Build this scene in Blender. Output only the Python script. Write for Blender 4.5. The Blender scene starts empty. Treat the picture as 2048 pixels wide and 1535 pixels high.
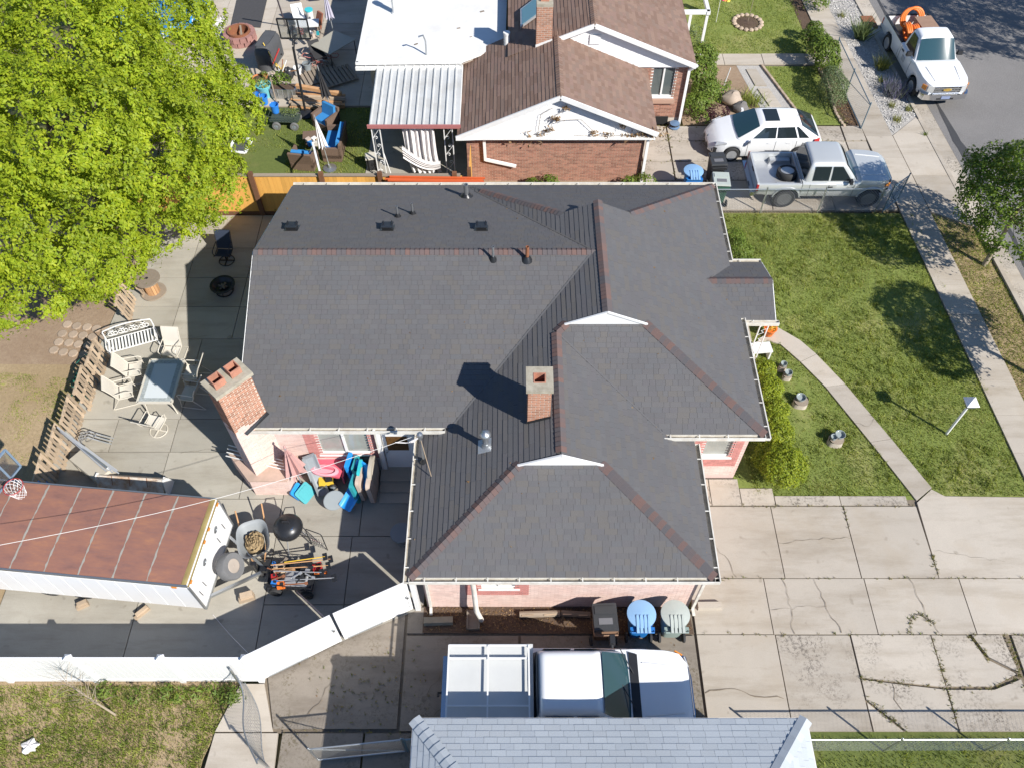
import bpy, math, random
import numpy as np
from mathutils import Vector, Matrix

random.seed(7); rng = np.random.default_rng(7)
scene = bpy.context.scene
R = math.radians
# ------------------------------------------------------------------ camera
cam_d = bpy.data.cameras.new('camera'); cam = bpy.data.objects.new('camera', cam_d)
scene.collection.objects.link(cam); scene.camera = cam
cam_d.sensor_width = 36; cam_d.lens = 29.11; cam_d.clip_end = 3000; cam_d.clip_start = .1
cam.location = (0, 0, 21); cam.rotation_euler = (R(90-54.2), 0, 0)
# ------------------------------------------------------------------ sky and sun
SUN_EL, SUN_AZ = R(38.5), R(-41.5)           # azimuth counted from +X
sd = Vector((math.cos(SUN_AZ)*math.cos(SUN_EL), math.sin(SUN_AZ)*math.cos(SUN_EL), math.sin(SUN_EL)))
world = bpy.data.worlds.new('World'); scene.world = world; world.use_nodes = True
wn = world.node_tree; wn.nodes.clear()
sky = wn.nodes.new('ShaderNodeTexSky'); sky.sky_type = 'NISHITA'; sky.sun_disc = False
sky.sun_elevation = SUN_EL; sky.sun_rotation = math.atan2(sd.x, sd.y)
sky.altitude = 1300; sky.air_density = 1.0; sky.dust_density = .15; sky.ozone_density = 4.5
bg = wn.nodes.new('ShaderNodeBackground'); bg.inputs[1].default_value = .1
wo = wn.nodes.new('ShaderNodeOutputWorld')
wn.links.new(sky.outputs[0], bg.inputs[0]); wn.links.new(bg.outputs[0], wo.inputs[0])
sl = bpy.data.lights.new('sun', 'SUN'); sl.energy = 5.0; sl.angle = R(.53); sl.color = (1, .955, .885)
so = bpy.data.objects.new('sun', sl); scene.collection.objects.link(so)
so.rotation_euler = (-sd).to_track_quat('-Z', 'Y').to_euler(); so.location = (30, -30, 40)
vs = scene.view_settings
vs.view_transform = 'Standard'; vs.look = 'None'; vs.exposure = .48; vs.gamma = 1; vs.use_curve_mapping = False

cy = scene.cycles; cy.max_bounces = 6; cy.diffuse_bounces = 3; cy.glossy_bounces = 2; cy.transmission_bounces = 4; cy.transparent_max_bounces = 4; cy.caustics_reflective = False; cy.caustics_refractive = False

# ------------------------------------------------------------------ helpers
COL = scene.collection
def link(o): COL.objects.link(o); return o
class MB:
    """collects shapes; build() links them as one mesh object"""
    def __init__(s): s.v = []; s.f = []
    def add(s, vs_, fs):
        o = len(s.v); s.v += [tuple(v) for v in vs_]; s.f += [tuple(i+o for i in f) for f in fs]; return s
    def box(s, c, d, rz=0, rx=0, ry=0, top=1.0):
        x, y, z = [k/2 for k in d]
        vv = [Vector((a*x*(top if cz > 0 else 1), b*y*(top if cz > 0 else 1), cz*z)) for cz in (-1, 1) for a, b in ((-1, -1), (1, -1), (1, 1), (-1, 1))]
        m = Matrix.Translation(c) @ Matrix.Rotation(rz, 4, 'Z') @ Matrix.Rotation(ry, 4, 'Y') @ Matrix.Rotation(rx, 4, 'X')
        return s.add([m @ v for v in vv], [(3, 2, 1, 0), (4, 5, 6, 7), (0, 1, 5, 4), (1, 2, 6, 5), (2, 3, 7, 6), (3, 0, 4, 7)])
    def bar(s, a, b, w, h, up=(0, 0, 1)):
        a = Vector(a); b = Vector(b); d = (b-a).normalized(); up = Vector(up)
        if abs(d.dot(up)) > .98: up = Vector((1, 0, 0))
        sx = d.cross(up).normalized()*w/2; sz = sx.cross(d).normalized()*h/2
        vv = [p+q for p in (a, b) for q in (-sx-sz, sx-sz, sx+sz, -sx+sz)]
        return s.add(vv, [(3, 2, 1, 0), (4, 5, 6, 7), (0, 1, 5, 4), (1, 2, 6, 5), (2, 3, 7, 6), (3, 0, 4, 7)])
    def tube(s, pts, r, n=6, closed=False):
        pts = [Vector(p) for p in pts]; k = len(pts); rr = r if hasattr(r, '__len__') else [r]*k
        o = len(s.v); px = None
        for i, p in enumerate(pts):
            t = (pts[(i+1) % k]-pts[i-1]) if closed else (pts[min(i+1, k-1)]-pts[max(i-1, 0)])
            t.normalize()
            if px is None: px = t.cross(Vector((0, 0, 1)) if abs(t.z) < .9 else Vector((1, 0, 0))).normalized()
            else: px = (px-t*px.dot(t)).normalized()
            py = t.cross(px)
            for j in range(n):
                a = 2*math.pi*j/n; s.v.append(tuple(p+(px*math.cos(a)+py*math.sin(a))*rr[i]))
        for i in range(k if closed else k-1):
            for j in range(n):
                a = o+i*n+j; b = o+i*n+(j+1) % n; i2 = (i+1) % k
                s.f.append((a, b, o+i2*n+(j+1) % n, o+i2*n+j))
        if not closed:
            s.f.append(tuple(o+j for j in range(n))[::-1]); s.f.append(tuple(o+(k-1)*n+j for j in range(n)))
        return s
    def lathe(s, prof, c=(0, 0, 0), n=20, m=None):
        """profile of (r, z); m optional matrix"""
        o = len(s.v); c = Vector(c)
        for r, z in prof:
            for j in range(n):
                a = 2*math.pi*j/n; p = Vector((r*math.cos(a), r*math.sin(a), z))
                s.v.append(tuple(((m @ p) if m else p)+c))
        for i in range(len(prof)-1):
            for j in range(n):
                a = o+i*n+j; b = o+i*n+(j+1) % n
                s.f.append((a, b, b+n, a+n))
        if prof[0][0] > 1e-4: s.f.append(tuple(o+j for j in range(n))[::-1])
        if prof[-1][0] > 1e-4: s.f.append(tuple(o+(len(prof)-1)*n+j for j in range(n)))
        return s
    def cyl(s, c, r, h, n=16, r2=None, m=None): return s.lathe([(r, 0), (r if r2 is None else r2, h)], c, n, m)
    def prism(s, poly, z0, z1):
        n = len(poly); a = sum(poly[i][0]*poly[(i+1) % n][1]-poly[(i+1) % n][0]*poly[i][1] for i in range(n))
        if a < 0: poly = poly[::-1]
        vv = [(p[0], p[1], z0) for p in poly]+[(p[0], p[1], z1) for p in poly]
        return s.add(vv, [tuple(range(n))[::-1], tuple(range(n, 2*n))]+[(i, (i+1) % n, n+(i+1) % n, n+i) for i in range(n)])
    def slab(s, pts, d):
        """extrude a 3-D polygon by vector d"""
        pts = [Vector(p) for p in pts]; d = Vector(d); n = len(pts)
        nn = Vector((0, 0, 0))
        for i in range(n): nn += pts[i].cross(pts[(i+1) % n])
        if nn.dot(d) < 0: pts = pts[::-1]
        return s.add(pts+[p+d for p in pts], [tuple(range(n))[::-1], tuple(range(n, 2*n))]+[(i, (i+1) % n, n+(i+1) % n, n+i) for i in range(n)])
    def quad(s, *p): return s.add(p, [tuple(range(len(p)))])
    def grid(s, fn, nu, nv, closed_u=False):
        o = len(s.v)
        for i in range(nu):
            for j in range(nv): s.v.append(tuple(fn(i/(nu if closed_u else nu-1), j/(nv-1))))
        for i in range(nu if closed_u else nu-1):
            for j in range(nv-1):
                a = o+i*nv+j; b = o+((i+1) % nu)*nv+j
                s.f.append((a, b, b+1, a+1))
        return s
    def xf(s, m): s.v = [tuple(m @ Vector(v)) for v in s.v]; return s
    def mesh(s, name, mat=None, smooth=None):
        me = bpy.data.meshes.new(name); me.from_pydata(s.v, [], s.f)
        if mat: me.materials.append(mat)
        if smooth is not None:
            me.shade_smooth()
            if smooth < 179: me.set_sharp_from_angle(angle=R(smooth))
        return me
    def build(s, name, mat, parent=None, smooth=None, world=False):
        if world and parent is not None:
            l = root_loc(parent); s.v = [(v[0]-l[0], v[1]-l[1], v[2]-l[2]) for v in s.v]
        o = bpy.data.objects.new(name, s.mesh(name, mat, smooth)); link(o)
        if parent is not None: o.parent = parent
        return o
def root_loc(p):
    while p.parent is not None: p = p.parent
    return p.location
def tag(o, label=None, cat=None, group=None, kind=None):
    if label: o['label'] = label
    if cat: o['category'] = cat
    if group: o['group'] = group
    if kind: o['kind'] = kind
    return o
def thing(name, label, cat, loc=(0, 0, 0), rz=0, group=None):
    o = bpy.data.objects.new(name, None); link(o); o.empty_display_size = .2
    o.location = loc; o.rotation_euler = (0, 0, rz)
    return tag(o, label, cat, group)
def copy_tree(o, parent=None):
    c = o.copy(); link(c); c.parent = parent
    for ch in list(o.children): copy_tree(ch, c)
    return c
def clone(o, loc, rz, label, group=None):
    c = copy_tree(o); c.location = loc; c.rotation_euler = (0, 0, rz); tag(c, label, None, group); return c
def raw_mesh(name, V, Fc, mat, parent=None):
    """numpy verts (n,3), faces (m,k)"""
    me = bpy.data.meshes.new(name); V = np.ascontiguousarray(V, np.float32); Fc = np.ascontiguousarray(Fc, np.int32)
    m, k = Fc.shape
    me.vertices.add(len(V)); me.vertices.foreach_set('co', V.ravel())
    me.loops.add(m*k); me.loops.foreach_set('vertex_index', Fc.ravel())
    me.polygons.add(m); me.polygons.foreach_set('loop_start', np.arange(0, m*k, k, dtype=np.int32))
    me.polygons.foreach_set('loop_total', np.full(m, k, np.int32))
    me.update(calc_edges=True); me.materials.append(mat)
    o = bpy.data.objects.new(name, me); link(o)
    if parent is not None: o.parent = parent
    return o

# ------------------------------------------------------------------ materials
def node(nt, t, **k):
    n = nt.nodes.new(t)
    for a, b in k.items(): setattr(n, a, b)
    return n
def rgb(c): return (c[0], c[1], c[2], 1)
def new_mat(name):
    m = bpy.data.materials.new(name); m.use_nodes = True; nt = m.node_tree
    return m, nt, nt.nodes['Principled BSDF']
def noise(nt, scale, detail=3, rough=.55, stretch=None, coord='pos'):
    if coord == 'pos': g = node(nt, 'ShaderNodeNewGeometry').outputs['Position']
    else: g = node(nt, 'ShaderNodeTexCoord').outputs['Object']
    if stretch:
        mp = node(nt, 'ShaderNodeMapping'); mp.inputs['Scale'].default_value = stretch
        nt.links.new(g, mp.inputs['Vector']); g = mp.outputs[0]
    n = node(nt, 'ShaderNodeTexNoise'); n.inputs['Scale'].default_value = scale
    n.inputs['Detail'].default_value = detail; n.inputs['Roughness'].default_value = rough
    nt.links.new(g, n.inputs['Vector']); return n.outputs['Fac']
def ramp(nt, fac, stops, interp='LINEAR'):
    r = node(nt, 'ShaderNodeValToRGB'); r.color_ramp.interpolation = interp
    e = r.color_ramp.elements
    e[0].position = stops[0][0]; e[0].color = rgb(stops[0][1])
    e[1].position = stops[-1][0]; e[1].color = rgb(stops[-1][1])
    for p, c in stops[1:-1]:
        k = e.new(p); k.color = rgb(c)
    nt.links.new(fac, r.inputs[0]); return r.outputs[0]
def mix(nt, fac, a, b, mode='MIX'):
    m = node(nt, 'ShaderNodeMix', data_type='RGBA', blend_type=mode)
    for sock, v in ((m.inputs[0], fac), (m.inputs[6], a), (m.inputs[7], b)):
        if isinstance(v, (int, float)): sock.default_value = v
        elif isinstance(v, tuple): sock.default_value = rgb(v)
        else: nt.links.new(v, sock)
    return m.outputs[2]
def mth(nt, op, a, b=0.0):
    m = node(nt, 'ShaderNodeMath', operation=op)
    for sock, v in ((m.inputs[0], a), (m.inputs[1], b)):
        if isinstance(v, (int, float)): sock.default_value = v
        else: nt.links.new(v, sock)
    return m.outputs[0]
def piece_random(nt):
    a = node(nt, 'ShaderNodeObjectInfo').outputs['Random']; b = node(nt, 'ShaderNodeNewGeometry').outputs['Random Per Island']
    return mth(nt, 'FRACT', mth(nt, 'ADD', a, b))
def add_bump(nt, bs, fac, strength, dist=.01):
    b = node(nt, 'ShaderNodeBump'); b.inputs['Strength'].default_value = strength; b.inputs['Distance'].default_value = dist
    nt.links.new(fac, b.inputs['Height']); nt.links.new(b.outputs[0], bs.inputs['Normal'])
def mat(name, col, rough=.65, metal=0, var=.12, scale=3., dirt=None, dirt_amt=.4, dscale=1.3, bump=0, bscale=80, rnd=0, spec=.5, stretch=None, coord='pos', coat=0, pal=None):
    m, nt, bs = new_mat(name)
    c1 = tuple(max(0, k*(1-var)) for k in col); c2 = tuple(min(1, k*(1+var)) for k in col)
    if pal:
        base = ramp(nt, piece_random(nt), [(i/(len(pal)), c) for i, c in enumerate(pal)], 'CONSTANT')
        base = mix(nt, 1.0, base, mix(nt, noise(nt, scale, 4, .6, stretch, coord), (1-var,)*3, (1+var,)*3), 'MULTIPLY')
    else:
        base = mix(nt, noise(nt, scale, 4, .6, stretch, coord), c1, c2)
    if rnd:
        v = mth(nt, 'ADD', mth(nt, 'MULTIPLY', piece_random(nt), 2*rnd), 1-rnd)
        base = mix(nt, 1.0, base, v, 'MULTIPLY')
    if dirt:
        f = ramp(nt, noise(nt, dscale, 6, .65, None, coord), [(.42, (0, 0, 0)), (.68, (dirt_amt,)*3)])
        base = mix(nt, f, base, dirt)
    nt.links.new(base, bs.inputs['Base Color'])
    bs.inputs['Roughness'].default_value = rough; bs.inputs['Metallic'].default_value = metal
    bs.inputs['Specular IOR Level'].default_value = spec
    if coat: bs.inputs['Coat Weight'].default_value = coat; bs.inputs['Coat Roughness'].default_value = .05
    if bump: add_bump(nt, bs, noise(nt, bscale, 3, .6, stretch, coord), bump, .01)
    return m
def leaf_mat(name, cols, trans=.35, rough=.55, patch=.6, lo=(.72, .74, .72), hi=(1.2, 1.17, 1.1)):
    m, nt, bs = new_mat(name)
    c = ramp(nt, piece_random(nt), [(i/max(1, len(cols)-1), k) for i, k in enumerate(cols)])
    big = ramp(nt, noise(nt, patch, 3), [(.3, lo), (.7, hi)])
    c = mix(nt, 1.0, c, big, 'MULTIPLY')
    nt.links.new(c, bs.inputs['Base Color']); bs.inputs['Roughness'].default_value = rough; bs.inputs['Specular IOR Level'].default_value = .35
    t = node(nt, 'ShaderNodeBsdfTranslucent'); nt.links.new(mix(nt, 1.0, c, (1.15, 1.1, .5), 'MULTIPLY'), t.inputs[0])
    mx = node(nt, 'ShaderNodeMixShader'); mx.inputs[0].default_value = trans
    nt.links.new(bs.outputs[0], mx.inputs[1]); nt.links.new(t.outputs[0], mx.inputs[2])
    nt.links.new(mx.outputs[0], nt.nodes['Material Output'].inputs[0]); return m
def glass_mat(name, col=(.02, .03, .035), rough=.04, trans=0.0):
    m, nt, bs = new_mat(name); bs.inputs['Base Color'].default_value = rgb(col); bs.inputs['Roughness'].default_value = rough
    bs.inputs['Specular IOR Level'].default_value = .8; bs.inputs['Transmission Weight'].default_value = trans
    return m

def concrete_mat(name, col, stain, speck=0., dark=(.16, .14, .12)):
    m, nt, bs = new_mat(name)
    c = mix(nt, noise(nt, .9, 5, .65), tuple(k*.86 for k in col), tuple(min(1, k*1.1) for k in col))
    c = mix(nt, ramp(nt, noise(nt, .55, 7, .68), [(.5, (0, 0, 0)), (.72, (.55,)*3)]), c, stain)
    c = mix(nt, ramp(nt, noise(nt, 2.2, 8, .75), [(.56, (0, 0, 0)), (.75, (.35,)*3)]), c, tuple(min(1, k*1.12) for k in col))
    c = mix(nt, ramp(nt, noise(nt, 38, 3, .6), [(.3, (.3,)*3), (.55, (0, 0, 0))]), c, tuple(k*.72 for k in col))
    if speck:
        f = mth(nt, 'MULTIPLY', ramp(nt, noise(nt, .75, 4, .6), [(.46, (0, 0, 0)), (.62, (1, 1, 1))]), ramp(nt, noise(nt, 14, 5, .8), [(.5, (0, 0, 0)), (.57, (1, 1, 1))]))
        c = mix(nt, mth(nt, 'MULTIPLY', f, speck), c, dark)
    c = mix(nt, ramp(nt, noise(nt, 1.0, 6, .7, (.3, 1.5, 1)), [(.48, (0, 0, 0)), (.70, (.55,)*3)]), c, tuple(k*.7 for k in stain))
    c = mix(nt, ramp(nt, noise(nt, 3.1, 2, .5), [(.68, (0, 0, 0)), (.76, (.4,)*3)]), c, tuple(k*.5 for k in stain))
    v = mth(nt, 'ADD', mth(nt, 'MULTIPLY', piece_random(nt), .2), .9)
    c = mix(nt, 1.0, c, v, 'MULTIPLY')
    nt.links.new(c, bs.inputs['Base Color']); bs.inputs['Roughness'].default_value = .88; bs.inputs['Specular IOR Level'].default_value = .25
    add_bump(nt, bs, noise(nt, 60, 4, .7), .25, .006); return m
def ground_mat(name, a, b, c3, s1=.5, s2=9., lo=.42, hi=.6):
    m, nt, bs = new_mat(name)
    c = mix(nt, ramp(nt, noise(nt, s1, 6, .65), [(lo, (0, 0, 0)), (hi, (1, 1, 1))]), a, b)
    c = mix(nt, ramp(nt, noise(nt, s2, 6, .7), [(.4, (0, 0, 0)), (.68, (.75,)*3)]), c, c3)
    nt.links.new(c, bs.inputs['Base Color']); bs.inputs['Roughness'].default_value = .95; bs.inputs['Specular IOR Level'].default_value = .1
    add_bump(nt, bs, noise(nt, 30, 5, .75), .6, .03); return m
def shingle_mat(name, pal, bumps=.3, grain=110):
    m, nt, bs = new_mat(name)
    c = ramp(nt, piece_random(nt), [(i/len(pal), k) for i, k in enumerate(pal)], 'CONSTANT')
    c = mix(nt, 1.0, c, mix(nt, noise(nt, grain, 2, .6), (.78,)*3, (1.24,)*3), 'MULTIPLY')
    c = mix(nt, 1.0, c, mix(nt, noise(nt, .5, 4, .6), (.9,)*3, (1.1,)*3), 'MULTIPLY')
    nt.links.new(c, bs.inputs['Base Color']); bs.inputs['Roughness'].default_value = .9; bs.inputs['Specular IOR Level'].default_value = .25
    add_bump(nt, bs, noise(nt, grain, 2, .6), bumps, .004); return m

m_conc = concrete_mat('concrete', (.47, .42, .355), (.39, .32, .235))
m_conc_old = concrete_mat('concrete worn', (.475, .425, .36), (.38, .315, .235), .9)
m_conc_patio = concrete_mat('concrete patio', (.40, .375, .32), (.31, .275, .22))
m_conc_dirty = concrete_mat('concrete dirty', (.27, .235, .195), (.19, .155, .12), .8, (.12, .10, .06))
m_asph = ground_mat('asphalt', (.18, .172, .168), (.215, .205, .20), (.27, .262, .255), .4, 26, .4, .62)
m_seal = mat('asphalt sealant', (.055, .055, .058), .7, var=.2, scale=6)
m_dirt = ground_mat('dirt', (.31, .225, .155), (.36, .27, .19), (.25, .175, .12), .5, 7)
m_dryyard = ground_mat('dry yard soil', (.42, .32, .20), (.35, .26, .155), (.27, .2, .12), .45, 10)
m_soil = ground_mat('bed mulch', (.10, .07, .05), (.075, .05, .038), (.17, .12, .09), 1., 22)
m_turf = ground_mat('turf base', (.20, .24, .065), (.37, .34, .15), (.14, .18, .045), .55, 8, .5, .74)
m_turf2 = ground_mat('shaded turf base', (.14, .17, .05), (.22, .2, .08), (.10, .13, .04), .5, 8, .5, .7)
m_ground = ground_mat('ground', (.17, .17, .07), (.24, .2, .11), (.12, .11, .05), .2, 5)
m_gravel = ground_mat('white gravel', (.46, .44, .41), (.53, .51, .48), (.28, .26, .24), 2., 24)
m_crack = mat('crack dirt', (.19, .155, .115), .95, var=.4, scale=9)
m_white = mat('white paint', (.78, .78, .77), .5, var=.05, scale=2.5, dirt=(.55, .52, .47), dirt_amt=.25)
m_vinyl = mat('white vinyl', (.82, .82, .815), .35, var=.03, scale=1.5)
m_gutter = mat('gutter enamel', (.72, .70, .64), .45, var=.08, scale=5, dirt=(.42, .36, .28), dirt_amt=.5, dscale=4)
m_gutterin = mat('gutter silt', (.42, .38, .31), .8, var=.25, scale=7, dirt=(.12, .1, .08), dirt_amt=.6, dscale=5)
m_sh_main = shingle_mat('charcoal shingle', [(.115, .112, .115), (.120, .116, .117), (.110, .108, .112), (.113, .113, .118), (.121, .115, .112), (.112, .109, .112), (.115, .111, .116), (.119, .117, .120), (.122, .115, .110), (.112, .111, .116)], .5)
m_sh_cap = shingle_mat('ridge cap shingle', [(.104, .093, .097), (.135, .093, .086), (.112, .094, .094), (.15, .096, .084), (.098, .093, .098), (.122, .092, .088), (.142, .095, .086), (.108, .094, .096), (.128, .094, .09)])
m_sh_brown = shingle_mat('brown shingle', [(.22, .145, .112), (.25, .168, .13), (.20, .13, .10), (.235, .155, .125), (.215, .15, .12)])
m_sh_grey = shingle_mat('light grey shingle', [(.44, .475, .505), (.455, .49, .52), (.425, .46, .49), (.44, .47, .495), (.465, .50, .53), (.43, .465, .50)])
m_brick = mat('red brick', (.37, .175, .11), .9, rnd=.25, var=.25, scale=16, bump=.4, bscale=60, dirt=(.45, .3, .22), dirt_amt=.35, dscale=5)
m_brick2 = mat('brown red brick', (.31, .145, .10), .9, rnd=.3, var=.25, scale=16, bump=.4, bscale=60, dirt=(.42, .25, .17), dirt_amt=.35, dscale=4)
m_mortar = mat('mortar', (.58, .51, .43), .95, var=.15, scale=20)
m_pink = mat('pink painted brick', (.66, .49, .435), .8, rnd=.10, var=.08, scale=5, dirt=(.74, .62, .56), dirt_amt=.5, dscale=2.5, bump=.2, bscale=50)
m_pinkdark = mat('rose painted brick', (.52, .225, .20), .8, rnd=.12, var=.1, scale=5, bump=.2, bscale=50)
m_pinkmort = mat('painted mortar', (.62, .47, .42), .9, var=.1, scale=8)
m_cap = mat('cast concrete', (.40, .365, .29), .9, var=.2, scale=6, dirt=(.2, .17, .12), dirt_amt=.5, dscale=5, bump=.3, bscale=40)
m_flue = mat('clay flue', (.46, .21, .14), .85, var=.2, scale=8, dirt=(.2, .1, .07), dirt_amt=.5, dscale=6)
m_galv = mat('galvanised steel', (.50, .52, .53), .38, .85, var=.15, scale=6)
m_alu = mat('weathered aluminium', (.55, .56, .57), .45, .6, var=.12, scale=5)
m_black = mat('black plastic', (.022, .023, .026), .5, var=.25, scale=5)
m_blkmetal = mat('black metal', (.028, .029, .032), .35, .3, var=.3, scale=8)
m_dark = mat('dark void', (.012, .012, .013), .9, var=.2)
m_rubber = mat('tyre rubber', (.032, .032, .033), .82, var=.25, scale=12)
m_greyrub = mat('dusty tyre rubber', (.15, .15, .15), .85, var=.2, scale=12)
m_rust = mat('rust', (.25, .10, .05), .85, .1, var=.35, scale=14, bump=.3)
m_chrome = mat('chrome', (.75, .76, .77), .12, 1., var=.05)
m_carwhite = mat('white car paint', (.80, .81, .82), .28, var=.02, coat=.6, scale=1.5)
m_carsilver = mat('silver car paint', (.60, .62, .62), .32, .35, var=.04, coat=.6, scale=1.5)
m_glass = glass_mat('car glass', (.018, .026, .03))
m_glassgreen = glass_mat('tinted windscreen', (.025, .065, .08), .05)
m_winglass = glass_mat('window glass', (.10, .12, .12), .08)
m_headlamp = mat('headlamp lens', (.62, .63, .63), .12, .3, var=.2, scale=14)
m_redlens = mat('red lens', (.42, .03, .03), .2, var=.1)
m_amber = mat('amber lens', (.72, .27, .05), .25, var=.1)
m_woodlt = mat('weathered pallet wood', (.44, .34, .24), .9, rnd=.28, var=.25, scale=5, stretch=(1, 1, 6), bump=.3, bscale=20)
m_wood = mat('tan lumber', (.48, .27, .13), .8, rnd=.2, var=.2, scale=5)
m_cedar = mat('cedar fence board', (.68, .36, .085), .7, rnd=.14, var=.16, scale=4, stretch=(4, 4, .6), bump=.2, bscale=12)
m_post = mat('brown fence post', (.15, .07, .035), .8, rnd=.15, var=.25, scale=6)
m_greywood = mat('grey weathered wood', (.27, .22, .17), .92, rnd=.2, var=.3, scale=7, stretch=(1, 6, 1), bump=.4, bscale=25)
m_bark = mat('bark', (.17, .135, .10), .95, var=.35, scale=9, bump=.6, bscale=22)
m_palebark = mat('pale bark', (.33, .27, .2), .95, var=.25, scale=9, bump=.5, bscale=25)
m_cream = mat('cream enamel', (.60, .56, .48), .45, var=.06, scale=4)
m_sling = mat('beige sling fabric', (.60, .56, .49), .85, var=.06, scale=9)
m_blue = mat('blue plastic', (.03, .20, .62), .4, var=.1)
m_cushion = mat('blue cushion', (.03, .21, .50), .9, var=.12, scale=8)
m_fab_white = mat('white canvas', (.72, .69, .68), .85, var=.06, scale=5)
m_fab_blk = mat('black canvas', (.03, .03, .033), .85, var=.2, scale=5)
m_yel = mat('yellow plastic', (.70, .48, .05), .45, var=.1)
m_orange = mat('orange hose', (.85, .20, .03), .45, var=.08)

L_tree = leaf_mat('box elder leaf', [(.23, .34, .018), (.37, .45, .026), (.29, .40, .022), (.45, .51, .034), (.19, .30, .02)], .44, patch=.9)
L_street = leaf_mat('street tree leaf', [(.07, .14, .016), (.15, .23, .025), (.11, .18, .02), (.22, .29, .035)], .3, patch=1.2)
L_hedge = leaf_mat('hedge leaf', [(.14, .21, .016), (.28, .33, .02), (.20, .27, .018), (.36, .39, .028)], .3, patch=1.5)
L_bush = leaf_mat('bush leaf', [(.09, .16, .025), (.17, .24, .035), (.13, .2, .03), (.21, .26, .045)], .3, patch=1.5)
L_sage = leaf_mat('sage leaf', [(.13, .18, .08), (.19, .24, .11), (.10, .15, .07)], .25, patch=2)
L_purple = leaf_mat('purple leaf', [(.055, .02, .03), (.09, .03, .04), (.07, .03, .03)], .25, patch=2)
L_grass = leaf_mat('lawn blade', [(.175, .25, .042), (.28, .345, .072), (.22, .29, .048), (.38, .39, .13), (.195, .265, .042)], .3, patch=2.2, lo=(.62, .66, .66), hi=(1.4, 1.3, 1.25))
L_dry = leaf_mat('dry blade', [(.33, .26, .12), (.26, .22, .08), (.14, .17, .035), (.40, .32, .17), (.20, .2, .05)], .3, patch=1.)
L_dead = leaf_mat('dry leaf', [(.20, .12, .06), (.32, .20, .10), (.14, .085, .05), (.38, .27, .15)], .2, patch=2)
L_blade = leaf_mat('ornamental blade', [(.22, .25, .07), (.34, .33, .1), (.17, .21, .06)], .25, patch=2)
L_lav = leaf_mat('lavender bloom', [(.20, .18, .36), (.26, .25, .36), (.15, .19, .13)], .2, patch=2)

# ------------------------------------------------------------------ the setting: ground, slabs, lawns
def sheet(name, poly, z, m, kind='structure', label=None, parent=None):
    o = MB().add([(p[0], p[1], z) for p in poly], [tuple(range(len(poly)))] if sum(poly[i][0]*poly[(i+1) % len(poly)][1]-poly[(i+1) % len(poly)][0]*poly[i][1] for i in range(len(poly))) > 0 else [tuple(range(len(poly)))[::-1]]).build(name, m, parent)
    return tag(o, label, None, None, kind)
def rect(x0, x1, y0, y1): return [(x0, y0), (x1, y0), (x1, y1), (x0, y1)]
sheet('ground', rect(-900, 900, -600, 1500), -.09, m_ground)
def slabs(parent, polys, m, top=.05, name='concrete_slab', gap=.012, jit=.006):
    for p in polys:
        cx = sum(q[0] for q in p)/len(p); cy = sum(q[1] for q in p)/len(p)
        pp = []
        for q in p:
            d = Vector((cx-q[0], cy-q[1])); l = max(d.length, .01); pp.append((q[0]+(gap if cx > q[0] else -gap)*min(1, abs(d.x)*4), q[1]+(gap if cy > q[1] else -gap)*min(1, abs(d.y)*4)))
        t = top+random.uniform(-jit, jit)
        b = MB().prism(pp, -.05, t)
        # softened arris
        n = len(pp); e = .012
        o = b.build(name, m, parent)
def gridslabs(parent, xs, ys, m, **k):
    slabs(parent, [rect(xs[i], xs[i+1], ys[j], ys[j+1]) for i in range(len(xs)-1) for j in range(len(ys)-1)], m, **k)
def jag(pts, step=.12, amp=.05):
    out = []
    for a, b in zip(pts[:-1], pts[1:]):
        a = Vector(a); b = Vector(b); n = max(1, int((b-a).length/step)); d = (b-a).normalized(); s = Vector((-d.y, d.x))
        for i in range(n): out.append(a.lerp(b, i/n)+s*random.uniform(-amp, amp)*(0 if i == 0 else 1))
    out.append(Vector(pts[-1])); return out
def crack(parent, pts, w=.025, z=.064, amp=.05):
    q = jag(pts, .12, amp); b = MB(); vv = []
    for i, p in enumerate(q):
        d = (q[min(i+1, len(q)-1)]-q[max(i-1, 0)]).normalized(); s = Vector((-d.y, d.x))*w*random.uniform(.08, .33)
        vv += [(p.x+s.x, p.y+s.y, z), (p.x-s.x, p.y-s.y, z)]
    b.add(vv, [(2*i, 2*i+1, 2*i+3, 2*i+2) for i in range(len(q)-1)])
    b.build('crack', m_crack, parent)
WEED = []      # points where weeds sprout
def weeds_along(pts, n, spread=.05):
    for i in range(n):
        k = random.randrange(len(pts)-1); t = random.random(); a, b = pts[k], pts[k+1]
        WEED.append((a[0]+(b[0]-a[0])*t+random.gauss(0, spread), a[1]+(b[1]-a[1])*t+random.gauss(0, spread)))

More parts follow.
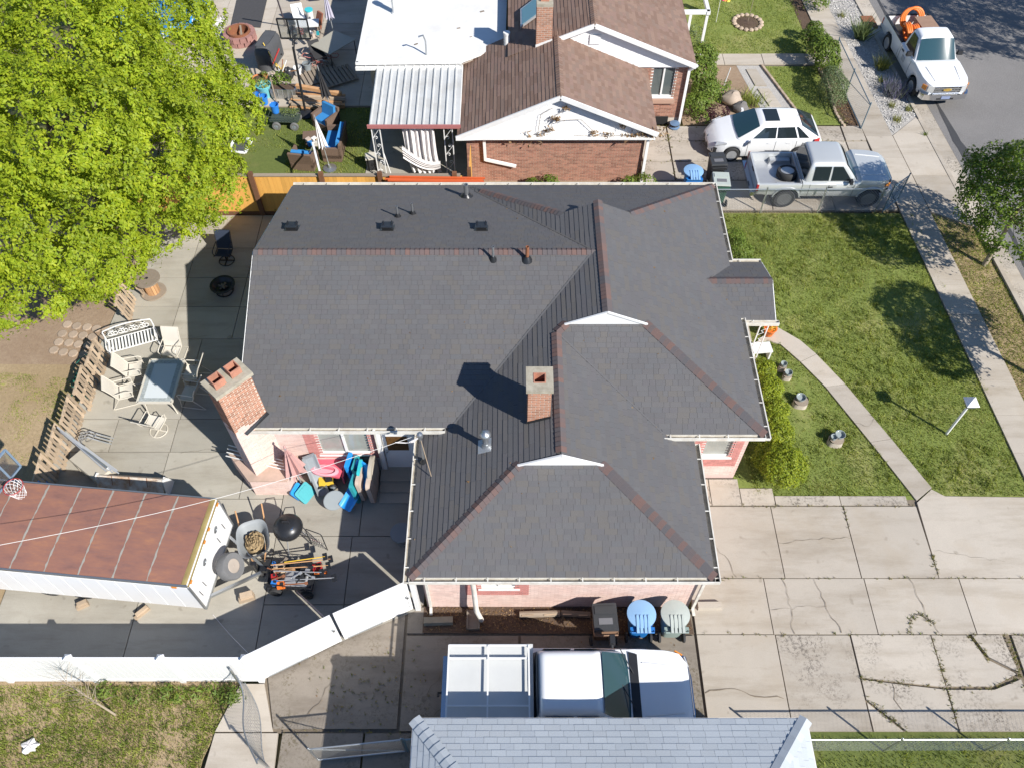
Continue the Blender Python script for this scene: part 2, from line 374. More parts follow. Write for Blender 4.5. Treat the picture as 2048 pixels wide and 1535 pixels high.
# driveway of the pink house
drive = sheet('driveway', [(-6.9, 3.2), (-5.6, 4.83), (15.1, 4.83), (14.8, 11.25), (4.7, 11.8), (4.7, 7.9), (-2.3, 7.9), (-6.2, 6.1)], -.008, m_crack)
slabs(drive, [rect(4.85, 7.29, 8.73, 10.87), rect(7.29, 9.335, 8.73, 10.87), rect(9.335, 11.4, 8.73, 10.87)], m_conc)
slabs(drive, [[(11.4, 8.73), (14.9, 8.73), (14.9, 11.16), (12.3, 11.2), (11.98, 11.42), (11.45, 11.0)]], m_conc)
slabs(drive, [rect(4.85, 5.65, 10.9, 11.75), rect(5.65, 6.5, 10.9, 11.75), rect(6.5, 7.45, 10.9, 11.45), rect(7.45, 9.3, 10.9, 11.2), rect(9.3, 11.2, 10.9, 11.2)], m_conc_old, jit=.01)
slabs(drive, [rect(4.72, 6.71, 7.21, 8.73), rect(6.71, 9.39, 7.21, 8.73), rect(9.39, 11.92, 7.21, 8.73), rect(11.92, 14.9, 7.21, 8.73)], m_conc)
slabs(drive, [rect(4.72, 6.74, 4.85, 7.21)], m_conc)
slabs(drive, [rect(6.74, 8.66, 4.85, 7.21), [(8.66, 4.85), (9.4, 4.85), (8.66, 5.55)], [(8.66, 5.6), (9.45, 4.85), (10.72, 4.85), (10.72, 5.85), (9.4, 6.0), (8.66, 6.1)],
              [(8.66, 6.12), (9.4, 6.02), (10.72, 5.88), (10.72, 7.21), (8.66, 7.21)], [(10.72, 4.85), (12.75, 4.85), (12.65, 6.1), (11.9, 5.85), (10.72, 5.85)],
              [(10.72, 5.9), (11.9, 5.9), (12.6, 6.2), (11.95, 6.6), (11.7, 7.21), (10.72, 7.21)], [(11.75, 7.21), (12.0, 6.62), (12.65, 6.25), (12.55, 7.21)], rect(12.78, 15.05, 4.85, 7.21)], m_conc_old, jit=.014, gap=.018)
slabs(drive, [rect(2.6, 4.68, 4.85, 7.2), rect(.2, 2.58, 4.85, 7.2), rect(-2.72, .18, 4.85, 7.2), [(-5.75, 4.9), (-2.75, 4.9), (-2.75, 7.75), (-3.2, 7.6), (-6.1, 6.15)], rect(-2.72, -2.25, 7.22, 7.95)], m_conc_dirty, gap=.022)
slabs(drive, [[(-7.12, 4.85), (-5.72, 4.85), (-6.12, 5.98), (-6.72, 5.98)], [(-7.28, 3.2), (-5.52, 3.2), (-5.6, 4.83), (-7.12, 4.83)]], m_conc, gap=.008)
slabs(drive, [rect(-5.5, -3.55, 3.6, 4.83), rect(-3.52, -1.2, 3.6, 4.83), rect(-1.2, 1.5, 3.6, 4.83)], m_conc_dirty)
for pts, w in (([(7.29, 9.75), (8.2, 9.86), (9.3, 9.88)], .02), ([(7.2, 8.7), (7.25, 8.3), (7.3, 7.9), (7.2, 7.5), (7.25, 7.22)], .03), ([(8.05, 8.7), (8.15, 8.2), (8.2, 7.9), (8.45, 7.25)], .035), ([(6.75, 7.85), (7.2, 7.9), (8.2, 7.95)], .022),
               ([(10.6, 8.7), (10.75, 8.0), (10.8, 7.6), (10.95, 7.25)], .035), ([(10.25, 7.25), (10.3, 7.6), (10.6, 7.75), (10.8, 7.6)], .03), ([(4.75, 5.75), (5.5, 5.85), (6.2, 5.65), (6.65, 5.62)], .05), ([(9.4, 6.0), (9.35, 5.6), (9.5, 5.3)], .03),
               ([(6.0, 8.75), (5.9, 9.1), (5.6, 9.6)], .02), ([(5.62, 10.95), (5.66, 11.7)], .03), ([(13.3, 9.2), (12.2, 9.4), (11.5, 9.5)], .012),
               ([(-1.9, 5.2), (-1.2, 5.9), (-.4, 6.3), (.1, 6.5)], .04), ([(-4.4, 6.3), (-4.7, 5.5), (-5.2, 5.0)], .03), ([(3.1, 7.1), (3.2, 6.2), (3.9, 5.9), (4.6, 5.95)], .03), ([(-1.5, 7.1), (-1.6, 6.4), (-2.2, 5.6)], .025)):
    crack(drive, pts, w)
weeds_along([(8.66, 6.1), (9.4, 6.0), (10.72, 5.86), (11.9, 5.87), (12.65, 6.2)], 130, .045)
weeds_along([(10.72, 4.9), (10.72, 7.2)], 90, .04); weeds_along([(8.7, 5.6), (9.45, 4.9)], 60, .04); weeds_along([(12.0, 6.6), (11.7, 7.2)], 60, .04); weeds_along([(12.6, 6.2), (12.78, 4.9)], 60, .04); weeds_along([(12.7, 6.2), (12.66, 7.2)], 80, .04)
weeds_along([(4.8, 8.73), (14.5, 8.73)], 60, .02); weeds_along([(4.8, 7.21), (14.5, 7.21)], 90, .025); weeds_along([(11.4, 8.8), (11.4, 9.4)], 40, .03); weeds_along([(9.34, 10.2), (9.34, 10.8)], 14, .02)
weeds_along([(10.25, 7.25), (10.3, 7.6), (10.6, 7.75), (10.8, 7.6), (10.95, 7.25)], 70, .05); weeds_along([(6.5, 10.88), (11.3, 10.88)], 50, .025); weeds_along([(-5.6, 4.85), (-2.4, 4.85)], 30, .04)
for _ in range(160): WEED.append((random.gauss(-3.4, .8), random.gauss(5.9, .5)))
# curved walk to the porch
walk = [(7.9, 16.75), (8.25, 16.85), (8.67, 16.69), (9.18, 15.98), (9.76, 15.0), (10.65, 12.99), (11.47, 11.05)]
walk_o = [(8.6, 17.5), (8.95, 17.2), (9.35, 16.85), (9.75, 16.28), (10.4, 15.1), (11.3, 13.1), (12.02, 11.45)]
front_walk = sheet('front_walk', [(7.9, 16.7)]+walk[1:]+walk_o[::-1], .012, m_crack)
slabs(front_walk, [walk[0:4]+walk_o[0:4][::-1], walk[3:5]+walk_o[3:5][::-1], walk[4:6]+walk_o[4:6][::-1], walk[5:7]+walk_o[5:7][::-1]], m_conc, gap=.006)
crack(front_walk, [(10.35, 13.65), (10.75, 13.55), (10.95, 13.8)], .02)
# lawns
lawn = sheet('front_lawn', rect(6.4, 14.78, 11.1, 22.85), 0., m_turf)
sheet('park_strip', [(16.6, -5), (18.1, -5), (16.85, 22.9), (15.2, 22.9)], -.004, m_dryyard)
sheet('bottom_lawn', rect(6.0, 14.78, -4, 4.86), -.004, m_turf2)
sheet('south_yard', [(-30, -6), (-7.35, -6), (-7.3, 4.2), (-6.75, 6.05), (-30, 6.05)], -.004, m_dryyard)
# pavement, kerb, gutter and street
def sx(x, y): return x-.047*(y-20)          # the street runs slightly skew to the houses
def srect(x0, x1, y0, y1): return [(sx(x0, y0), y0), (sx(x1, y0), y0), (sx(x1, y1), y1), (sx(x0, y1), y1)]
pave = sheet('sidewalk', srect(14.38, 15.5, -6, 60), .006, m_crack)
for i in range(50): slabs(pave, [srect(14.4, 15.48, -6+i*1.33, -4.67+i*1.33)], m_conc, gap=.005, jit=.003)
appr = sheet('driveway_apron', srect(15.48, 16.9, 22.6, 28.3), .004, m_crack)
slabs(appr, [[(sx(15.5, 22.9), 22.9), (sx(16.85, 22.1), 22.1), (sx(16.85, 24.9), 24.9), (sx(15.5, 24.9), 24.9)], [(sx(15.5, 24.9), 24.9), (sx(16.85, 24.9), 24.9), (sx(16.85, 28.5), 28.5), (sx(15.5, 27.3), 27.3)]], m_conc, gap=.008)
kerb = MB()
for y0, y1, z in ((-6, 22.3, .09), (22.3, 28.3, .062), (28.3, 70, .09)): kerb.prism(srect(16.85, 17.0, y0+.001, y1-.001), -.06, z)
tag(kerb.build('kerb', m_conc), kind='structure')
gut = sheet('gutter_pan', srect(17.0, 17.6, -6, 70), -.03, m_crack)
for i in range(26): slabs(gut, [srect(17.0, 17.58, -6+i*2.9, -3.1+i*2.9)], m_conc_old, top=-.012, gap=.005, jit=.002)
sheet('road', srect(17.58, 27.5, -10, 90), -.045, m_asph)
b = MB(); vv = []
for i in range(60):
    y = 14+i*.45; w0 = sx(17.93, y)+random.uniform(-.03, .03)+.08*math.sin(i*.4); w1 = sx(18.2, y)+random.uniform(-.04, .04)+.1*math.sin(i*.33)
    vv += [(w0, y, -.038), (w1, y, -.038)]
b.add(vv, [(2*i, 2*i+1, 2*i+3, 2*i+2) for i in range(59)])
tag(b.build('asphalt_patch_strip', m_seal), kind='structure')
# back patio of the pink house
patio = sheet('patio', [(-13.4, 6.1), (-2.3, 6.1), (-2.3, 12.2), (-6.9, 12.2), (-6.9, 22.75), (-12.9, 22.75), (-13.3, 17)], .004, m_crack)
def px_poly(*p): return list(p)
ysl = [21.02, 19.6, 18.28, 16.9]
pl = []
for x0, x1 in ((-13.3, -11.15), (-11.15, -9.1), (-9.1, -6.9)):
    yy = [22.7]+ysl
    for a, bb in zip(yy[:-1], yy[1:]): pl.append([(x0+(-.0 if x0 > -12 else .3*(bb-16)/6), bb), (x1, bb), (x1, a), (x0+(0 if x0 > -12 else .3*(a-16)/6), a)])
pl += [rect(-13.3, -11.2, 13.8, 16.9), rect(-11.2, -10.05, 13.8, 16.9), rect(-10.05, -6.9, 13.8, 16.9), rect(-13.4, -11.9, 12.65, 13.8), rect(-11.9, -10.08, 12.65, 13.8), rect(-10.08, -7.75, 12.65, 13.8), rect(-7.75, -6.5, 11.1, 13.8),
       rect(-13.4, -10.1, 11.1, 12.65), rect(-10.1, -7.75, 11.1, 12.65), rect(-6.5, -4.22, 9.95, 12.1), rect(-4.22, -2.35, 9.95, 12.1), rect(-9.4, -6.5, 9.3, 11.1), rect(-13.4, -9.4, 9.3, 11.1), rect(-6.5, -4.4, 8.0, 9.95), rect(-4.4, -2.3, 8.0, 9.95),
       rect(-13.4, -9.8, 6.15, 9.3), rect(-9.8, -6.5, 6.15, 9.3), [(-6.5, 6.15), (-4.4, 7.0), (-4.4, 8.0), (-6.5, 8.0)], [(-4.4, 7.0), (-2.4, 7.9), (-2.4, 8.0), (-4.4, 8.0)]]
slabs(patio, pl, m_conc_patio, gap=.012, jit=.002)
crack(patio, [(-9.75, 12.6), (-8.9, 12.75), (-8.2, 12.65), (-7.75, 12.66)], .014, amp=.02); crack(patio, [(-10.6, 16.9), (-9.6, 17.1), (-9.0, 17.6)], .014, amp=.02)
# the yard to the left, with earth
sheet('back_yard', [(-60, 6.1), (-13.35, 6.1), (-13.3, 17), (-12.9, 22.8), (-60, 22.8)], -.006, m_dryyard)
sheet('bare_earth', [(-30, 16.0), (-13.5, 15.9), (-13.2, 18.3), (-12.8, 22.8), (-30, 22.8)], -.002, m_dirt)
pv = tag(MB().add([(-15.0, 16.25, 0), (-13.4, 16.0, 0), (-13.4, 17.8, 0), (-15.0, 18.0, 0)], [(0, 1, 2, 3)]).build('paver_path', m_dirt), kind='structure')
pm = MB().lathe([(.155, 0), (.16, .035), (.14, .05)], n=8).mesh('paver', mat('paver', (.36, .28, .21), .95, rnd=.12, var=.2, scale=9, bump=.3))
for i in range(5):
    for j in range(4):
        o = link(bpy.data.objects.new('paver', pm)); o.parent = pv; o.location = (-14.75+i*.335+random.uniform(-.02, .02)+.04*j, 16.45+j*.36-.05*i+random.uniform(-.02, .02), 0); o.rotation_euler.z = random.random()
# neighbour's plot behind
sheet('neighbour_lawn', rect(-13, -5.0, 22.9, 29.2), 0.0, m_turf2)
nbp = sheet('neighbour_patio', rect(-16, -4.9, 29.15, 45), .004, m_crack)
gridslabs(nbp, [-16, -13.2, -10.9, -8.6, -6.3, -4.9], [29.2, 31.4, 33.2, 35.3, 37.6, 45], m_conc, gap=.01)
sheet('carport_floor', rect(-5.6, -1.7, 23.2, 28.4), .03, m_conc_patio)
sheet('neighbour_side_yard', rect(-1.7, 5.2, 22.9, 24.7), .0, m_dirt)
sheet('sand_bed', [(-14.3, 30.9), (-10.9, 30.9), (-10.4, 32.4), (-11.3, 34.6), (-13.0, 35.3), (-15.5, 35)], .058, mat('tan gravel', (.46, .40, .32), .95, var=.25, scale=25, bump=.5, bscale=50))
nbd = sheet('neighbour_driveway', rect(5.0, 14.3, 22.95, 27.95), .0, m_crack)
gridslabs(nbd, [5.05, 6.2, 8.1, 9.9, 11.8, 13.2, 14.05], [24.6, 25.7, 26.95, 27.9], m_conc_old, gap=.03, jit=.01)
gridslabs(nbd, [5.05, 7.4, 9.6, 11.9, 14.2], [23.0, 24.6], m_conc, gap=.02, jit=.01)
for x in (6.2, 8.1, 9.9, 11.8): weeds_along([(x, 24.6), (x, 27.9)], 35, .05)
weeds_along([(5.1, 25.7), (14, 25.7)], 60, .04); weeds_along([(5.1, 26.95), (14, 26.95)], 60, .04); weeds_along([(5.2, 27.9), (13, 27.9)], 60, .06)
sheet('neighbour_front_lawn', rect(8.0, 14.0, 32.9, 60), 0., m_turf)
sheet('neighbour_side_lawn', [(10.7, 32.05), (13.1, 32.05), (13.3, 30), (13.7, 28.0), (11.75, 28.0)], .002, m_turf)
sheet('planting_bed', rect(6.9, 10.2, 28.0, 32.1), -.002, m_dirt)
nw = sheet('neighbour_walk', rect(7.4, 13.9, 32.1, 32.95), .006, m_crack)
gridslabs(nw, [7.4, 9.2, 10.9, 12.8, 13.82], [32.12, 32.93], m_conc, gap=.012)
sheet('gravel_path', [(9.7, 32.1), (10.75, 32.1), (11.85, 28.0), (10.4, 28.0)], .004, m_gravel)
slabs(nw, [[(10.05, 31.8), (10.5, 31.8), (10.75, 30.6), (10.25, 30.6)], [(10.3, 30.4), (10.8, 30.4), (11.1, 29.2), (10.6, 29.2)]], m_conc)
sheet('mulch_bed', [(13.1, 32.1), (13.85, 32.1), (14.05, 27.75), (13.5, 28.0), (13.15, 29.2), (13.2, 30.6)], .006, m_soil)
sheet('mulch_border', [(13.2, 32.95), (13.8, 32.95), (13.2, 50), (12.6, 50)], .006, m_soil)
m_edge = mat('edging block', (.42, .33, .25), .9, rnd=.2); em = MB().box((0, 0, .04), (.09, .15, .1)).mesh('edging_block', m_edge)
for nm_, lab, pts_ in (('path_edging', 'row of tan blocks edging the gravel path', [(10.8+i/25*1.05, 32.0-i/25*3.9, .26) for i in range(26)]), ('bed_edging', 'wavy row of tan blocks edging the mulch bed by the open gate', [(13.15+.12*math.sin(i/21*6)+i/21*.25, 31.9-i/21*4.0, 0) for i in range(22)])):
    e_ = thing(nm_, lab, 'edging', (pts_[0][0], pts_[0][1], 0))
    for x, y, a_ in pts_:
        o = link(bpy.data.objects.new('edging_block', em)); o.parent = e_; o.location = (x-pts_[0][0], y-pts_[0][1], 0); o.rotation_euler.z = a_+random.uniform(-.15, .15)
sheet('rock_strip', [(sx(15.48, 27.3), 27.3), (sx(16.86, 28.5), 28.5), (sx(16.86, 70), 70), (sx(15.48, 70), 70)], .03, m_gravel)
MB().box((16.25, 35.4, .04), (.55, .9, .11), rz=.047).build('storm_drain', m_rust); tag(bpy.data.objects['storm_drain'], 'rusty iron storm drain cover set in the kerb', 'drain')

# ------------------------------------------------------------------ loose ground cover
def blades(name, pts, h, w, m, label, lean=.5, zbase=0.0, parent=None):
    pts = np.asarray(pts, float); n = len(pts)
    hh = rng.uniform(h[0], h[1], n); a = rng.uniform(0, 2*np.pi, n); l = rng.uniform(.1, lean, n)*hh
    b = rng.uniform(0, 2*np.pi, n); ww = w*rng.uniform(.6, 1.4, n)
    z = pts[:, 2] if pts.shape[1] > 2 else np.full(n, zbase)
    V = np.zeros((n, 3, 3))
    V[:, 0] = np.c_[pts[:, 0]+np.cos(b)*ww, pts[:, 1]+np.sin(b)*ww, z]
    V[:, 1] = np.c_[pts[:, 0]-np.cos(b)*ww, pts[:, 1]-np.sin(b)*ww, z]
    V[:, 2] = np.c_[pts[:, 0]+np.cos(a)*l, pts[:, 1]+np.sin(a)*l, z+hh]
    o = raw_mesh(name, V.reshape(-1, 3), np.arange(3*n).reshape(-1, 3), m, parent)
    return tag(o, label, None, None, 'stuff')
def vnoise(x, y, s, seed=0):
    r = np.random.default_rng(seed); t = r.random((64, 64)); x = x*s; y = y*s
    xi = np.floor(x).astype(int); yi = np.floor(y).astype(int); fx = x-xi; fy = y-yi
    fx = fx*fx*(3-2*fx); fy = fy*fy*(3-2*fy); g = lambda i, j: t[i % 64, j % 64]
    return (g(xi, yi)*(1-fx)+g(xi+1, yi)*fx)*(1-fy)+(g(xi, yi+1)*(1-fx)+g(xi+1, yi+1)*fx)*fy
def inpoly(x, y, poly):
    r = np.zeros(len(x), bool); n = len(poly); j = n-1
    for i in range(n):
        xi, yi = poly[i]; xj, yj = poly[j]
        c = ((yi > y) != (yj > y)) & (x < (xj-xi)*(y-yi)/(yj-yi+1e-12)+xi); r ^= c; j = i
    return r
def scatter(poly, dens, holes=(), thin=None, seed=1):
    xs = [p[0] for p in poly]; ys_ = [p[1] for p in poly]
    n = int((max(xs)-min(xs))*(max(ys_)-min(ys_))*dens)
    x = rng.uniform(min(xs), max(xs), n); y = rng.uniform(min(ys_), max(ys_), n); k = inpoly(x, y, poly)
    for h in holes: k &= ~inpoly(x, y, h)
    if thin:
        v = .6*vnoise(x, y, thin[0], seed)+.4*vnoise(x, y, thin[0]*3.1, seed+1); k &= rng.random(n) < np.clip((v-thin[1])/thin[2], 0.02, 1)
    return np.c_[x[k], y[k]]
wk = walk+walk_o[::-1]
blades('grass', scatter(rect(6.9, 14.76, 11.22, 22.8), 950, [wk], (.55, .08, .4)), (.035, .085), .009, L_grass, 'mown green and yellow grass of the front lawn beside the curved walk', .8)
def tufts(poly, dens, holes, thin, seed, k=9, sp=.035):
    c = scatter(poly, dens, holes, thin, seed); return np.repeat(c, k, 0)+rng.normal(0, sp, (len(c)*k, 2))
blades('grass_tufts', tufts(rect(6.9, 14.76, 11.25, 22.8), 42, [wk], (.9, .35, .3), 21), (.06, .13), .011, L_grass, 'longer tufts standing out of the front lawn', .9)
blades('yard_tufts', tufts([(-15.5, 3.2), (-7.35, 3.2), (-7.3, 4.2), (-6.8, 5.9), (-15.5, 5.9)], 60, (), (.9, .3, .3), 23), (.06, .14), .012, L_grass, 'longer tufts of grass below the white vinyl fence', .9)
blades('dry_grass', scatter(rect(6.9, 14.76, 11.22, 22.8), 420, [wk], (.45, .42, .4), 8), (.02, .055), .008, L_dry, 'straw coloured patches in the front lawn', 1.0)
blades('strip_grass', scatter([(sx(15.5, 9), 9), (sx(16.84, 9), 9), (sx(16.84, 22), 22), (sx(15.5, 22.8), 22.8)], 1300, (), (.8, .18, .35)), (.03, .08), .009, L_grass, 'thin grass on the strip between sidewalk and kerb', .8)
blades('verge_grass', scatter(rect(6.3, 14.7, 2.8, 4.75), 650, (), (.8, .15, .4)), (.04, .12), .010, L_grass, 'grass along the chain link fence at the bottom edge', .8)
blades('yard_grass', scatter([(-15.5, 3.2), (-7.35, 3.2), (-7.3, 4.2), (-6.8, 5.95), (-15.5, 5.95)], 1900, (), (.75, .12, .3), 5), (.03, .09), .010, L_grass, 'green patches of grass below the white vinyl fence', .8)
blades('yard_straw', scatter([(-15.5, 3.2), (-7.35, 3.2), (-7.3, 4.2), (-6.8, 5.95), (-15.5, 5.95)], 500, (), (.6, .2, .4), 9), (.02, .05), .008, L_dry, 'dead straw grass below the white vinyl fence', 1.)
blades('back_yard_grass', scatter([(-18, 9.5), (-13.4, 9.5), (-13.3, 15.3), (-18, 15.8)], 1300, (), (.7, .36, .3), 12), (.02, .06), .010, L_grass, 'sparse green tufts behind the pallet fence', .8)
blades('neighbour_grass', scatter(rect(-12.5, -5.6, 23.0, 29.1), 420, [[(-10.6, 26.2), (-8.9, 26.6), (-8.6, 24.5), (-9.6, 24.0)]], (.6, .12, .3), 3), (.04, .10), .012, L_grass, 'shady back lawn beyond the cedar fence', .8)
blades('far_lawn_grass', scatter(rect(8.4, 13.2, 33.0, 40), 380, (), (.6, .1, .4), 4), (.04, .09), .012, L_grass, 'neighbour front lawn round the tree ring', .8)
blades('side_lawn_grass', scatter([(10.8, 32.0), (13.1, 32.0), (13.2, 30), (13.6, 28.1), (11.8, 28.1)], 420, (), (.6, .05, .4), 4), (.04, .09), .012, L_grass, 'neighbour lawn strip beside the gravel path', .8)
wp = np.array(WEED); wp = wp[rng.random(len(wp)) < .6]; wp = np.repeat(wp, 4, 0)+rng.normal(0, .016, (len(wp)*4, 2))
blades('crack_weeds', np.c_[wp, np.full(len(wp), .05)], (.02, .075), .009, L_dry, 'weeds and dry grass growing in the concrete joints', 1.1)
wp2 = wp[rng.random(len(wp)) < .3]
blades('green_weeds', np.c_[wp2, np.full(len(wp2), .05)], (.025, .08), .011, L_bush, 'green weeds growing in the concrete joints', 1.1)
def chips(name, poly, dens, size, m, label, z=0.02, thin=None):
    p = scatter(poly, dens, (), thin); n = len(p); s = rng.uniform(size[0], size[1], n)
    q = rng.normal(0, 1, (n, 3, 3)); q /= np.linalg.norm(q, axis=2, keepdims=True); V = q*s[:, None, None]; V[:, :, 2] = np.abs(V[:, :, 2])*.6
    V += np.c_[p, np.full(n, z)][:, None, :]
    return tag(raw_mesh(name, V.reshape(-1, 3), np.arange(3*n).reshape(-1, 3), m), label, None, None, 'stuff')
sheet('leaf_litter_strip', [(-2.3, 7.25), (4.66, 7.22), (4.6, 7.95), (-2.3, 7.95)], .052, m_soil)
chips('dry_leaves', [(-2.2, 7.3), (4.6, 7.3), (4.55, 7.92), (-2.2, 7.92)], 620, (.02, .05), L_dead, 'dry brown leaves along the base of the pink wall', .055)
chips('scattered_debris', [(-5.6, 5.0), (4.5, 5.0), (4.5, 7.2), (-3, 7.4)], 60, (.012, .035), L_dead, 'twigs and leaf debris scattered behind the parked truck', .055, (.7, .35, .3))
chips('river_stones', [(sx(15.5, 27.4), 27.4), (sx(16.84, 28.6), 28.6), (sx(16.84, 40), 40), (sx(15.5, 40), 40)], 420, (.03, .075), mat('pale pebble', (.52, .5, .47), .9, rnd=.35), 'pale pebbles of the rock strip by the street', .035)
chips('bark_mulch', [(13.2, 32), (13.8, 32), (14.0, 27.9), (13.5, 28.1)], 420, (.03, .06), L_dead, 'bark chips in the bed by the open gate', .01)

# ------------------------------------------------------------------ roofs, brick and house builders
def row_spans(uv, v):
    xs = []
    n = len(uv)
    for i in range(n):
        (u0, v0), (u1, v1) = uv[i], uv[(i+1) % n]
        if (v0 <= v) != (v1 <= v): xs.append(u0+(u1-u0)*(v-v0)/(v1-v0))
    xs.sort(); return [(xs[i], xs[i+1]) for i in range(0, len(xs)-1, 2)]
def shingle_geo(poly, expo, w, t, out, jitter=.0):
    """poly: 3-D points, the first edge lies along the eave; appends (verts) of single shingles"""
    P = [Vector(p) for p in poly]; u = (P[1]-P[0]).normalized(); n = Vector((0, 0, 0))
    for i in range(len(P)): n += (P[i]-P[0]).cross(P[(i+1) % len(P)]-P[0])
    n.normalize()
    if n.z < 0: n = -n
    v = n.cross(u).normalized()
    if v.z < 0: v = -v
    uv = [((p-P[0]).dot(u), (p-P[0]).dot(v)) for p in P]
    vmax = max(q[1] for q in uv); vmin = min(q[1] for q in uv); k = 0; v0 = vmin+.001
    while v0 < vmax-.02:
        v1 = min(v0+expo, vmax-.001); s0 = row_spans(uv, v0); s1 = row_spans(uv, v1)
        if len(s0) != len(s1) or not s0: s0 = s1 = row_spans(uv, (v0+v1)/2)
        for (a0, b0), (a1, b1) in zip(s0, s1):
            lo, hi = min(a0, a1), max(b0, b1); x = lo-random.uniform(0, w[1])
            while x < hi:
                y = x+random.uniform(*w); tt = t*random.uniform(.75, 1.25); dv = random.uniform(-jitter, jitter)
                q = [(max(x, a0), v0+dv), (min(y-.004, b0), v0+dv), (min(y-.004, b1), v1), (max(x, a1), v1)]
                if q[1][0]-q[0][0] > .015 or q[2][0]-q[3][0] > .015:
                    if q[1][0] < q[0][0]: q[1] = q[0] = ((q[0][0]+q[1][0])/2, v0)
                    if q[2][0] < q[3][0]: q[2] = q[3] = ((q[2][0]+q[3][0])/2, v1)
                    W = [P[0]+u*a+v*bb for a, bb in q]
                    out.append([W[0]+n*tt, W[1]+n*tt, W[2]+n*.002, W[3]+n*.002, W[0], W[1]])
                x = y
        v0 += expo
SH_F = [(0, 1, 2, 3), (4, 5, 1, 0), (4, 0, 3), (1, 5, 2)]
def lay_pieces(pieces, faces, name, m, parent, singles, key=None, stuff=None):
    """singles: how many become objects of their own; the rest one joined part"""
    if key: pieces = sorted(pieces, key=key)
    l = root_loc(parent)
    for p in pieces[:singles]:
        c = sum((q for q in p), Vector((0, 0, 0)))/len(p)
        o = MB().add([q-c for q in p], faces).build(name, m, parent); o.location = c-Vector(l)
    if pieces[singles:]:
        b = MB()
        for p in pieces[singles:]: b.add(p, faces)
        tag(b.build(stuff or name+'_field', m, parent, world=True), kind='stuff')
def cap_geo(a, b, w, expo, out, drop=.0, t=.012):
    a = Vector(a); b = Vector(b); d = (b-a); L = d.length; d.normalize(); side = d.cross(Vector((0, 0, 1))).normalized(); n = int(L/expo)
    sl = .40 if drop == 0 else drop
    for i in range(n):
        p = a+d*(L*i/n); q = a+d*(L*(i+1)/n+.02); up = Vector((0, 0, 1))
        def sec(c, h): return [c+side*w-up*(w*sl)+up*h, c+up*(h+.012), c-side*w-up*(w*sl)+up*h]
        out.append(sec(p, t+.014)+sec(q, .008)+[c-up*.02 for c in sec(p, t)])
CAP_F = [(0, 1, 4, 3), (1, 2, 5, 4), (6, 7, 1, 0), (7, 8, 2, 1)]
def brick_geo(o, u, L, z0, z1, nrm, out, bl=.205, bh=.066, proud=.006, holes=(), gap=.011):
    """courses on a vertical face: o start point, u along, nrm outward"""
    o = Vector(o); u = Vector(u).normalized(); nrm = Vector(nrm).normalized(); z = z0; k = 0
    while z < z1-.03:
        h = min(bh, z1-z); x = -(bl/2 if k % 2 else 0)
        while x < L:
            a, b = max(0, x), min(L, x+bl-gap)
            if b-a > .03 and not any(hx0 < (a+b)/2 < hx1 and hz0 < z+h/2 < hz1 for hx0, hx1, hz0, hz1 in holes):
                p = o+u*a; q = o+u*b; i = -nrm*.01; e = nrm*proud; zz = Vector((0, 0, 1))
                out.append([p+zz*z+i, q+zz*z+i, q+zz*(z+h-gap)+i, p+zz*(z+h-gap)+i, p+zz*z+e, q+zz*z+e, q+zz*(z+h-gap)+e, p+zz*(z+h-gap)+e])
            x += bl
        z += bh; k += 1
BR_F = [(4, 5, 6, 7), (0, 1, 5, 4), (1, 2, 6, 5), (2, 3, 7, 6), (3, 0, 4, 7)]
BR_F2 = BR_F
def wall_cells(L, z0, z1, holes):
    xs = sorted({0, L, *[h[0] for h in holes], *[h[1] for h in holes]}); zs = sorted({z0, z1, *[h[2] for h in holes], *[h[3] for h in holes]})
    for a, b in zip(xs[:-1], xs[1:]):
        for c, d in zip(zs[:-1], zs[1:]):
            if not any(h[0] <= (a+b)/2 <= h[1] and h[2] <= (c+d)/2 <= h[3] for h in holes): yield a, b, c, d
def wall(b, o, u, L, z0, z1, nrm, th=.2, holes=()):
    o = Vector(o); u = Vector(u).normalized(); nrm = Vector(nrm).normalized()
    for a, c, d, e in wall_cells(L, z0, z1, holes):
        p = [o+u*a+Vector((0, 0, d)), o+u*c+Vector((0, 0, d)), o+u*c+Vector((0, 0, e)), o+u*a+Vector((0, 0, e))]
        b.slab(p, -nrm*th)
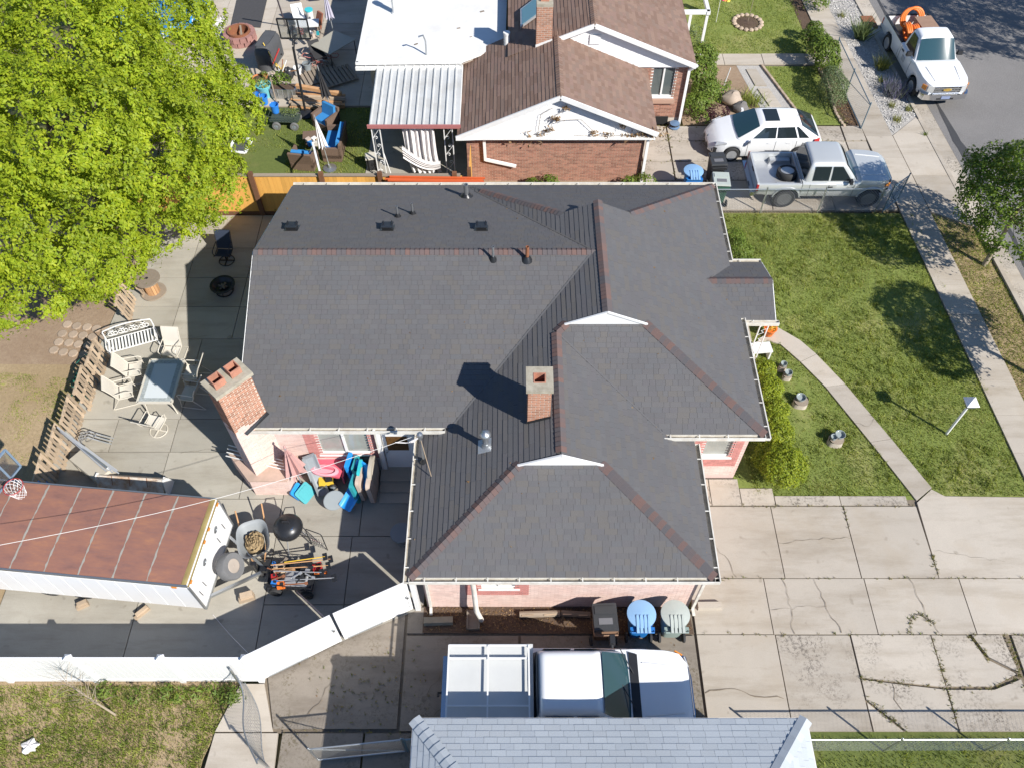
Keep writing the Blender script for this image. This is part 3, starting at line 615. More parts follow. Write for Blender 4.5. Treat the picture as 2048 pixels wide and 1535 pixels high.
def window(parent, o, u, nrm, w, z0, z1, n=1, frame=m_white, blind=None, slide=True, sill=True, depth=.09):
    """frame, pane(s) and sill set in an opening; o is the left lower corner on the wall face"""
    o = Vector(o); u = Vector(u).normalized(); nrm = Vector(nrm).normalized(); zz = Vector((0, 0, 1)); l = Vector(root_loc(parent)); o = o-l
    f = MB(); t = .055; back = -nrm*depth
    def bar(a, c, d, e): f.slab([o+u*a+zz*d+back, o+u*c+zz*d+back, o+u*c+zz*e+back, o+u*a+zz*e+back], nrm*.06)
    h0, h1 = z0, z1
    bar(0, w, h0, h0+t); bar(0, w, h1-t, h1); bar(0, t, h0+t, h1-t); bar(w-t, w, h0+t, h1-t)
    for i in range(1, n): bar(w*i/n-t*.6, w*i/n+t*.6, h0+t, h1-t)
    fr = f.build('window', frame, parent)
    for i in range(n):
        a, c = (t if i == 0 else w*i/n+t*.6), (w-t if i == n-1 else w*(i+1)/n-t*.6)
        MB().slab([o+u*a+zz*(h0+t)-nrm*(depth-.012), o+u*c+zz*(h0+t)-nrm*(depth-.012), o+u*c+zz*(h1-t)-nrm*(depth-.012), o+u*a+zz*(h1-t)-nrm*(depth-.012)], -nrm*.01).build('pane', blind or m_winglass, fr)
    if sill: MB().slab([o-u*.04+zz*(h0-.05)-nrm*.06, o+u*(w+.04)+zz*(h0-.05)-nrm*.06, o+u*(w+.04)+zz*(h0-.004)-nrm*.06, o-u*.04+zz*(h0-.004)-nrm*.06], nrm*.1).build('sill', frame, fr)
    return fr
def gutter(parent, a, b, out_dir, w=.12, h=.11, m=m_gutter, hang=.75):
    """open trough along an eave; a, b run along its inner top edge"""
    a = Vector(a); b = Vector(b); o = Vector(out_dir).normalized(); zz = Vector((0, 0, 1)); d = (b-a).normalized(); g = MB(); l = Vector(root_loc(parent)); a = a-l; b = b-l
    g.slab([a, b, b-zz*h, a-zz*h], o*.008); g.slab([a-zz*h, b-zz*h, b-zz*h+o*w, a-zz*h+o*w], zz*.008)
    g.slab([a+o*w, b+o*w, b+o*w-zz*(h-.0), a+o*w-zz*(h-.0)], o*.008); g.slab([a+o*(w-.014)+zz*.004, b+o*(w-.014)+zz*.004, b+o*(w+.014)+zz*.004, a+o*(w+.014)+zz*.004], zz*.012)
    for p in (a, b): g.slab([p, p+o*w, p+o*w-zz*h, p-zz*h], d*(.006 if p is a else -.006))
    n = int((b-a).length/hang)
    for i in range(n): g.box(a+d*(hang*(i+.5))+o*w*.5+zz*.006, (.03 if abs(d.x) > .5 else w*1.1, w*1.1 if abs(d.x) > .5 else .03, .006))
    go = g.build('gutter', m, parent)
    MB().slab([a-zz*(h-.03)+o*.01, b-zz*(h-.03)+o*.01, b-zz*(h-.03)+o*(w-.004), a-zz*(h-.03)+o*(w-.004)], zz*.004).build('silt', m_gutterin, go)
    return go
def downspout(parent, pts, w=.07, m=m_gutter, round_=False):
    l = Vector(root_loc(parent)); b = MB(); p = [Vector(q)-l for q in pts]
    if round_: b.tube(p, w*.6, 10)
    else:
        for i in range(len(p)-1): b.bar(p[i], p[i+1]+(p[i+1]-p[i]).normalized()*w*.3, w, w*.8, (0, 1, 0))
    return b.build('downspout', m, parent, smooth=50 if round_ else None)

# ------------------------------------------------------------------ the pink brick house
house = thing('brick_house', 'pink painted brick house with a dark charcoal shingle roof and two brick chimneys', 'house', (0, 14, 0))
AE, AR = 2.75, 4.45
RA_F = [(-7.2, 11.76, AE), (-1.59, 11.76, AE), (2.27, 16.5, AR), (-7.2, 16.5, AR)]
RA_B = [(-1.59, 21.2, AE), (-7.2, 21.2, AE), (-7.2, 16.5, AR), (2.27, 16.5, AR)]
RBL = [(-2.45, 11.9, 2.372), (-2.45, 7.78, 2.372), (.17, 10.22, 3.525), (1.18, 10.22, 3.969), (1.18, 13.98, 3.969), (1.43, 14.2, 4.079), (2.5, 14.2, 4.55), (2.5, 16.5, 4.55), (2.27, 16.5, 4.45), (-1.59, 11.76, AE), (-1.59, 11.9, AE)]
RBLn = [(2.27, 16.5, 4.45), (2.5, 16.5, 4.55), (2.5, 18.4, 4.55), (1.5, 18.4, 4.11), (-1.59, 21.2, AE)]
RB_R = [(6.6, 11.55, AE), (6.6, 21.2, AE), (3.5, 18.4, 4.111), (2.5, 18.4, 4.55), (2.5, 14.2, 4.55), (3.57, 14.2, 4.08)]
RB_F = [(3.95, 11.55, AE), (6.6, 11.55, AE), (3.57, 14.2, 4.08), (1.43, 14.2, 4.08), (1.18, 13.98, 3.97)]
RB_N = [(6.6, 21.2, AE), (-1.59, 21.2, AE), (1.5, 18.4, 4.11), (3.5, 18.4, 4.11)]
RC_R = [(4.82, 7.78, 2.372), (4.82, 11.7, 2.372), (3.95, 11.55, 2.75), (1.18, 13.98, 3.97), (1.18, 10.22, 3.97), (2.19, 10.22, 3.525)]
RC_F = [(-2.45, 7.78, 2.372), (4.82, 7.78, 2.372), (2.19, 10.22, 3.525), (.17, 10.22, 3.525)]
RP_F = [(6.62, 15.5, 2.66), (7.62, 15.5, 2.66), (7.62, 16.65, 3.12), (5.72, 16.65, 3.12), (6.6, 15.5, 2.74)]
RP_B = [(7.62, 17.8, 2.66), (6.62, 17.8, 2.66), (6.6, 17.8, 2.74), (5.72, 16.65, 3.12), (7.62, 16.65, 3.12)]
RP_F = [(6.6, 15.5, 2.66), (7.62, 15.5, 2.66), (7.62, 16.65, 3.12), (5.72, 16.65, 3.12)]
RP_B = [(7.62, 17.8, 2.66), (6.6, 17.8, 2.66), (5.72, 16.65, 3.12), (7.62, 16.65, 3.12)]
planes = [RA_F, RA_B, RBL, RB_R, RB_F, RB_N, RC_R, RC_F]
deck = MB()
for p in planes: deck.slab([Vector(q)-Vector((0, 0, .012)) for q in p], (0, 0, -.09))
deck.slab([Vector(q)-Vector((0, 0, .012)) for q in RBLn], (0, 0, -.04))
for p in (RP_F, RP_B): deck.slab([Vector(q)-Vector((0, 0, .0)) for q in p], (0, 0, -.06))
roof = deck.build('roof', m_sh_main, house, world=True)
sh = []
def eave_first(p, i): return p[i:]+p[:i]
shingle_geo(RC_F, .143, (.12, .33), .011, sh); nf = len(sh)
for p in (RA_F, RA_B, RB_R, RB_F, RB_N, RP_F, RP_B): shingle_geo(p, .143, (.12, .33), .010, sh)
shingle_geo([RBL[1], RBL[0]]+RBL[:1:-1], .143, (.3, .9), .013, sh)
shingle_geo(eave_first([(-1.59, 21.2, AE), (-1.59, 16.5, AE), (2.27, 16.5, 4.45), (2.5, 16.5, 4.55), (2.5, 18.4, 4.55), (1.5, 18.4, 4.11)], 0) if False else [(2.5, 18.4, 4.55), (2.5, 16.5, 4.55), (2.27, 16.5, 4.45), (-1.59, 21.2, AE), (1.5, 18.4, 4.11)], .143, (.3, .9), .013, sh)
shingle_geo(RC_R, .143, (.12, .33), .010, sh)
def camdist(p): return (p[0]-Vector((0, 0, 21))).length
lay_pieces(sh, SH_F, 'shingle', m_sh_main, roof, 300, camdist)
rd_ = []
for P4, n_ in ((RA_F, 34), (RB_R, 20), (RC_F, 12), (RB_F, 12), (RA_B, 20), (RC_R, 10), (RBL[:4], 14)):
    q = [Vector(p) for p in P4[:4]]
    for _ in range(n_):
        u_, v_ = random.random(), random.random(); c_ = (q[0].lerp(q[1], u_)).lerp(q[3].lerp(q[2], u_), v_)+Vector((0, 0, .016)); s_ = random.uniform(.012, .035)
        rd_.append([c_+Vector((random.gauss(0, s_), random.gauss(0, s_), 0.0)) for _ in range(3)])
rdm = MB()
for t_ in rd_: rdm.add(t_, [(0, 1, 2)])
tag(rdm.build('roof_litter', L_dead, roof, world=True), kind='stuff')
caps = []
for a, b in (((-7.2, 16.5, AR+.01), (2.35, 16.5, AR+.01)), ((2.5, 18.45, 4.56), (2.5, 14.2, 4.56)), ((1.18, 13.95, 3.98), (1.18, 10.3, 3.98)), ((-2.45, 7.78, 2.38), (.17, 10.22, 3.535)), ((4.82, 7.78, 2.38), (2.19, 10.22, 3.535)),
             ((6.6, 11.55, 2.76), (3.57, 14.2, 4.09)), ((1.18, 13.98, 3.98), (1.43, 14.2, 4.09)), ((6.6, 21.2, 2.76), (3.5, 18.4, 4.12)), ((-1.0, 20.66, 3.02), (1.5, 18.4, 4.12)), ((7.62, 16.65, 3.13), (5.72, 16.65, 3.13))):
    cap_geo(a, b, .135, .135, caps)
lay_pieces(caps, CAP_F, 'ridge_cap', m_sh_cap, roof, 290, camdist)
# small gablets
for pts in ([(1.40, 14.19, 4.075), (3.60, 14.19, 4.075), (2.5, 14.19, 4.56)], [(.14, 10.21, 3.52), (2.22, 10.21, 3.52), (1.18, 10.21, 3.985)], [(1.5, 18.36, 4.08), (3.5, 18.36, 4.08), (2.5, 18.36, 4.52)]):
    s = 1 if pts[0][1] > 15 else -1
    g = MB().slab(pts, (0, s*.03, 0)).build('gablet', m_white, roof, world=True)
    if s > 0: continue
    t = MB(); A, B_, C_ = [Vector(p) for p in pts]
    for p, q in ((A, C_), (C_, B_)): t.bar(p+Vector((0, s*.04, .005)), q+Vector((0, s*.04, .005)), .045, .05)
    t.build('rake_board', m_white, roof, world=True)
# valley flashing lines
for a, b in (((-1.59, 11.76, AE), (2.27, 16.5, AR)), ((3.95, 11.55, AE), (1.18, 13.98, 3.97)), ((2.27, 16.5, AR), (-1.2, 20.7, 2.93)), ((6.6, 15.5, 2.68), (5.72, 16.65, 3.13)), ((6.6, 17.8, 2.68), (5.72, 16.65, 3.13))):
    MB().bar(Vector(a)+Vector((0, 0, .018)), Vector(b)+Vector((0, 0, .018)), .05, .012).build('valley', m_sh_main, roof, world=True)
# gutters
gutter(house, (-7.15, 11.76, 2.74), (-1.75, 11.76, 2.74), (0, -1, 0)); gutter(house, (3.75, 11.55, 2.74), (6.6, 11.55, 2.74), (0, -1, 0)); gutter(house, (-2.45, 7.78, 2.36), (4.94, 7.78, 2.36), (0, -1, 0))
gutter(house, (-2.45, 7.66, 2.36), (-2.45, 11.9, 2.36), (-1, 0, 0), h=.09); gutter(house, (4.82, 7.66, 2.36), (4.82, 11.5, 2.36), (1, 0, 0)); gutter(house, (6.6, 11.43, 2.74), (6.6, 15.5, 2.74), (1, 0, 0)); gutter(house, (6.6, 17.8, 2.74), (6.6, 21.3, 2.74), (1, 0, 0))
gutter(house, (-7.2, 21.2, 2.74), (6.7, 21.2, 2.74), (0, 1, 0)); gutter(house, (6.6, 15.5, 2.65), (7.72, 15.5, 2.65), (0, -1, 0)); gutter(house, (6.6, 17.8, 2.65), (7.62, 17.8, 2.65), (0, 1, 0), h=.08)
fb = MB()
fb.slab([(-7.22, 11.7, 2.72), (-7.22, 16.5, 4.42), (-7.22, 16.5, 4.25), (-7.22, 11.7, 2.55)], (-.02, 0, 0)); fb.slab([(-7.22, 21.2, 2.72), (-7.22, 16.5, 4.42), (-7.22, 16.5, 4.25), (-7.22, 21.2, 2.55)], (-.02, 0, 0))
fb.slab([(7.625, 15.5, 2.65), (7.625, 16.65, 3.1), (7.625, 16.65, 2.98), (7.625, 15.5, 2.53)], (.02, 0, 0)); fb.slab([(7.625, 17.8, 2.65), (7.625, 16.65, 3.1), (7.625, 16.65, 2.98), (7.625, 17.8, 2.53)], (.02, 0, 0))
# soffits
for x0, x1, y0, y1, z in ((-7.15, -2.3, 11.78, 12.1, 2.56), (3.9, 6.58, 11.57, 11.85, 2.56), (-2.43, 4.8, 7.8, 8.0, 2.2), (-7.1, 6.58, 20.8, 21.18, 2.56), (6.3, 6.58, 11.57, 21.1, 2.56), (6.6, 7.6, 15.52, 17.78, 2.52)): fb.slab(rect3 if False else [(x0, y0, z), (x1, y0, z), (x1, y1, z), (x0, y1, z)], (0, 0, .02))
fb.build('fascia', m_white, house, world=True)
# walls with window openings
wl = MB(); bricks = []; rose = []
hA = (1.52, 3.0, .92, 2.2)       # along the A wall from x=-6.9
dA = (3.30, 4.2, .28, 2.32)
wall(wl, (-6.9, 12.05, 0), (1, 0, 0), 4.75, 0, 2.58, (0, -1, 0), .2, [hA, dA])
hC = (1.40, 2.36, 1.27, 2.0)
wall(wl, (-2.2, 7.95, 0), (1, 0, 0), 6.8, 0, 2.22, (0, -1, 0), .2, [hC])
hB = (.60, 1.45, 1.18, 2.25)
wall(wl, (4.6, 11.8, 0), (1, 0, 0), 1.78, 0, 2.58, (0, -1, 0), .2, [hB])
wall(wl, (-2.2, 8.15, 0), (0, 1, 0), 3.9, 0, 2.3, (-1, 0, 0)); wall(wl, (4.6, 8.15, 0), (0, 1, 0), 3.6, 0, 2.22, (1, 0, 0)); wall(wl, (6.38, 12.0, 0), (0, 1, 0), 8.8, 0, 2.58, (1, 0, 0))
wall(wl, (-6.9, 12.25, 0), (0, 1, 0), 8.55, 0, 2.58, (-1, 0, 0)); wall(wl, (-6.9, 20.8, 0), (1, 0, 0), 13.28, 0, 2.58, (0, 1, 0))
wl.slab([(-6.9, 12.05, 2.58), (-6.9, 20.8, 2.58), (-6.9, 16.5, 4.3)], (.15, 0, 0))
wo_ = wl.build('wall', m_pinkmort, house, world=True)
brick_geo((-6.9, 12.05, 0), (1, 0, 0), 4.75, 0, 2.56, (0, -1, 0), bricks, proud=.004, holes=[(1.2, 3.3, .75, 2.6), dA]); brick_geo((-2.2, 7.95, 0), (1, 0, 0), 6.8, 0, 2.2, (0, -1, 0), bricks, proud=.005, holes=[(1.04, 2.62, .87, 2.3)])
brick_geo((4.6, 11.8, 0), (1, 0, 0), 1.78, .2, 2.56, (0, -1, 0), bricks, proud=.005, holes=[(.35, 1.68, .7, 2.6)])
for o_, x0, x1, z0, z1, h in (((-6.9, 12.05, 0), 1.2, 3.28, .75, 2.56, hA), ((-2.2, 7.95, 0), 1.04, 2.62, .87, 2.2, hC), ((4.6, 11.8, 0), .35, 1.68, .7, 2.56, hB)):
    brick_geo(Vector(o_)+Vector((x0, 0, 0)), (1, 0, 0), x1-x0, z0, z1, (0, -1, 0), rose, proud=.008, holes=[(h[0]-x0, h[1]-x0, h[2], h[3])])
brick_geo((4.6, 8.15, 0), (0, 1, 0), 3.6, 0, 2.2, (1, 0, 0), bricks, proud=.005); brick_geo((6.38, 12.0, 0), (0, 1, 0), 8.8, 0, 2.56, (1, 0, 0), bricks, proud=.005)
lay_pieces(bricks, BR_F2, 'painted_brick', m_pink, wo_, 0, stuff='painted_bricks'); lay_pieces(rose, BR_F2, 'rose_brick', m_pinkdark, wo_, 0, stuff='rose_brick_surround')
m_blind = mat('white blind behind glass', (.50, .50, .46), .25, var=.15, scale=3, stretch=(1, 1, 14))
m_pane2 = mat('dusty window glass', (.33, .34, .31), .12, var=.3, scale=2.5)
window(house, (-6.9+hA[0], 12.05, 0), (1, 0, 0), (0, -1, 0), hA[1]-hA[0], hA[2], hA[3], 2, blind=m_pane2)
window(house, (-2.2+hC[0], 7.95, 0), (1, 0, 0), (0, -1, 0), hC[1]-hC[0], hC[2], hC[3], 2, blind=m_blind); window(house, (4.6+hB[0], 11.8, 0), (1, 0, 0), (0, -1, 0), hB[1]-hB[0], hB[2], hB[3], 1, blind=m_pane2)
MB().box((6.1, 11.77, 1.15), (.02, .02, .02)).build('vent_brick', m_rust, house, world=True)
dr = MB().slab([(-3.55, 12.0, .3), (-2.75, 12.0, .3), (-2.75, 12.0, 2.28), (-3.55, 12.0, 2.28)], (0, .05, 0)).build('door', m_white, house, world=True)
MB().slab([(-3.44, 11.99, 1.25), (-2.86, 11.99, 1.25), (-2.86, 11.99, 1.95), (-3.44, 11.99, 1.95)], (0, -.008, 0)).build('door_glass', mat('brown stained glass', (.12, .06, .02), .3, var=.8, scale=14), dr, world=True)
MB().box((-3.47, 11.97, 1.2), (.05, .06, .05)).build('handle', m_galv, dr, world=True)
MB().bar((-3.62, 11.97, .3), (-3.62, 11.97, 2.32), .1, .1).bar((-2.7, 11.97, .3), (-2.7, 11.97, 2.32), .1, .1).bar((-3.66, 11.97, 2.36), (-2.66, 11.97, 2.36), .1, .1).build('door_frame', m_white, house, world=True)
st = MB()
for i, (y0, z1) in enumerate(((11.55, .28), (11.25, .19), (10.95, .1))): st.prism(rect(-3.75, -2.3, y0, 12.03-i*.002), .04, z1)
for i, (y0, y1, z1) in enumerate(((11.55, 12.02, .30), (11.25, 11.55, .2), (10.95, 11.25, .11))): MB().prism(rect(-3.75, -2.3, y0, y1), .04, z1).build('step', m_conc_patio, house, world=True)
# downspouts
downspout(house, [(-2.12, 7.72, 2.28), (-2.1, 7.88, 2.05), (-2.1, 7.88, .22), (-2.1, 7.74, .08)]); downspout(house, [(-.95, 7.72, 2.28), (-.93, 7.72, 1.9), (-.9, 7.62, .6), (-.78, 7.55, .15)], .11, round_=True)
downspout(house, [(4.62, 7.74, 2.28), (4.68, 7.86, 2.05), (4.68, 7.86, .2), (4.72, 7.72, .08)]); downspout(house, [(-3.62, 11.7, 2.7), (-3.68, 11.95, 2.45), (-3.68, 11.95, .2)])
# painted chimneys
def chimney(x, y, wx, wy, z0, z1, rz, pots, cap, singles, zpaint=None, parent=house):
    """hollow stack: mortar walls, bricks, slab cap with openings, clay flues"""
    M_ = Matrix.Translation((x, y, 0)) @ Matrix.Rotation(rz, 4, 'Z'); zc = z1-.55
    core = MB().box((0, 0, (z0+zc)/2), (wx, wy, zc-z0))
    for c_, d_ in (((0, wy/2-.045, (zc+z1)/2), (wx, .09, z1-zc)), ((0, -wy/2+.045, (zc+z1)/2), (wx, .09, z1-zc)), ((wx/2-.045, 0, (zc+z1)/2), (.09, wy-.18, z1-zc)), ((-wx/2+.045, 0, (zc+z1)/2), (.09, wy-.18, z1-zc))): core.box(c_, d_)
    ch = core.xf(M_).build('chimney', m_mortar, parent, world=True); br = []; pb = []
    for (ox, oy), u, L, nn in (((-wx/2, -wy/2), (1, 0, 0), wx, (0, -1, 0)), ((wx/2, -wy/2), (0, 1, 0), wy, (1, 0, 0)), ((wx/2, wy/2), (-1, 0, 0), wx, (0, 1, 0)), ((-wx/2, wy/2), (0, -1, 0), wy, (-1, 0, 0))):
        q = []
        brick_geo((ox, oy, 0), u, L, z0, z1, nn, q, proud=.008, gap=.019, bh=.074)
        for b in q:
            w_ = [M_ @ p for p in b]
            (pb if zpaint and b[0].z < zpaint+random.uniform(-.12, .12) else br).append(w_)
    lay_pieces(br, BR_F2, 'brick', m_brick, ch, singles, lambda p: (p[4]-p[0]).normalized().y+(.0 if p[0].z > 3 else 5), stuff='rear_bricks')
    if pb: lay_pieces(pb, BR_F2, 'painted_brick', m_pink, ch, 0, stuff='painted_bricks')
    cw, cd = wx+cap, wy+cap; holes = [(p[0]+cw/2-p[2]/2, p[0]+cw/2+p[2]/2, p[1]+cd/2-p[2]/2, p[1]+cd/2+p[2]/2) for p in pots]; cb = MB()
    for a, b_, c_, d_ in wall_cells(cw, 0, cd, holes): cb.box(((a+b_)/2-cw/2, (c_+d_)/2-cd/2, z1+.055), (b_-a, d_-c_, .11))
    cb.xf(M_).build('chimney_cap', m_cap, ch, world=True)
    for px_, py_, s, h in pots:
        f = MB(); t = .03; zb_ = z1-.45; hh = z1+.11+h-zb_
        for a, b_, d1, d2 in ((0, -s/2+t/2, s, t), (0, s/2-t/2, s, t), (-s/2+t/2, 0, t, s-2*t), (s/2-t/2, 0, t, s-2*t)): f.box((px_+a, py_+b_, zb_+hh/2), (d1-.004, d2-.004, hh))
        fo = f.xf(M_).build('flue', m_flue, ch, world=True)
        MB().box((px_, py_, zb_+.03), (s-2*t, s-2*t, .02)).xf(M_).build('dark_flue_floor', m_dark, fo, world=True)  # near-black floor: soot and the shade of the hollow in one colour
    return ch
chimney(.66, 11.63, .55, .62, 3.3, 4.98, 0, [(0, .02, .3, .012)], .1, 150)
chimney(-6.96, 11.93, .95, .55, 0.02, 4.62, R(46), [(-.24, 0, .30, .22), (.22, 0, .30, .22)], .12, 150, 3.0)
# flashing at chimney feet
MB().slab([(.36, 11.3, 3.64), (.96, 11.3, 3.9), (.96, 11.3, 3.98), (.36, 11.3, 3.72)], (0, -.012, 0)).build('flashing', m_blkmetal, house, world=True)
MB().slab([(-6.96, 11.55, 2.84), (-6.42, 12.09, 3.02), (-6.38, 12.09, 2.93), (-6.9, 11.53, 2.76)], (.02, -.02, 0)).build('flashing', m_blkmetal, house, world=True)
# barbecue bench at the corner chimney
bq = MB().prism([(-8.0, 12.08), (-7.28, 11.24), (-6.25, 11.24), (-6.05, 12.04), (-6.9, 12.04), (-7.2, 12.4)], .03, .82).build('barbecue_bench', m_pinkmort, house, world=True)
bb = []
brick_geo((-7.28, 11.24, 0), (1, 0, 0), 1.03, .05, .8, (0, -1, 0), bb, proud=.004); brick_geo((-8.0, 12.08, 0), (.72, -.84, 0), 1.1, .05, .8, (-.76, -.65, 0), bb, proud=.004)
lay_pieces(bb, BR_F2, 'painted_brick', m_pink, bq, 0, stuff='painted_bricks')
MB().prism([(-8.02, 12.1), (-7.29, 11.22), (-6.23, 11.22), (-6.03, 12.04), (-6.9, 12.04), (-7.2, 12.42)], .82, .86).build('bench_top', mat('bench top', (.50, .36, .29), .85, var=.25, scale=3, dirt=(.3, .25, .18), dirt_amt=.5), bq, world=True)
# roof vents and pipes
def zA(y): return AR-(AR-AE)/4.7*(y-16.5) if y > 16.5 else AR-(AR-AE)/4.74*(16.5-y)
for x in (-6.46, -3.66, -.9):
    v = MB(); y = 17.95; z = zA(y)
    v.slab([(x-.17, y-.17, z+.16), (x+.17, y-.17, z+.16), (x+.17, y+.17, z+.08), (x-.17, y+.17, z+.08)], (0, 0, .025))
    for a, b in (((x-.14, y-.15), (x+.14, y-.12)), ((x-.14, y-.12), (x-.11, y+.15)), ((x+.11, y-.12), (x+.14, y+.15))): v.box(((a[0]+b[0])/2, (a[1]+b[1])/2, z+.06), (b[0]-a[0], b[1]-a[1], .2))
    v.slab([(x-.2, y-.2, z+.08), (x+.2, y-.2, z+.08), (x+.2, y+.2, z-.06), (x-.2, y+.2, z-.06)], (0, 0, .01))
    v.build('roof_vent', m_blkmetal, roof, world=True)
def pipe(x, y, z, h, r, m, base=True, parent=roof, nm='vent_pipe', cap=None):
    MB().lathe([(r, 0), (r, h), (r*.75, h), (r*.75, h-.1)], (x, y, z), 10).build(nm, m, parent, smooth=40, world=True)
    if base: MB().lathe([(r*3.2, -.03), (r*2.4, .05), (r*1.3, .13)], (x, y, z), 12).build('pipe_boot', m_blkmetal, parent, smooth=40, world=True)
pipe(-.52, 16.25, zA(16.25), .5, .035, m_galv); pipe(.42, 16.25, zA(16.25), .5, .05, m_rust)
pipe(-3.45, 18.75, zA(18.75), .42, .035, m_galv); pipe(-3.02, 18.95, zA(18.95), .42, .035, m_galv); pipe(-1.45, 20.25, zA(20.25), .5, .075, m_galv)
# galvanised flue with round cap
def zBL(x): return 3.45+.44*x
fx, fy = -.66, 10.95; fz = zBL(fx)
fl = MB().lathe([(.075, -.1), (.075, .52)], (fx, fy, fz), 14).lathe([(.11, 0), (.09, .14)], (fx, fy, fz), 14).build('flue_pipe', m_galv, roof, smooth=40, world=True)
MB().lathe([(.02, .50), (.14, .52), (.14, .56), (.09, .62), (.0, .65)], (fx, fy, fz), 18).build('flue_cap', m_galv, fl, smooth=50, world=True)
MB().slab([(fx-.2, fy-.2, zBL(fx-.2)+.02), (fx+.14, fy-.2, zBL(fx+.14)+.02), (fx+.14, fy+.2, zBL(fx+.14)+.02), (fx-.2, fy+.2, zBL(fx-.2)+.02)], (0, 0, .006)).build('flashing', m_alu, fl, world=True)
# service mast
ms = MB().tube([(-2.28, 10.9, zBL(-2.28)-.1), (-2.28, 10.95, 3.6)], .03, 10).build('service_mast', m_galv, roof, smooth=40, world=True)
MB().lathe([(.07, 3.58), (.085, 3.64), (.07, 3.72), (0, 3.75)], (-2.28, 10.95, 0), 12).build('weatherhead', m_galv, ms, smooth=40, world=True)
MB().lathe([(.1, 0), (.07, .06), (.035, .16)], (-2.28, 10.9, zBL(-2.28)), 12).build('mast_boot', m_blkmetal, ms, smooth=40, world=True)
wc = MB()
for k in range(3): wc.tube([(-2.28, 10.9, 3.66), (-2.45-.05*k, 10.85, 3.5), (-2.65, 10.88+.03*k, 3.42-.05*k), (-2.9, 10.86, 3.47)], .013, 5)
wc.build('drip_loop', m_fab_white, ms, world=True)
MB().tube([(-2.28, 10.95, 3.5), (-2.05, 10.4, zBL(-2.05)+.04)], .012, 5).build('guy_rod', m_woodlt, ms, world=True)
# front porch posts
for x, y in ((7.42, 15.62), (7.42, 17.68)):
    pp = MB()
    for dx in (-.12, .12): pp.bar((x+dx, y, 0.06), (x+dx, y, 2.55), .03, .03)
    for k in range(6): pp.tube([(x-.12, y, .3+k*.38), (x+.05, y, .42+k*.38), (x-.04, y, .5+k*.38), (x+.12, y, .62+k*.38)], .01, 4)
    pp.build('porch_post', m_white, house, world=True)
MB().prism(rect(6.38, 7.75, 15.4, 17.9), 0, .12).build('porch_floor', m_conc, house, world=True)

# ------------------------------------------------------------------ neighbour's brown roofed brick house
nb = thing('brick_house', 'red brick house with brown shingle gables, white siding and a flat white rear roof', 'house', (2, 30, 0))
N1L = [(-1.95, 24.3, 2.3), (1.65, 24.3, 3.96), (1.65, 29.2, 3.96), (-1.95, 29.2, 2.3)]
N1L = [(-1.95, 29.2, 2.3), (-1.95, 24.3, 2.3), (1.65, 24.3, 3.96), (1.65, 29.2, 3.96)]
N1R = [(5.15, 24.3, 2.45), (5.15, 28.2, 2.45), (1.65, 28.2, 3.96), (1.65, 24.3, 3.96)]
N2R = [(6.9, 27.8, 2.85), (6.9, 40, 2.85), (2.97, 40, 4.48), (2.97, 27.8, 4.48)]
N2L = [(-.15, 40, 3.19), (-.15, 28.9, 3.19), (1.25, 27.8, 3.77), (2.97, 27.8, 4.48), (2.97, 40, 4.48)]
d = MB()
for p in (N1L, N1R, N2R, N2L): d.slab([Vector(q)-Vector((0, 0, .012)) for q in p], (0, 0, -.09))
nroof = d.build('roof', m_sh_brown, nb, world=True)
sh = []
shingle_geo(N1L, .143, (.3, .8), .016, sh); shingle_geo([N2L[0], (-.15, 27.8, 3.19)]+N2L[2:], .143, (.3, .8), .016, sh)
for p in (N1R, N2R): shingle_geo(p, .143, (.15, .34), .009, sh)
lay_pieces(sh, SH_F, 'shingle', m_sh_brown, nroof, 0, stuff='shingle_field')
caps = []
cap_geo((1.65, 24.3, 3.97), (1.65, 27.9, 3.97), .13, .14, caps); cap_geo((2.97, 27.8, 4.49), (2.97, 40, 4.49), .13, .14, caps)
lay_pieces(caps, CAP_F, 'ridge_cap', m_sh_brown, nroof, 30, camdist)
fl = MB().slab([(-5.82, 28.1, 2.66), (-1.9, 28.2, 2.66), (-.25, 29.3, 2.66), (-.12, 40, 2.66), (-5.75, 40, 2.66)], (0, 0, .09)).build('flat_roof', mat('white membrane', (.74, .74, .73), .7, var=.05, scale=1.2, dirt=(.52, .49, .44), dirt_amt=.45, dscale=.9), nroof, world=True)
MB().bar((-5.84, 28.06, 2.74), (-5.77, 40, 2.74), .1, .1).bar((-5.9, 28.06, 2.74), (-1.9, 28.15, 2.74), .1, .1).build('roof_edge', m_white, fl, world=True)
gutter(nb, (-5.9, 28.0, 2.66), (-1.95, 28.1, 2.66), (0, -1, 0), m=m_white)
MB().lathe([(.16, 0), (.16, .05), (.12, .06), (.12, .75), (.15, .76), (.15, .95)], (-4.67, 31.5, 2.74), 14).build('vent_pipe', m_white, fl, smooth=40, world=True)
MB().lathe([(.11, 0), (.11, .55), (.13, .56), (.13, .64)], (-.2, 28.75, 2.95), 12).build('vent_pipe', m_white, nroof, smooth=40, world=True)
MB().tube([(-3.26, 28.6, 2.74), (-3.25, 28.62, 3.3), (-3.32, 28.6, 3.55), (-3.5, 28.58, 3.5)], .035, 8).build('mast', m_galv, fl, smooth=40, world=True)
for x, y, s_ in ((-2.1, 30.4, .07), (-3.7, 29.3, .08), (-1.2, 31.6, .09), (-1.6, 29.8, .05)): MB().box((x, y, 2.757), (s_*2, s_, .012), rz=random.random()).build('debris', m_greywood, fl, world=True)
sk = MB().slab([(.32, 29.2, 3.45), (.98, 29.6, 3.72), (.98, 30.85, 3.72), (.32, 30.4, 3.45)], (0, 0, .1)).build('skylight', m_alu, nroof, world=True)
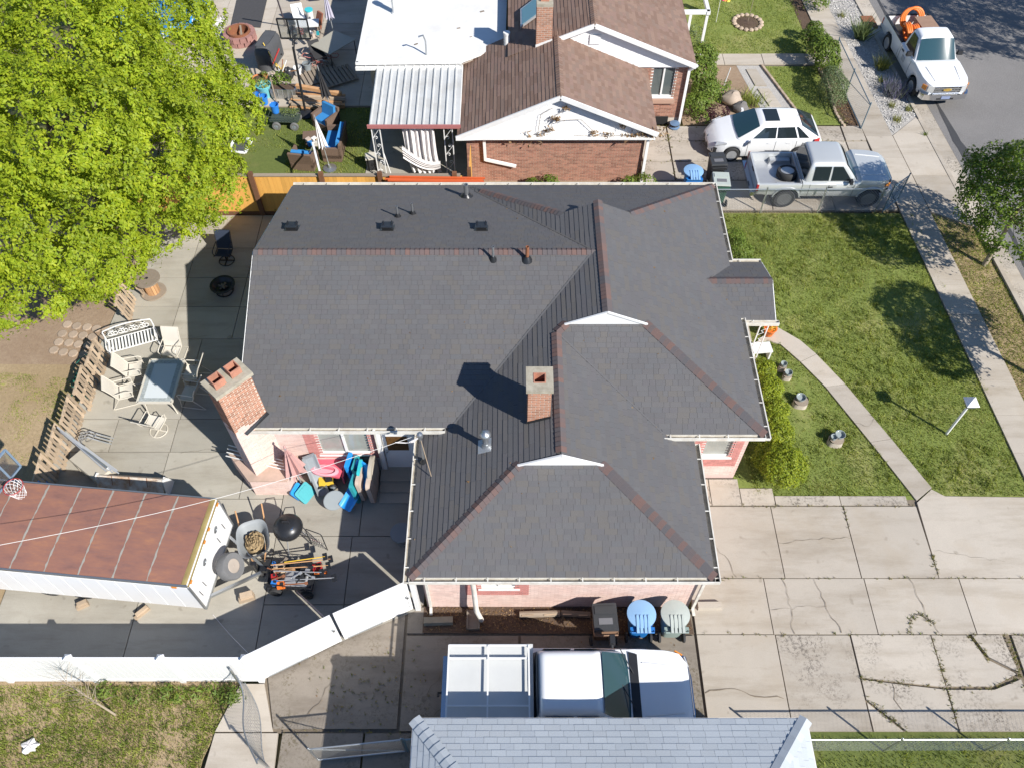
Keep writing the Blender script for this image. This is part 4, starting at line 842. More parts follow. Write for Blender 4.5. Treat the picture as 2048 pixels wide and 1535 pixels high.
MB().slab([(.38, 29.28, 3.575), (.93, 29.62, 3.80), (.93, 30.75, 3.80), (.38, 30.33, 3.575)], (0, 0, .012)).build('pane', glass_mat('skylight glass', (.12, .25, .3), .05), sk, world=True)
chimney(1.16, 28.05, .56, .6, 3.0, 5.15, 0, [(0, 0, .3, .12)], .02, 130, parent=nb)
MB().slab([(.86, 27.73, 3.58), (1.46, 27.73, 3.82), (1.46, 27.73, 3.95), (.86, 27.73, 3.71)], (0, -.015, 0)).build('flashing', m_white, nb, world=True)
# walls, siding, trim
w = MB()
wall(w, (-1.65, 24.62, 0), (1, 0, 0), 6.45, 0, 2.2, (0, -1, 0)); wall(w, (4.8, 24.82, 0), (0, 1, 0), 3.3, 0, 2.3, (1, 0, 0)); wall(w, (-1.65, 24.82, 0), (0, 1, 0), 4, 0, 2.25, (-1, 0, 0))
hN = (.55, 1.48, 1.25, 2.55)
wall(w, (4.8, 28.1, 0), (1, 0, 0), 1.95, 0, 2.65, (0, -1, 0), .2, [hN]); wall(w, (6.75, 28.3, 0), (0, 1, 0), 11, 0, 2.7, (1, 0, 0)); wall(w, (-5.5, 28.6, 0), (1, 0, 0), 4, 0, 2.6, (0, -1, 0)); wall(w, (-5.5, 28.8, 0), (0, 1, 0), 10, 0, 2.6, (-1, 0, 0))
nwall = w.build('wall', m_mortar, nb, world=True)
br = []
brick_geo((-1.65, 24.62, 0), (1, 0, 0), 6.45, .02, 2.18, (0, -1, 0), br); n1 = len(br)
brick_geo((4.8, 28.1, 0), (1, 0, 0), 1.95, .3, 2.6, (0, -1, 0), br, holes=[hN]); brick_geo((4.8, 24.82, 0), (0, 1, 0), 3.3, .02, 2.2, (1, 0, 0), br)
lay_pieces(br, BR_F2, 'brick', m_brick2, nwall, 160, lambda p: abs(p[0].x-1.8)+abs(p[0].z-1.5)*.5 if p[0].y < 24.7 else 99, stuff='brickwork')
def siding(y, A, B_, C_, x0=None):
    """clapboards on a gable: A left, B right, C apex (x, z)"""
    z = A[1]
    while z < C_[1]-.04:
        t0 = (z-A[1])/(C_[1]-A[1]); t1 = min(1, (z+.12-A[1])/(C_[1]-A[1]))
        l0, r0 = A[0]+(C_[0]-A[0])*t0, B_[0]+(C_[0]-B_[0])*t0; l1, r1 = A[0]+(C_[0]-A[0])*t1, B_[0]+(C_[0]-B_[0])*t1
        MB().add([(l0, y-.022, z), (r0, y-.022, z), (r1, y-.006, z+.12), (l1, y-.006, z+.12), (l0, y, z), (r0, y, z)], [(0, 1, 2, 3), (4, 5, 1, 0)]).build('clapboard', m_vinyl, nb, world=True); z += .12
MB().slab([(-1.85, 24.56, 2.2), (5.05, 24.56, 2.2), (1.65, 24.56, 3.85)], (0, .05, 0)).slab([(.6, 28.05, 2.6), (6.75, 28.05, 2.6), (2.97, 28.05, 4.38)], (0, .05, 0)).build('gable_wall', m_vinyl, nb, world=True)
siding(24.555, (-1.7, 2.2), (4.95, 2.2), (1.65, 3.8)); siding(28.045, (.9, 2.6), (6.7, 2.6), (2.97, 4.36))
t = MB()
for a, b in (((-1.97, 24.29, 2.28), (1.65, 24.29, 3.95)), ((1.65, 24.29, 3.95), (5.17, 24.29, 2.43)), ((1.25, 27.79, 3.76), (2.97, 27.79, 4.47)), ((2.97, 27.79, 4.47), (6.92, 27.79, 2.83))): t.bar(Vector(a)-Vector((0, 0, .06)), Vector(b)-Vector((0, 0, .06)), .05, .17, (0, 0, 1))
t.bar((-1.95, 24.42, 2.18), (5.1, 24.42, 2.18), .3, .03); t.bar((-2.0, 24.3, 2.22), (-.9, 24.4, 2.16), .1, .14)
t.build('rake_trim', m_white, nb, world=True)
MB().box((3.05, 28.0, 3.75), (.4, .03, .36)).build('gable_vent', m_white, nb, world=True)
window(nb, (4.8+hN[0], 28.1, 0), (1, 0, 0), (0, -1, 0), hN[1]-hN[0], hN[2], hN[3], 2, blind=m_winglass); MB().box((4.8+1.02, 28.05, 1.1), (1.1, .14, .16)).build('brick_sill', mat('sill brick', (.42, .27, .2), .9), nb, world=True)
MB().box((6.0, 28.05, .2), (.5, .06, .34)).build('basement_window', m_dark, nb, world=True)
downspout(nb, [(-1.0, 24.45, 2.15), (-1.0, 24.52, 1.9), (-.98, 24.52, 1.1), (.12, 24.5, .82)], .1, m_vinyl); downspout(nb, [(5.1, 24.45, 2.4), (4.9, 24.52, 2.1), (4.88, 24.5, .1)], .1, m_vinyl); downspout(nb, [(6.95, 27.85, 2.78), (6.72, 28.0, 2.5), (6.72, 28.0, .1)], .1, m_vinyl)
# porch corner
po = MB().bar((7.0, 32.0, 2.5), (8.05, 32.0, 2.5), .14, .14).bar((8.0, 31.9, 2.5), (8.0, 36, 2.5), .14, .14)
for x, y in ((7.3, 32.0), (7.98, 32.0)): po.bar((x, y, 0), (x, y, 2.45), .1, .1)
po.build('porch_frame', m_white, nb, world=True)
# ------------------------------------------------------------------ carport beside it
cp = thing('carport', 'white corrugated metal carport with scrolled iron posts and red front edge', 'carport', (-3.5, 26.5, 0))
prof = []; n = 12; x0, x1 = -5.12, -1.88; pw = (x1-x0)/n
for i in range(n):
    b = MB(); a = x0+i*pw
    q = [(a, 0), (a+.03, .06), (a+.06, .06), (a+.09, 0), (a+pw-.001, 0)]
    for (xa, za), (xb, zb) in zip(q[:-1], q[1:]): b.slab([(xa, 24.75, 2.38+za), (xb, 24.75, 2.38+zb), (xb, 28.25, 2.60+zb), (xa, 28.25, 2.60+za)], (0, 0, .006))
    b.build('roof_panel', mat('carport panel', (.62, .63, .62), .45, .2, var=.06, scale=2, dirt=(.36, .33, .28), dirt_amt=.35, dscale=1.5) if i == 0 else bpy.data.materials['carport panel'], cp, world=True)
MB().box((-3.5, 24.72, 2.40), (3.34, .06, .14)).build('fascia', mat('faded red paint', (.40, .15, .145), .6, var=.15), cp, world=True)
for x in (-5.1, -1.9): MB().bar((x, 24.8, 2.3), (x, 28.2, 2.52), .08, .12).build('side_beam', m_white, cp, world=True)
for cx in (-4.9, -2.3):
    b = MB(); dd = .15
    for dx in (-dd, dd): b.bar((cx+dx, 24.8, .05), (cx+dx, 24.8, 2.33), .035, .035)
    if cx < -4: b.bar((cx-dd, 25.1, .05), (cx-dd, 25.1, 2.33), .035, .035)
    for k in range(3):
        zc = .55+k*.75
        for s_ in (1, -1):
            pts = [(cx+s_*(.02+.1*math.exp(-a*.32)*math.cos(a)), 24.8, zc+s_*.2+.11*math.exp(-a*.25)*math.sin(a)) for a in [j*.5 for j in range(15)]]
            b.tube(pts, .011, 4)
        b.tube([(cx-.13, 24.8, zc-.18), (cx, 24.8, zc), (cx+.13, 24.8, zc+.2)], .011, 4)
    b.build('iron_post', m_white, cp, world=True)
cu = MB()
def drape(u, v):
    x = -4.0+u*1.15+(.25*v if u < .6 else .22*v); f = .07*math.sin(u*38+v*2)+.04*math.sin(u*17)
    return (x-.12*v*math.sin(v*3), 24.95+f-.1*v, 2.35-v*2.15+.05*math.sin(u*9))
cu.grid(drape, 60, 14)
def swag(u, v): return (-4.02+u*1.35, 24.72+.05*math.sin(v*25), 1.55-.75*math.sin(u*1.9)-v*.55*(1-u*.5)+.02*math.sin(v*30))
cu.grid(swag, 26, 16)
cu.build('curtain', m_fab_white, None, smooth=60); tag(bpy.data.objects['curtain'], 'off white canvas curtain bunched under the corrugated carport', 'curtain')
# dead vine on the gable
vn = thing('dead_vine', 'withered brown vine clinging to the white gable above the brick wall', 'vine', (1.5, 24.5, 0))
st_ = MB()
for pts in ([(-.3, 24.5, 2.12), (.6, 24.5, 2.2), (1.3, 24.48, 2.4), (1.5, 24.48, 3.0), (1.9, 24.48, 3.35)], [(1.6, 24.48, 2.9), (2.4, 24.48, 2.95), (2.9, 24.48, 2.4)], [(5.0, 24.4, 2.4), (4.2, 24.45, 2.25), (3.2, 24.47, 2.2), (2.2, 24.48, 2.2)], [(.9, 24.48, 2.2), (1.0, 24.48, 3.1), (1.4, 24.48, 3.4)]): st_.tube([Vector(p)+Vector((0, -.03, random.uniform(-.05, .05))) for p in pts], .009, 4)
st_.build('stem', m_bark, vn, world=True)
c_ = []
for cx, cz, n_, s_ in ((1.55, 2.95, 60, .1), (1.85, 3.35, 30, .08), (2.95, 2.35, 26, .09), (4.9, 2.35, 190, .22), (4.2, 2.15, 60, .22), (.6, 2.1, 60, .3), (3.4, 2.25, 30, .15), (1.2, 2.45, 30, .15), (3.9, 2.65, 22, .07)):
    for _ in range(n_): c_.append((random.gauss(cx, s_), 24.45-abs(random.gauss(0, .05)), random.gauss(cz, s_*.5)))
q = rng.normal(0, .045, (len(c_), 3, 3))+np.array(c_)[:, None, :]-np.array([1.5, 24.5, 0])
tag(raw_mesh('dry_leaves', q.reshape(-1, 3), np.arange(len(c_)*3).reshape(-1, 3), L_dead, vn), kind='stuff')

# ------------------------------------------------------------------ grey roofed house at the bottom edge
gh = thing('grey_house', 'house with a light grey shingled hip roof at the bottom edge', 'house', (2, 2.6, 0))
GZ = 2.6; top = 3.62
gx0, gx1 = -2.08, 6.24
G_N = [(gx1, 4.52, GZ), (gx0, 4.52, GZ), (gx0+1.95, 2.2, top), (gx1-1.95, 2.2, top)]
G_W = [(gx0, 4.52, GZ), (gx0, -.12, GZ), (gx0+1.95, 2.2, top)]
G_E = [(gx1, -.12, GZ), (gx1, 4.52, GZ), (gx1-1.95, 2.2, top)]
G_S = [(gx0, -.12, GZ), (gx1, -.12, GZ), (gx1-1.95, 2.2, top), (gx0+1.95, 2.2, top)]
d = MB()
for p in (G_N, G_W, G_E, G_S): d.slab([Vector(q)-Vector((0, 0, .012)) for q in p], (0, 0, -.06))
groof = d.build('roof', m_sh_grey, gh, world=True)
sh = []; shingle_geo(G_N, .15, (.26, .33), .010, sh); shingle_geo(G_W, .15, (.22, .36), .010, sh); shingle_geo(G_E, .15, (.22, .36), .010, sh); shingle_geo(G_S, .15, (.22, .36), .010, sh)
lay_pieces(sh, SH_F, 'shingle', m_sh_grey, groof, 295, lambda p: -p[0].y+(4 if p[0].x < gx0+1 or p[0].x > gx1-1 else 0)*.0)
caps = []
cap_geo((gx0, 4.52, GZ+.012), (gx0+1.95, 2.2, top+.012), .14, .19, caps, .35); cap_geo((gx1, 4.52, GZ+.012), (gx1-1.95, 2.2, top+.012), .14, .19, caps, .35); cap_geo((gx0+1.95, 2.2, top), (gx1-1.95, 2.2, top), .14, .19, caps, .35)
lay_pieces(caps, CAP_F, 'ridge_cap', m_sh_grey, groof, 100, camdist)
MB().box((2.08, 2.2, 1.25), (7.6, 3.9, 2.5)).build('wall', m_white, gh, world=True)
MB().bar((gx0, 4.53, 2.52), (gx1, 4.53, 2.52), .03, .14).bar((gx0-.01, -.1, 2.52), (gx0-.01, 4.5, 2.52), .03, .14).bar((gx1+.01, -.1, 2.52), (gx1+.01, 4.5, 2.52), .03, .14).build('fascia', m_white, gh, world=True)

# ------------------------------------------------------------------ fences
def chain_link(name, label, a, b, h, npost, m=m_galv, sp=.075, gate=False, fabric=True, group=None, brace=False, r=.0028):
    a = Vector(a); b = Vector(b); d = (b-a); L = d.length; u = d.normalized(); zz = Vector((0, 0, 1))
    f = thing(name, label, 'gate' if gate else 'fence', a, 0, group); o = Vector((0, 0, 0))
    for i in range(npost+1):
        p = o+u*(L*i/npost); MB().tube([p, p+zz*(h+.04)], .024, 8).lathe([(.03, h+.04), (.02, h+.08), (0, h+.09)], p, 8).build('post', m, f, smooth=40)
    MB().tube([o+zz*(h-.02), o+u*L+zz*(h-.02)], .02, 8).build('top_rail', m, f, smooth=40)
    if gate or brace:
        MB().tube([o+zz*.08, o+u*L+zz*.08], .02, 8).build('bottom_rail', m, f, smooth=40)
        MB().tube([o+zz*.1, o+u*L+zz*(h-.05)], .012, 6).build('brace', m, f, smooth=40)
    if fabric:
        w = MB(); n = int((L+h)/sp)
        for i in range(n):
            x = i*sp
            p0 = (max(0, x-h), max(0, h-x) if x < h else 0)
            for s in (1, -1):
                # lines of slope +-1 clipped to the panel
                pts = []
                xa, za = (x-h, 0) if s > 0 else (x-h, h)
                t0 = max(0, -xa); t1 = min(h, L-xa)
                if t1-t0 < .02: continue
                q0 = (xa+t0, za+s*t0); q1 = (xa+t1, za+s*t1)
                w.tube([o+u*q0[0]+zz*(q0[1]*.97+.02), o+u*q1[0]+zz*(q1[1]*.97+.02)], r, 3)
        tag(w.build('wire_mesh', m, f), kind='stuff')
    return f
chain_link('chain_link_fence', 'chain link fence beside the silver pickup along the front lawn', (7.0, 22.85, 0), (13.3, 22.88, 0), 1.15, 3, sp=.1, r=.0024)
chain_link('chain_link_fence', 'low chain link fence running along the bottom right corner', (6.4, 4.43, 0), (16.0, 4.45, 0), 1.15, 4, sp=.1, r=.0018)
chain_link('chain_link_fence', 'chain link fence behind the charcoal roof below the brick gable', (-1.0, 22.9, 0), (6.9, 22.88, 0), 1.15, 4)
m_bluegalv = mat('painted blue grey pipe', (.16, .24, .30), .5, .5, var=.15)
chain_link('chain_link_gate', 'wide blue grey chain link gate standing open by the mulch bed', (13.8, 32.2, 0), (13.98, 27.7, 0), 1.2, 2, m_bluegalv, sp=.11, gate=True, r=.0018)
chain_link('chain_link_gate', 'narrow folded chain link gate at the lawn corner beside the sidewalk', (13.6, 22.9, 0), (14.3, 23.5, 0), 1.25, 1, m_bluegalv, gate=True)
chain_link('chain_link_gate', 'short chain link gate lying in the sun below the dirty concrete', (-2.5, 4.42, 0), (-4.55, 4.22, 0), 1.2, 1, m_galv, gate=True)
chain_link('chain_link_fence', 'blue grey chain link panel by the grey shingled roof corner', (-2.2, 4.44, 0), (-2.45, 4.42, 0), 1.2, 1, m_bluegalv)
# leaning loose mesh panel
lp = thing('bent_mesh_fence', 'bent chain link panel on a leaning post in front of the white fence', 'fence', (-6.0, 5.0, 0))
w = MB()
def lm(u, v): # u along, v up
    x = -6.62+1.0*u+.12*math.sin(u*5)+v*.0; y = 6.0-1.95*u; z = .05+v*(1.15-.1*math.sin(u*4)); return (x+6.0+.12*v*math.cos(u*6), y-5.0-.15*v, z)
for i in range(34):
    w.tube([lm(min(1, i/24+t/8*.35 if True else 0), t/8) for t in range(9) if i/24+t/8*.35 <= 1] or [lm(1, 0), lm(1, .02)], .0035, 3)
    q = [lm(i/24-t/8*.35, t/8) for t in range(9) if 0 <= i/24-t/8*.35 <= 1]
    if len(q) > 1: w.tube(q, .0035, 3)
tag(w.build('wire_mesh', m_galv, lp), kind='stuff')
MB().tube([lm(u/20, 1) for u in range(21)], .018, 6).build('top_rail', m_galv, lp, smooth=40); MB().tube([lm(u/20, 0) for u in range(21)], .014, 6).build('bottom_wire', m_galv, lp, smooth=40)
MB().tube([(-.75, 1.0, 0.02), (-.62, .95, 1.3)], .028, 8).build('post', m_galv, lp, smooth=40); MB().tube([(.32, -.95, 0.02), (.36, -1.0, 1.25)], .028, 8).build('post', m_galv, lp, smooth=40)
# white vinyl fence with gate
vf = thing('vinyl_fence', 'white vinyl privacy fence of vertical boards below the trailer', 'fence', (-10, 6.05, 0))
FH = 1.72; posts = [-14.6, -12.42, -10.28, -8.14, -6.2]
for x in posts:
    MB().box((x, 6.07, (FH+.06)/2), (.13, .13, FH+.06)).build('post', m_vinyl, vf, world=True); MB().lathe([(.105, 0), (.105, .03), (0, .1)], (x, 6.07, FH+.06), 4, Matrix.Rotation(R(45), 4, 'Z')).build('post_cap', m_vinyl, vf, world=True)
bm = MB().box((0, 0, FH/2), (.146, .035, FH-.16)).mesh('board', m_vinyl)
for xa, xb in zip(posts[:-1], posts[1:]):
    MB().box(((xa+xb)/2, 6.07, FH-.05), (xb-xa-.13, .06, .12)).build('rail', m_vinyl, vf, world=True); MB().box(((xa+xb)/2, 6.07, .1), (xb-xa-.13, .06, .14)).build('rail', m_vinyl, vf, world=True)
    n = int((xb-xa-.14)/.152)
    for i in range(n):
        o = link(bpy.data.objects.new('board', bm)); o.parent = vf; o.location = (xa+.07+(i+.5)*(xb-xa-.14)/n+10, .02, 0)
def vinyl_gate(label, a, b):
    a = Vector(a); b = Vector(b); L = (b-a).length; rz = math.atan2(b.y-a.y, b.x-a.x)
    g = thing('vinyl_gate', label, 'gate', a, rz, 'leaves of the white double gate'); H_ = 1.74
    n = int((L-.1)/.15)
    for i in range(n): MB().box((.05+(i+.5)*(L-.1)/n, 0, H_/2+.03), ((L-.1)/n-.004, .035, H_-.2)).build('board', m_vinyl, g)
    MB().box((L/2, 0, H_-.04), (L-.01, .065, .13)).build('rail', m_vinyl, g); MB().box((L/2, 0, .14), (L-.01, .065, .13)).build('rail', m_vinyl, g)
    for x in (.04, L-.04): MB().box((x, 0, H_/2+.03), (.075, .07, H_-.33)).build('stile', m_vinyl, g)
    MB().bar((.1, -.045, .12), (L*.55, -.045, .12), .03, .05).build('truss', m_galv, g); MB().box((L-.08, -.05, .95), (.06, .03, .1)).build('latch', m_galv, g)
    return g
vinyl_gate('white vinyl gate leaf hinged to the fence end post', (-6.12, 6.12, .03), (-4.33, 7.06, .03)); vinyl_gate('white vinyl gate leaf hinged beside the pink house wall', (-4.27, 7.09, .03), (-2.58, 7.9, .03))
for x, y, lab in ((-2.44, 7.9, 'white vinyl gate post against the pink house wall'),): tag(MB().box((x, y, .9), (.13, .13, 1.8)).lathe([(.1, 1.8), (.1, 1.83), (0, 1.9)], (x, y, 0), 4, Matrix.Rotation(R(45), 4, 'Z')).build('gate_post', m_vinyl), lab, 'post')
# cedar fence behind
cf = thing('cedar_fence', 'honey coloured cedar board fence with dark brown posts behind the patio', 'fence', (-8, 22.8, 0))
cm = MB().box((0, 0, .92), (.138, .022, 1.76)).mesh('board', m_cedar)
x = -13.6
while x < -1.75:
    o = link(bpy.data.objects.new('board', cm)); o.parent = cf; o.location = (x+8, random.uniform(-.004, .004), random.uniform(-.006, .006)); x += .142
for x in (-11.55, -9.1, -6.65, -4.6, -2.0): MB().box((x, 22.74, 1.0), (.16, .12, 2.0)).build('post', m_post, cf, world=True)
for xa, xb in ((-13.6, -9.18), (-9.02, -6.73), (-6.57, -1.8)): MB().box(((xa+xb)/2, 22.8, 1.83), (xb-xa, .13, .04)).build('cap_rail', m_greywood, cf, world=True)
MB().box((-8, 22.77, .08), (11.5, .05, .16)).build('kick_board', m_post, cf, world=True)
cf2 = thing('cedar_fence', 'short return of cedar fence ending at the brick wall corner', 'fence', (-1.5, 23.6, 0))
for i in range(11): o = link(bpy.data.objects.new('board', cm)); o.parent = cf2; o.rotation_euler.z = R(90); o.location = (0, -.65+i*.142, 0)
MB().box((-1.5, 22.95, 1.0), (.13, .16, 2.0)).build('post', m_post, cf2, world=True)
rb = thing('red_bars', 'bundle of long orange red painted bars resting along the cedar fence top', 'bars', (-2.7, 22.5, 1.85))
m_redbar = mat('orange red paint', (.62, .12, .035), .5, var=.12)
for k, (y, z, dx) in enumerate(((0, 0, 0), (.09, .03, .15), (-.09, .02, .1))): MB().bar((-1.7+dx, y+.06, z), (1.7+dx*.4, y-.02, z), .055, .055).build('bar', m_redbar, rb)

# ------------------------------------------------------------------ trees and plants
def leaf_cloud(centers, normals, n_each, spread, size, asp=.62, dome=.45):
    """diamond leaves in small sprays; returns verts, faces"""
    C = np.repeat(np.asarray(centers, float), n_each, 0); N = np.repeat(np.asarray(normals, float), n_each, 0); n = len(C)
    off = rng.normal(0, 1, (n, 3)); off -= N*np.sum(off*N, 1, keepdims=True)*.72; C = C+off*spread; C[:, 2] -= (np.linalg.norm(off, axis=1)**2)*spread*.2
    nn = N*.6+np.array([0, 0, .45])+off*dome+rng.normal(0, .3, (n, 3)); nn /= np.linalg.norm(nn, axis=1, keepdims=True)
    t = rng.normal(0, 1, (n, 3)); t -= nn*np.sum(t*nn, 1, keepdims=True); t /= np.linalg.norm(t, axis=1, keepdims=True); b = np.cross(nn, t)
    s = size*rng.uniform(.6, 1.35, (n, 1))
    V = np.stack([C-t*s*.5, C+b*s*asp*.5+nn*s*.08, C+t*s*.5, C-b*s*asp*.5+nn*s*.08], 1)
    return V.reshape(-1, 3)
def lobes_to_clumps(lobes, dens, low=-.35, inner=.2, rough=.0):
    cs, ns = [], []
    L = np.array([l[:4] for l in lobes], float)
    for l in lobes:
        c = np.array(l[:3]); r = np.array([l[3], l[3], l[3]*(l[4] if len(l) > 4 else .8)])
        n = int(4*np.pi*l[3]**2*dens); d = rng.normal(0, 1, (n, 3)); d /= np.linalg.norm(d, axis=1, keepdims=True); d = d[d[:, 2] > low]
        rad = rng.uniform(.86, 1.1, (len(d), 1)); k = rng.random(len(d)) < inner; rad[k] *= rng.uniform(.45, .9, (k.sum(), 1))
        p = c+d*r*rad
        if rough:   # boughs stand out, gaps fall back or stay bare
            f = np.sin(p[:, 0]*3.1+p[:, 1]*1.3+1)*np.sin(p[:, 1]*3.4-p[:, 0]*.9+2)+.6*np.sin(p[:, 0]*6.3+p[:, 2]*5)*np.sin(p[:, 1]*5.7+p[:, 2]*4+1)
            p = p+d*r*(rough*f[:, None]*.6); keep = (f > -.75) | (rng.random(len(f)) < .35); p = p[keep]; d = d[keep]
        # skip what lies deep inside another lobe
        deep = np.zeros(len(p), bool)
        for m in L: deep |= np.linalg.norm((p-m[:3])/np.array([1, 1, .8]), axis=1) < m[3]*.72*(not np.allclose(m[:3], c))
        cs.append(p[~deep]); ns.append((d/r*l[3])[~deep])
    cs = np.concatenate(cs); ns = np.concatenate(ns); ns /= np.linalg.norm(ns, axis=1, keepdims=True); return cs, ns
def foliage(parent, name, lobes, dens, n_each, spread, size, m, low=-.35, inner=.2, asp=.62, rough=0.):
    cs, ns = lobes_to_clumps(lobes, dens, low, inner, rough); V = leaf_cloud(cs, ns, n_each, spread, size, asp); V -= np.array(root_loc(parent))
    return raw_mesh(name, V, np.arange(len(V)).reshape(-1, 4), m, parent)
def limb_tree(parent, base, top, r0, lobes, m, fork=.45):
    b = MB(); base = Vector(base); top = Vector(top); l = Vector(root_loc(parent)); base = base-l; top = top-l
    b.tube([base, base.lerp(top, .3)+Vector((.05, .03, 0)), base.lerp(top, .65), top], [r0*1.25, r0, r0*.85, r0*.6], 10)
    t = b.build('trunk', m, parent, smooth=60); q = MB()
    for lb in lobes:
        c = Vector(lb[:3])-l; s = base.lerp(top, random.uniform(fork, .95)); mid = s.lerp(c, .5)+Vector((random.uniform(-.2, .2), random.uniform(-.2, .2), -.15))
        q.tube([s, mid, c], [r0*.42, r0*.28, r0*.1], 6)
        for _ in range(5):
            e = c+Vector((random.gauss(0, 1), random.gauss(0, 1), random.gauss(.2, .6))).normalized()*lb[3]*.85; q.tube([mid.lerp(c, random.random()), c.lerp(e, .5), e], [r0*.14, r0*.08, r0*.03], 4)
    q.build('limb', m, parent, smooth=60)
big = thing('maple_tree', 'huge lime green leafy tree overhanging the patio at the upper left', 'tree', (-14.6, 21.0, 0))
bl = [(-9.52, 22.27, 4.6)+(1.4,), (-9.74, 19.76, 3.9)+(1.3,), (-11.17, 18.65, 3.6)+(1.25,), (-12.00, 16.79, 3.9)+(1.4,), (-13.69, 15.82, 4)+(1.5,), (-11.19, 24.06, 5.2)+(1.9,), (-10.42, 18.15, 6.6)+(2.2,), (-11.90, 16.46, 6)+(2.1,), (-12.11, 20.35, 7.4)+(2.5,), (-12.98, 17.74, 7.4)+(2.5,),
      (-11.92, 25.43, 6.2)+(2.1,), (-15.21, 16.74, 5.2)+(2.3,), (-16.34, 20.82, 6.6)+(2.8,), (-14.44, 28.48, 6.6)+(2.4,), (-10.46, 21.06, 5.4)+(1.8,), (-10.94, 16.89, 8.2)+(1.8,), (-10.47, 19.05, 4.8)+(1.5,), (-13.26, 16.15, 5.4)+(1.7,), (-13.90, 22.24, 7.6)+(2.2,), (-9.57, 21.38, 3.4)+(.7,), (-9.53, 24.71, 4.2)+(.75,), (-9.86, 19.37, 3.1)+(.7,), (-11.92, 27.50, 5)+(1.3,), (-12.08, 16.57, 3.2)+(.6,), (-13.14, 15.72, 3.6)+(.75,), (-9.48, 23.09, 3.8)+(.6,)]
foliage(big, 'crown', bl, 9.6, 54, .125, .105, L_tree, -.4, .1, .5, rough=.2)
limb_tree(big, (-14.6, 21.0, 0), (-14.3, 20.8, 5.0), .3, bl[:20:2], m_bark)
def street_tree(label, base, h, r, seed):
    random.seed(seed); t = thing('street_tree', label, 'tree', base, 0, 'young trees along the street'); x, y, _ = base
    lb = [(x+.15, y+.25, h, r*.8)]+[(x+r*.62*math.cos(a)+random.uniform(-.2, .2), y+r*.62*math.sin(a)+random.uniform(-.2, .2), h-.45+random.uniform(-.35, .5), r*random.uniform(.42, .6)) for a in [i*1.05 for i in range(6)]]+[(x, y, h+r*.55, r*.5)]
    foliage(t, 'crown', lb, 10, 38, .15, .10, L_street, -.6, .25, .55, .14); limb_tree(t, base, (x, y+.1, h-.2), .075, lb, m_palebark, .6); return t
street_tree('young dark green street tree whose trunk stands on the park strip', (16.46, 20.25, 0), 3.2, 2.05, 3)
street_tree('street tree peeking in at the right edge above the white post', (16.7, 15.1, 0), 3.2, 1.4, 5)
street_tree('street tree across the road shading the asphalt', (26.3, 32.2, 0), 6.0, 3.0, 8)
random.seed(11)
def bush(name, label, lobes, dens, n_each, spread, size, m, low=-.2, cat='bush', group=None, stem=True, asp=.62):
    x, y = lobes[0][:2]; t = thing(name, label, cat, (x, y, 0), 0, group)
    foliage(t, 'foliage', lobes, dens, n_each, spread, size, m, low, .25, asp)
    if stem:
        s = MB()
        for lb in lobes[:5]: s.tube([(lb[0]-x, lb[1]-y, 0), (lb[0]-x+.03, lb[1]-y, lb[2]*.6), (lb[0]-x, lb[1]-y+.02, lb[2])], [.025, .018, .008], 5)
        s.build('stem', m_bark, t)['kind'] = 'stuff'
    return t
bush('hedge', 'rounded yellow green hedge beside the front wall and driveway', [(7.64, 11.75, 0.75)+(.62, .95), (7.70, 12.85, 0.7)+(.46,), (7.72, 13.65, 0.75)+(.42,), (7.74, 14.50, 0.7)+(.4,), (7.74, 15.24, 0.65)+(.34,), (7.61, 13.21, 0.75)+(.42,), (7.58, 14.10, 0.75)+(.38,), (7.35, 12.1, .6, .45), (7.3, 13.0, .6, .42)], 150, 15, .055, .06, L_hedge)
bush('bush', 'green shrub against the charcoal eave at the top of the lawn', [(7.88, 20.58, 0.4)+(.42,), (7.84, 21.20, 0.4)+(.35,), (8.08, 20.20, 0.3)+(.25,)], 90, 14, .07, .06, L_bush)
bush('bush', 'tall leafy shrub by the brick corner and white downspout', [(7.71, 30.13, 1.1)+(.62,), (7.93, 31.03, 1.2)+(.55,), (7.90, 29.52, 0.7)+(.5,), (7.50, 28.81, 0.5)+(.45,)], 44, 18, .1, .10, L_bush)
bush('bush', 'large green bush beside the open blue gate', [(13.17, 31.86, 0.9)+(.62,), (13.12, 32.77, 0.8)+(.5,), (13.24, 31.27, 0.7)+(.5,)], 46, 18, .1, .09, L_bush)
bush('bush', 'upper green bush at the end of the neighbour walk', [(12.90, 33.07, 0.8)+(.42,), (13.28, 33.89, 0.7)+(.3,)], 46, 18, .1, .09, L_bush)
bush('bush', 'wispy grey green shrub in the mulch bed', [(13.16, 29.69, 0.7)+(.55,), (13.17, 30.23, 0.8)+(.4,), (13.18, 29.14, 0.5)+(.4,)], 95, 14, .10, .07, L_sage, asp=.35)
bush('bush', 'dark purple leaved shrub near the white hatchback', [(8.29, 28.29, 0.4)+(.42, .7), (8.11, 28.52, 0.3)+(.28,)], 34, 14, .08, .07, L_purple)
bush('flower_bed_plants', 'tangle of green plants beside the garden boulders', [(8.60, 29.86, 0.35)+(.4,), (8.13, 29.42, 0.3)+(.4,), (7.56, 28.17, 0.25)+(.35,), (8.87, 30.28, 0.3)+(.25,), (8.03, 30.30, 0.4)+(.3,), (7.19, 28.62, 0.4)+(.3,)], 22, 12, .1, .08, L_bush, cat='plants')
bush('bush', 'small shrub behind the chain link above the charcoal roof', [(1.35, 24.05, .35, .42, .7), (.8, 24.1, .25, .3)], 30, 14, .09, .09, L_bush)
bush('bush', 'weedy shrub at the brick wall downspout', [(4.95, 24.2, .3, .4, .8), (4.4, 24.1, .3, .35)], 26, 12, .1, .09, L_bush)
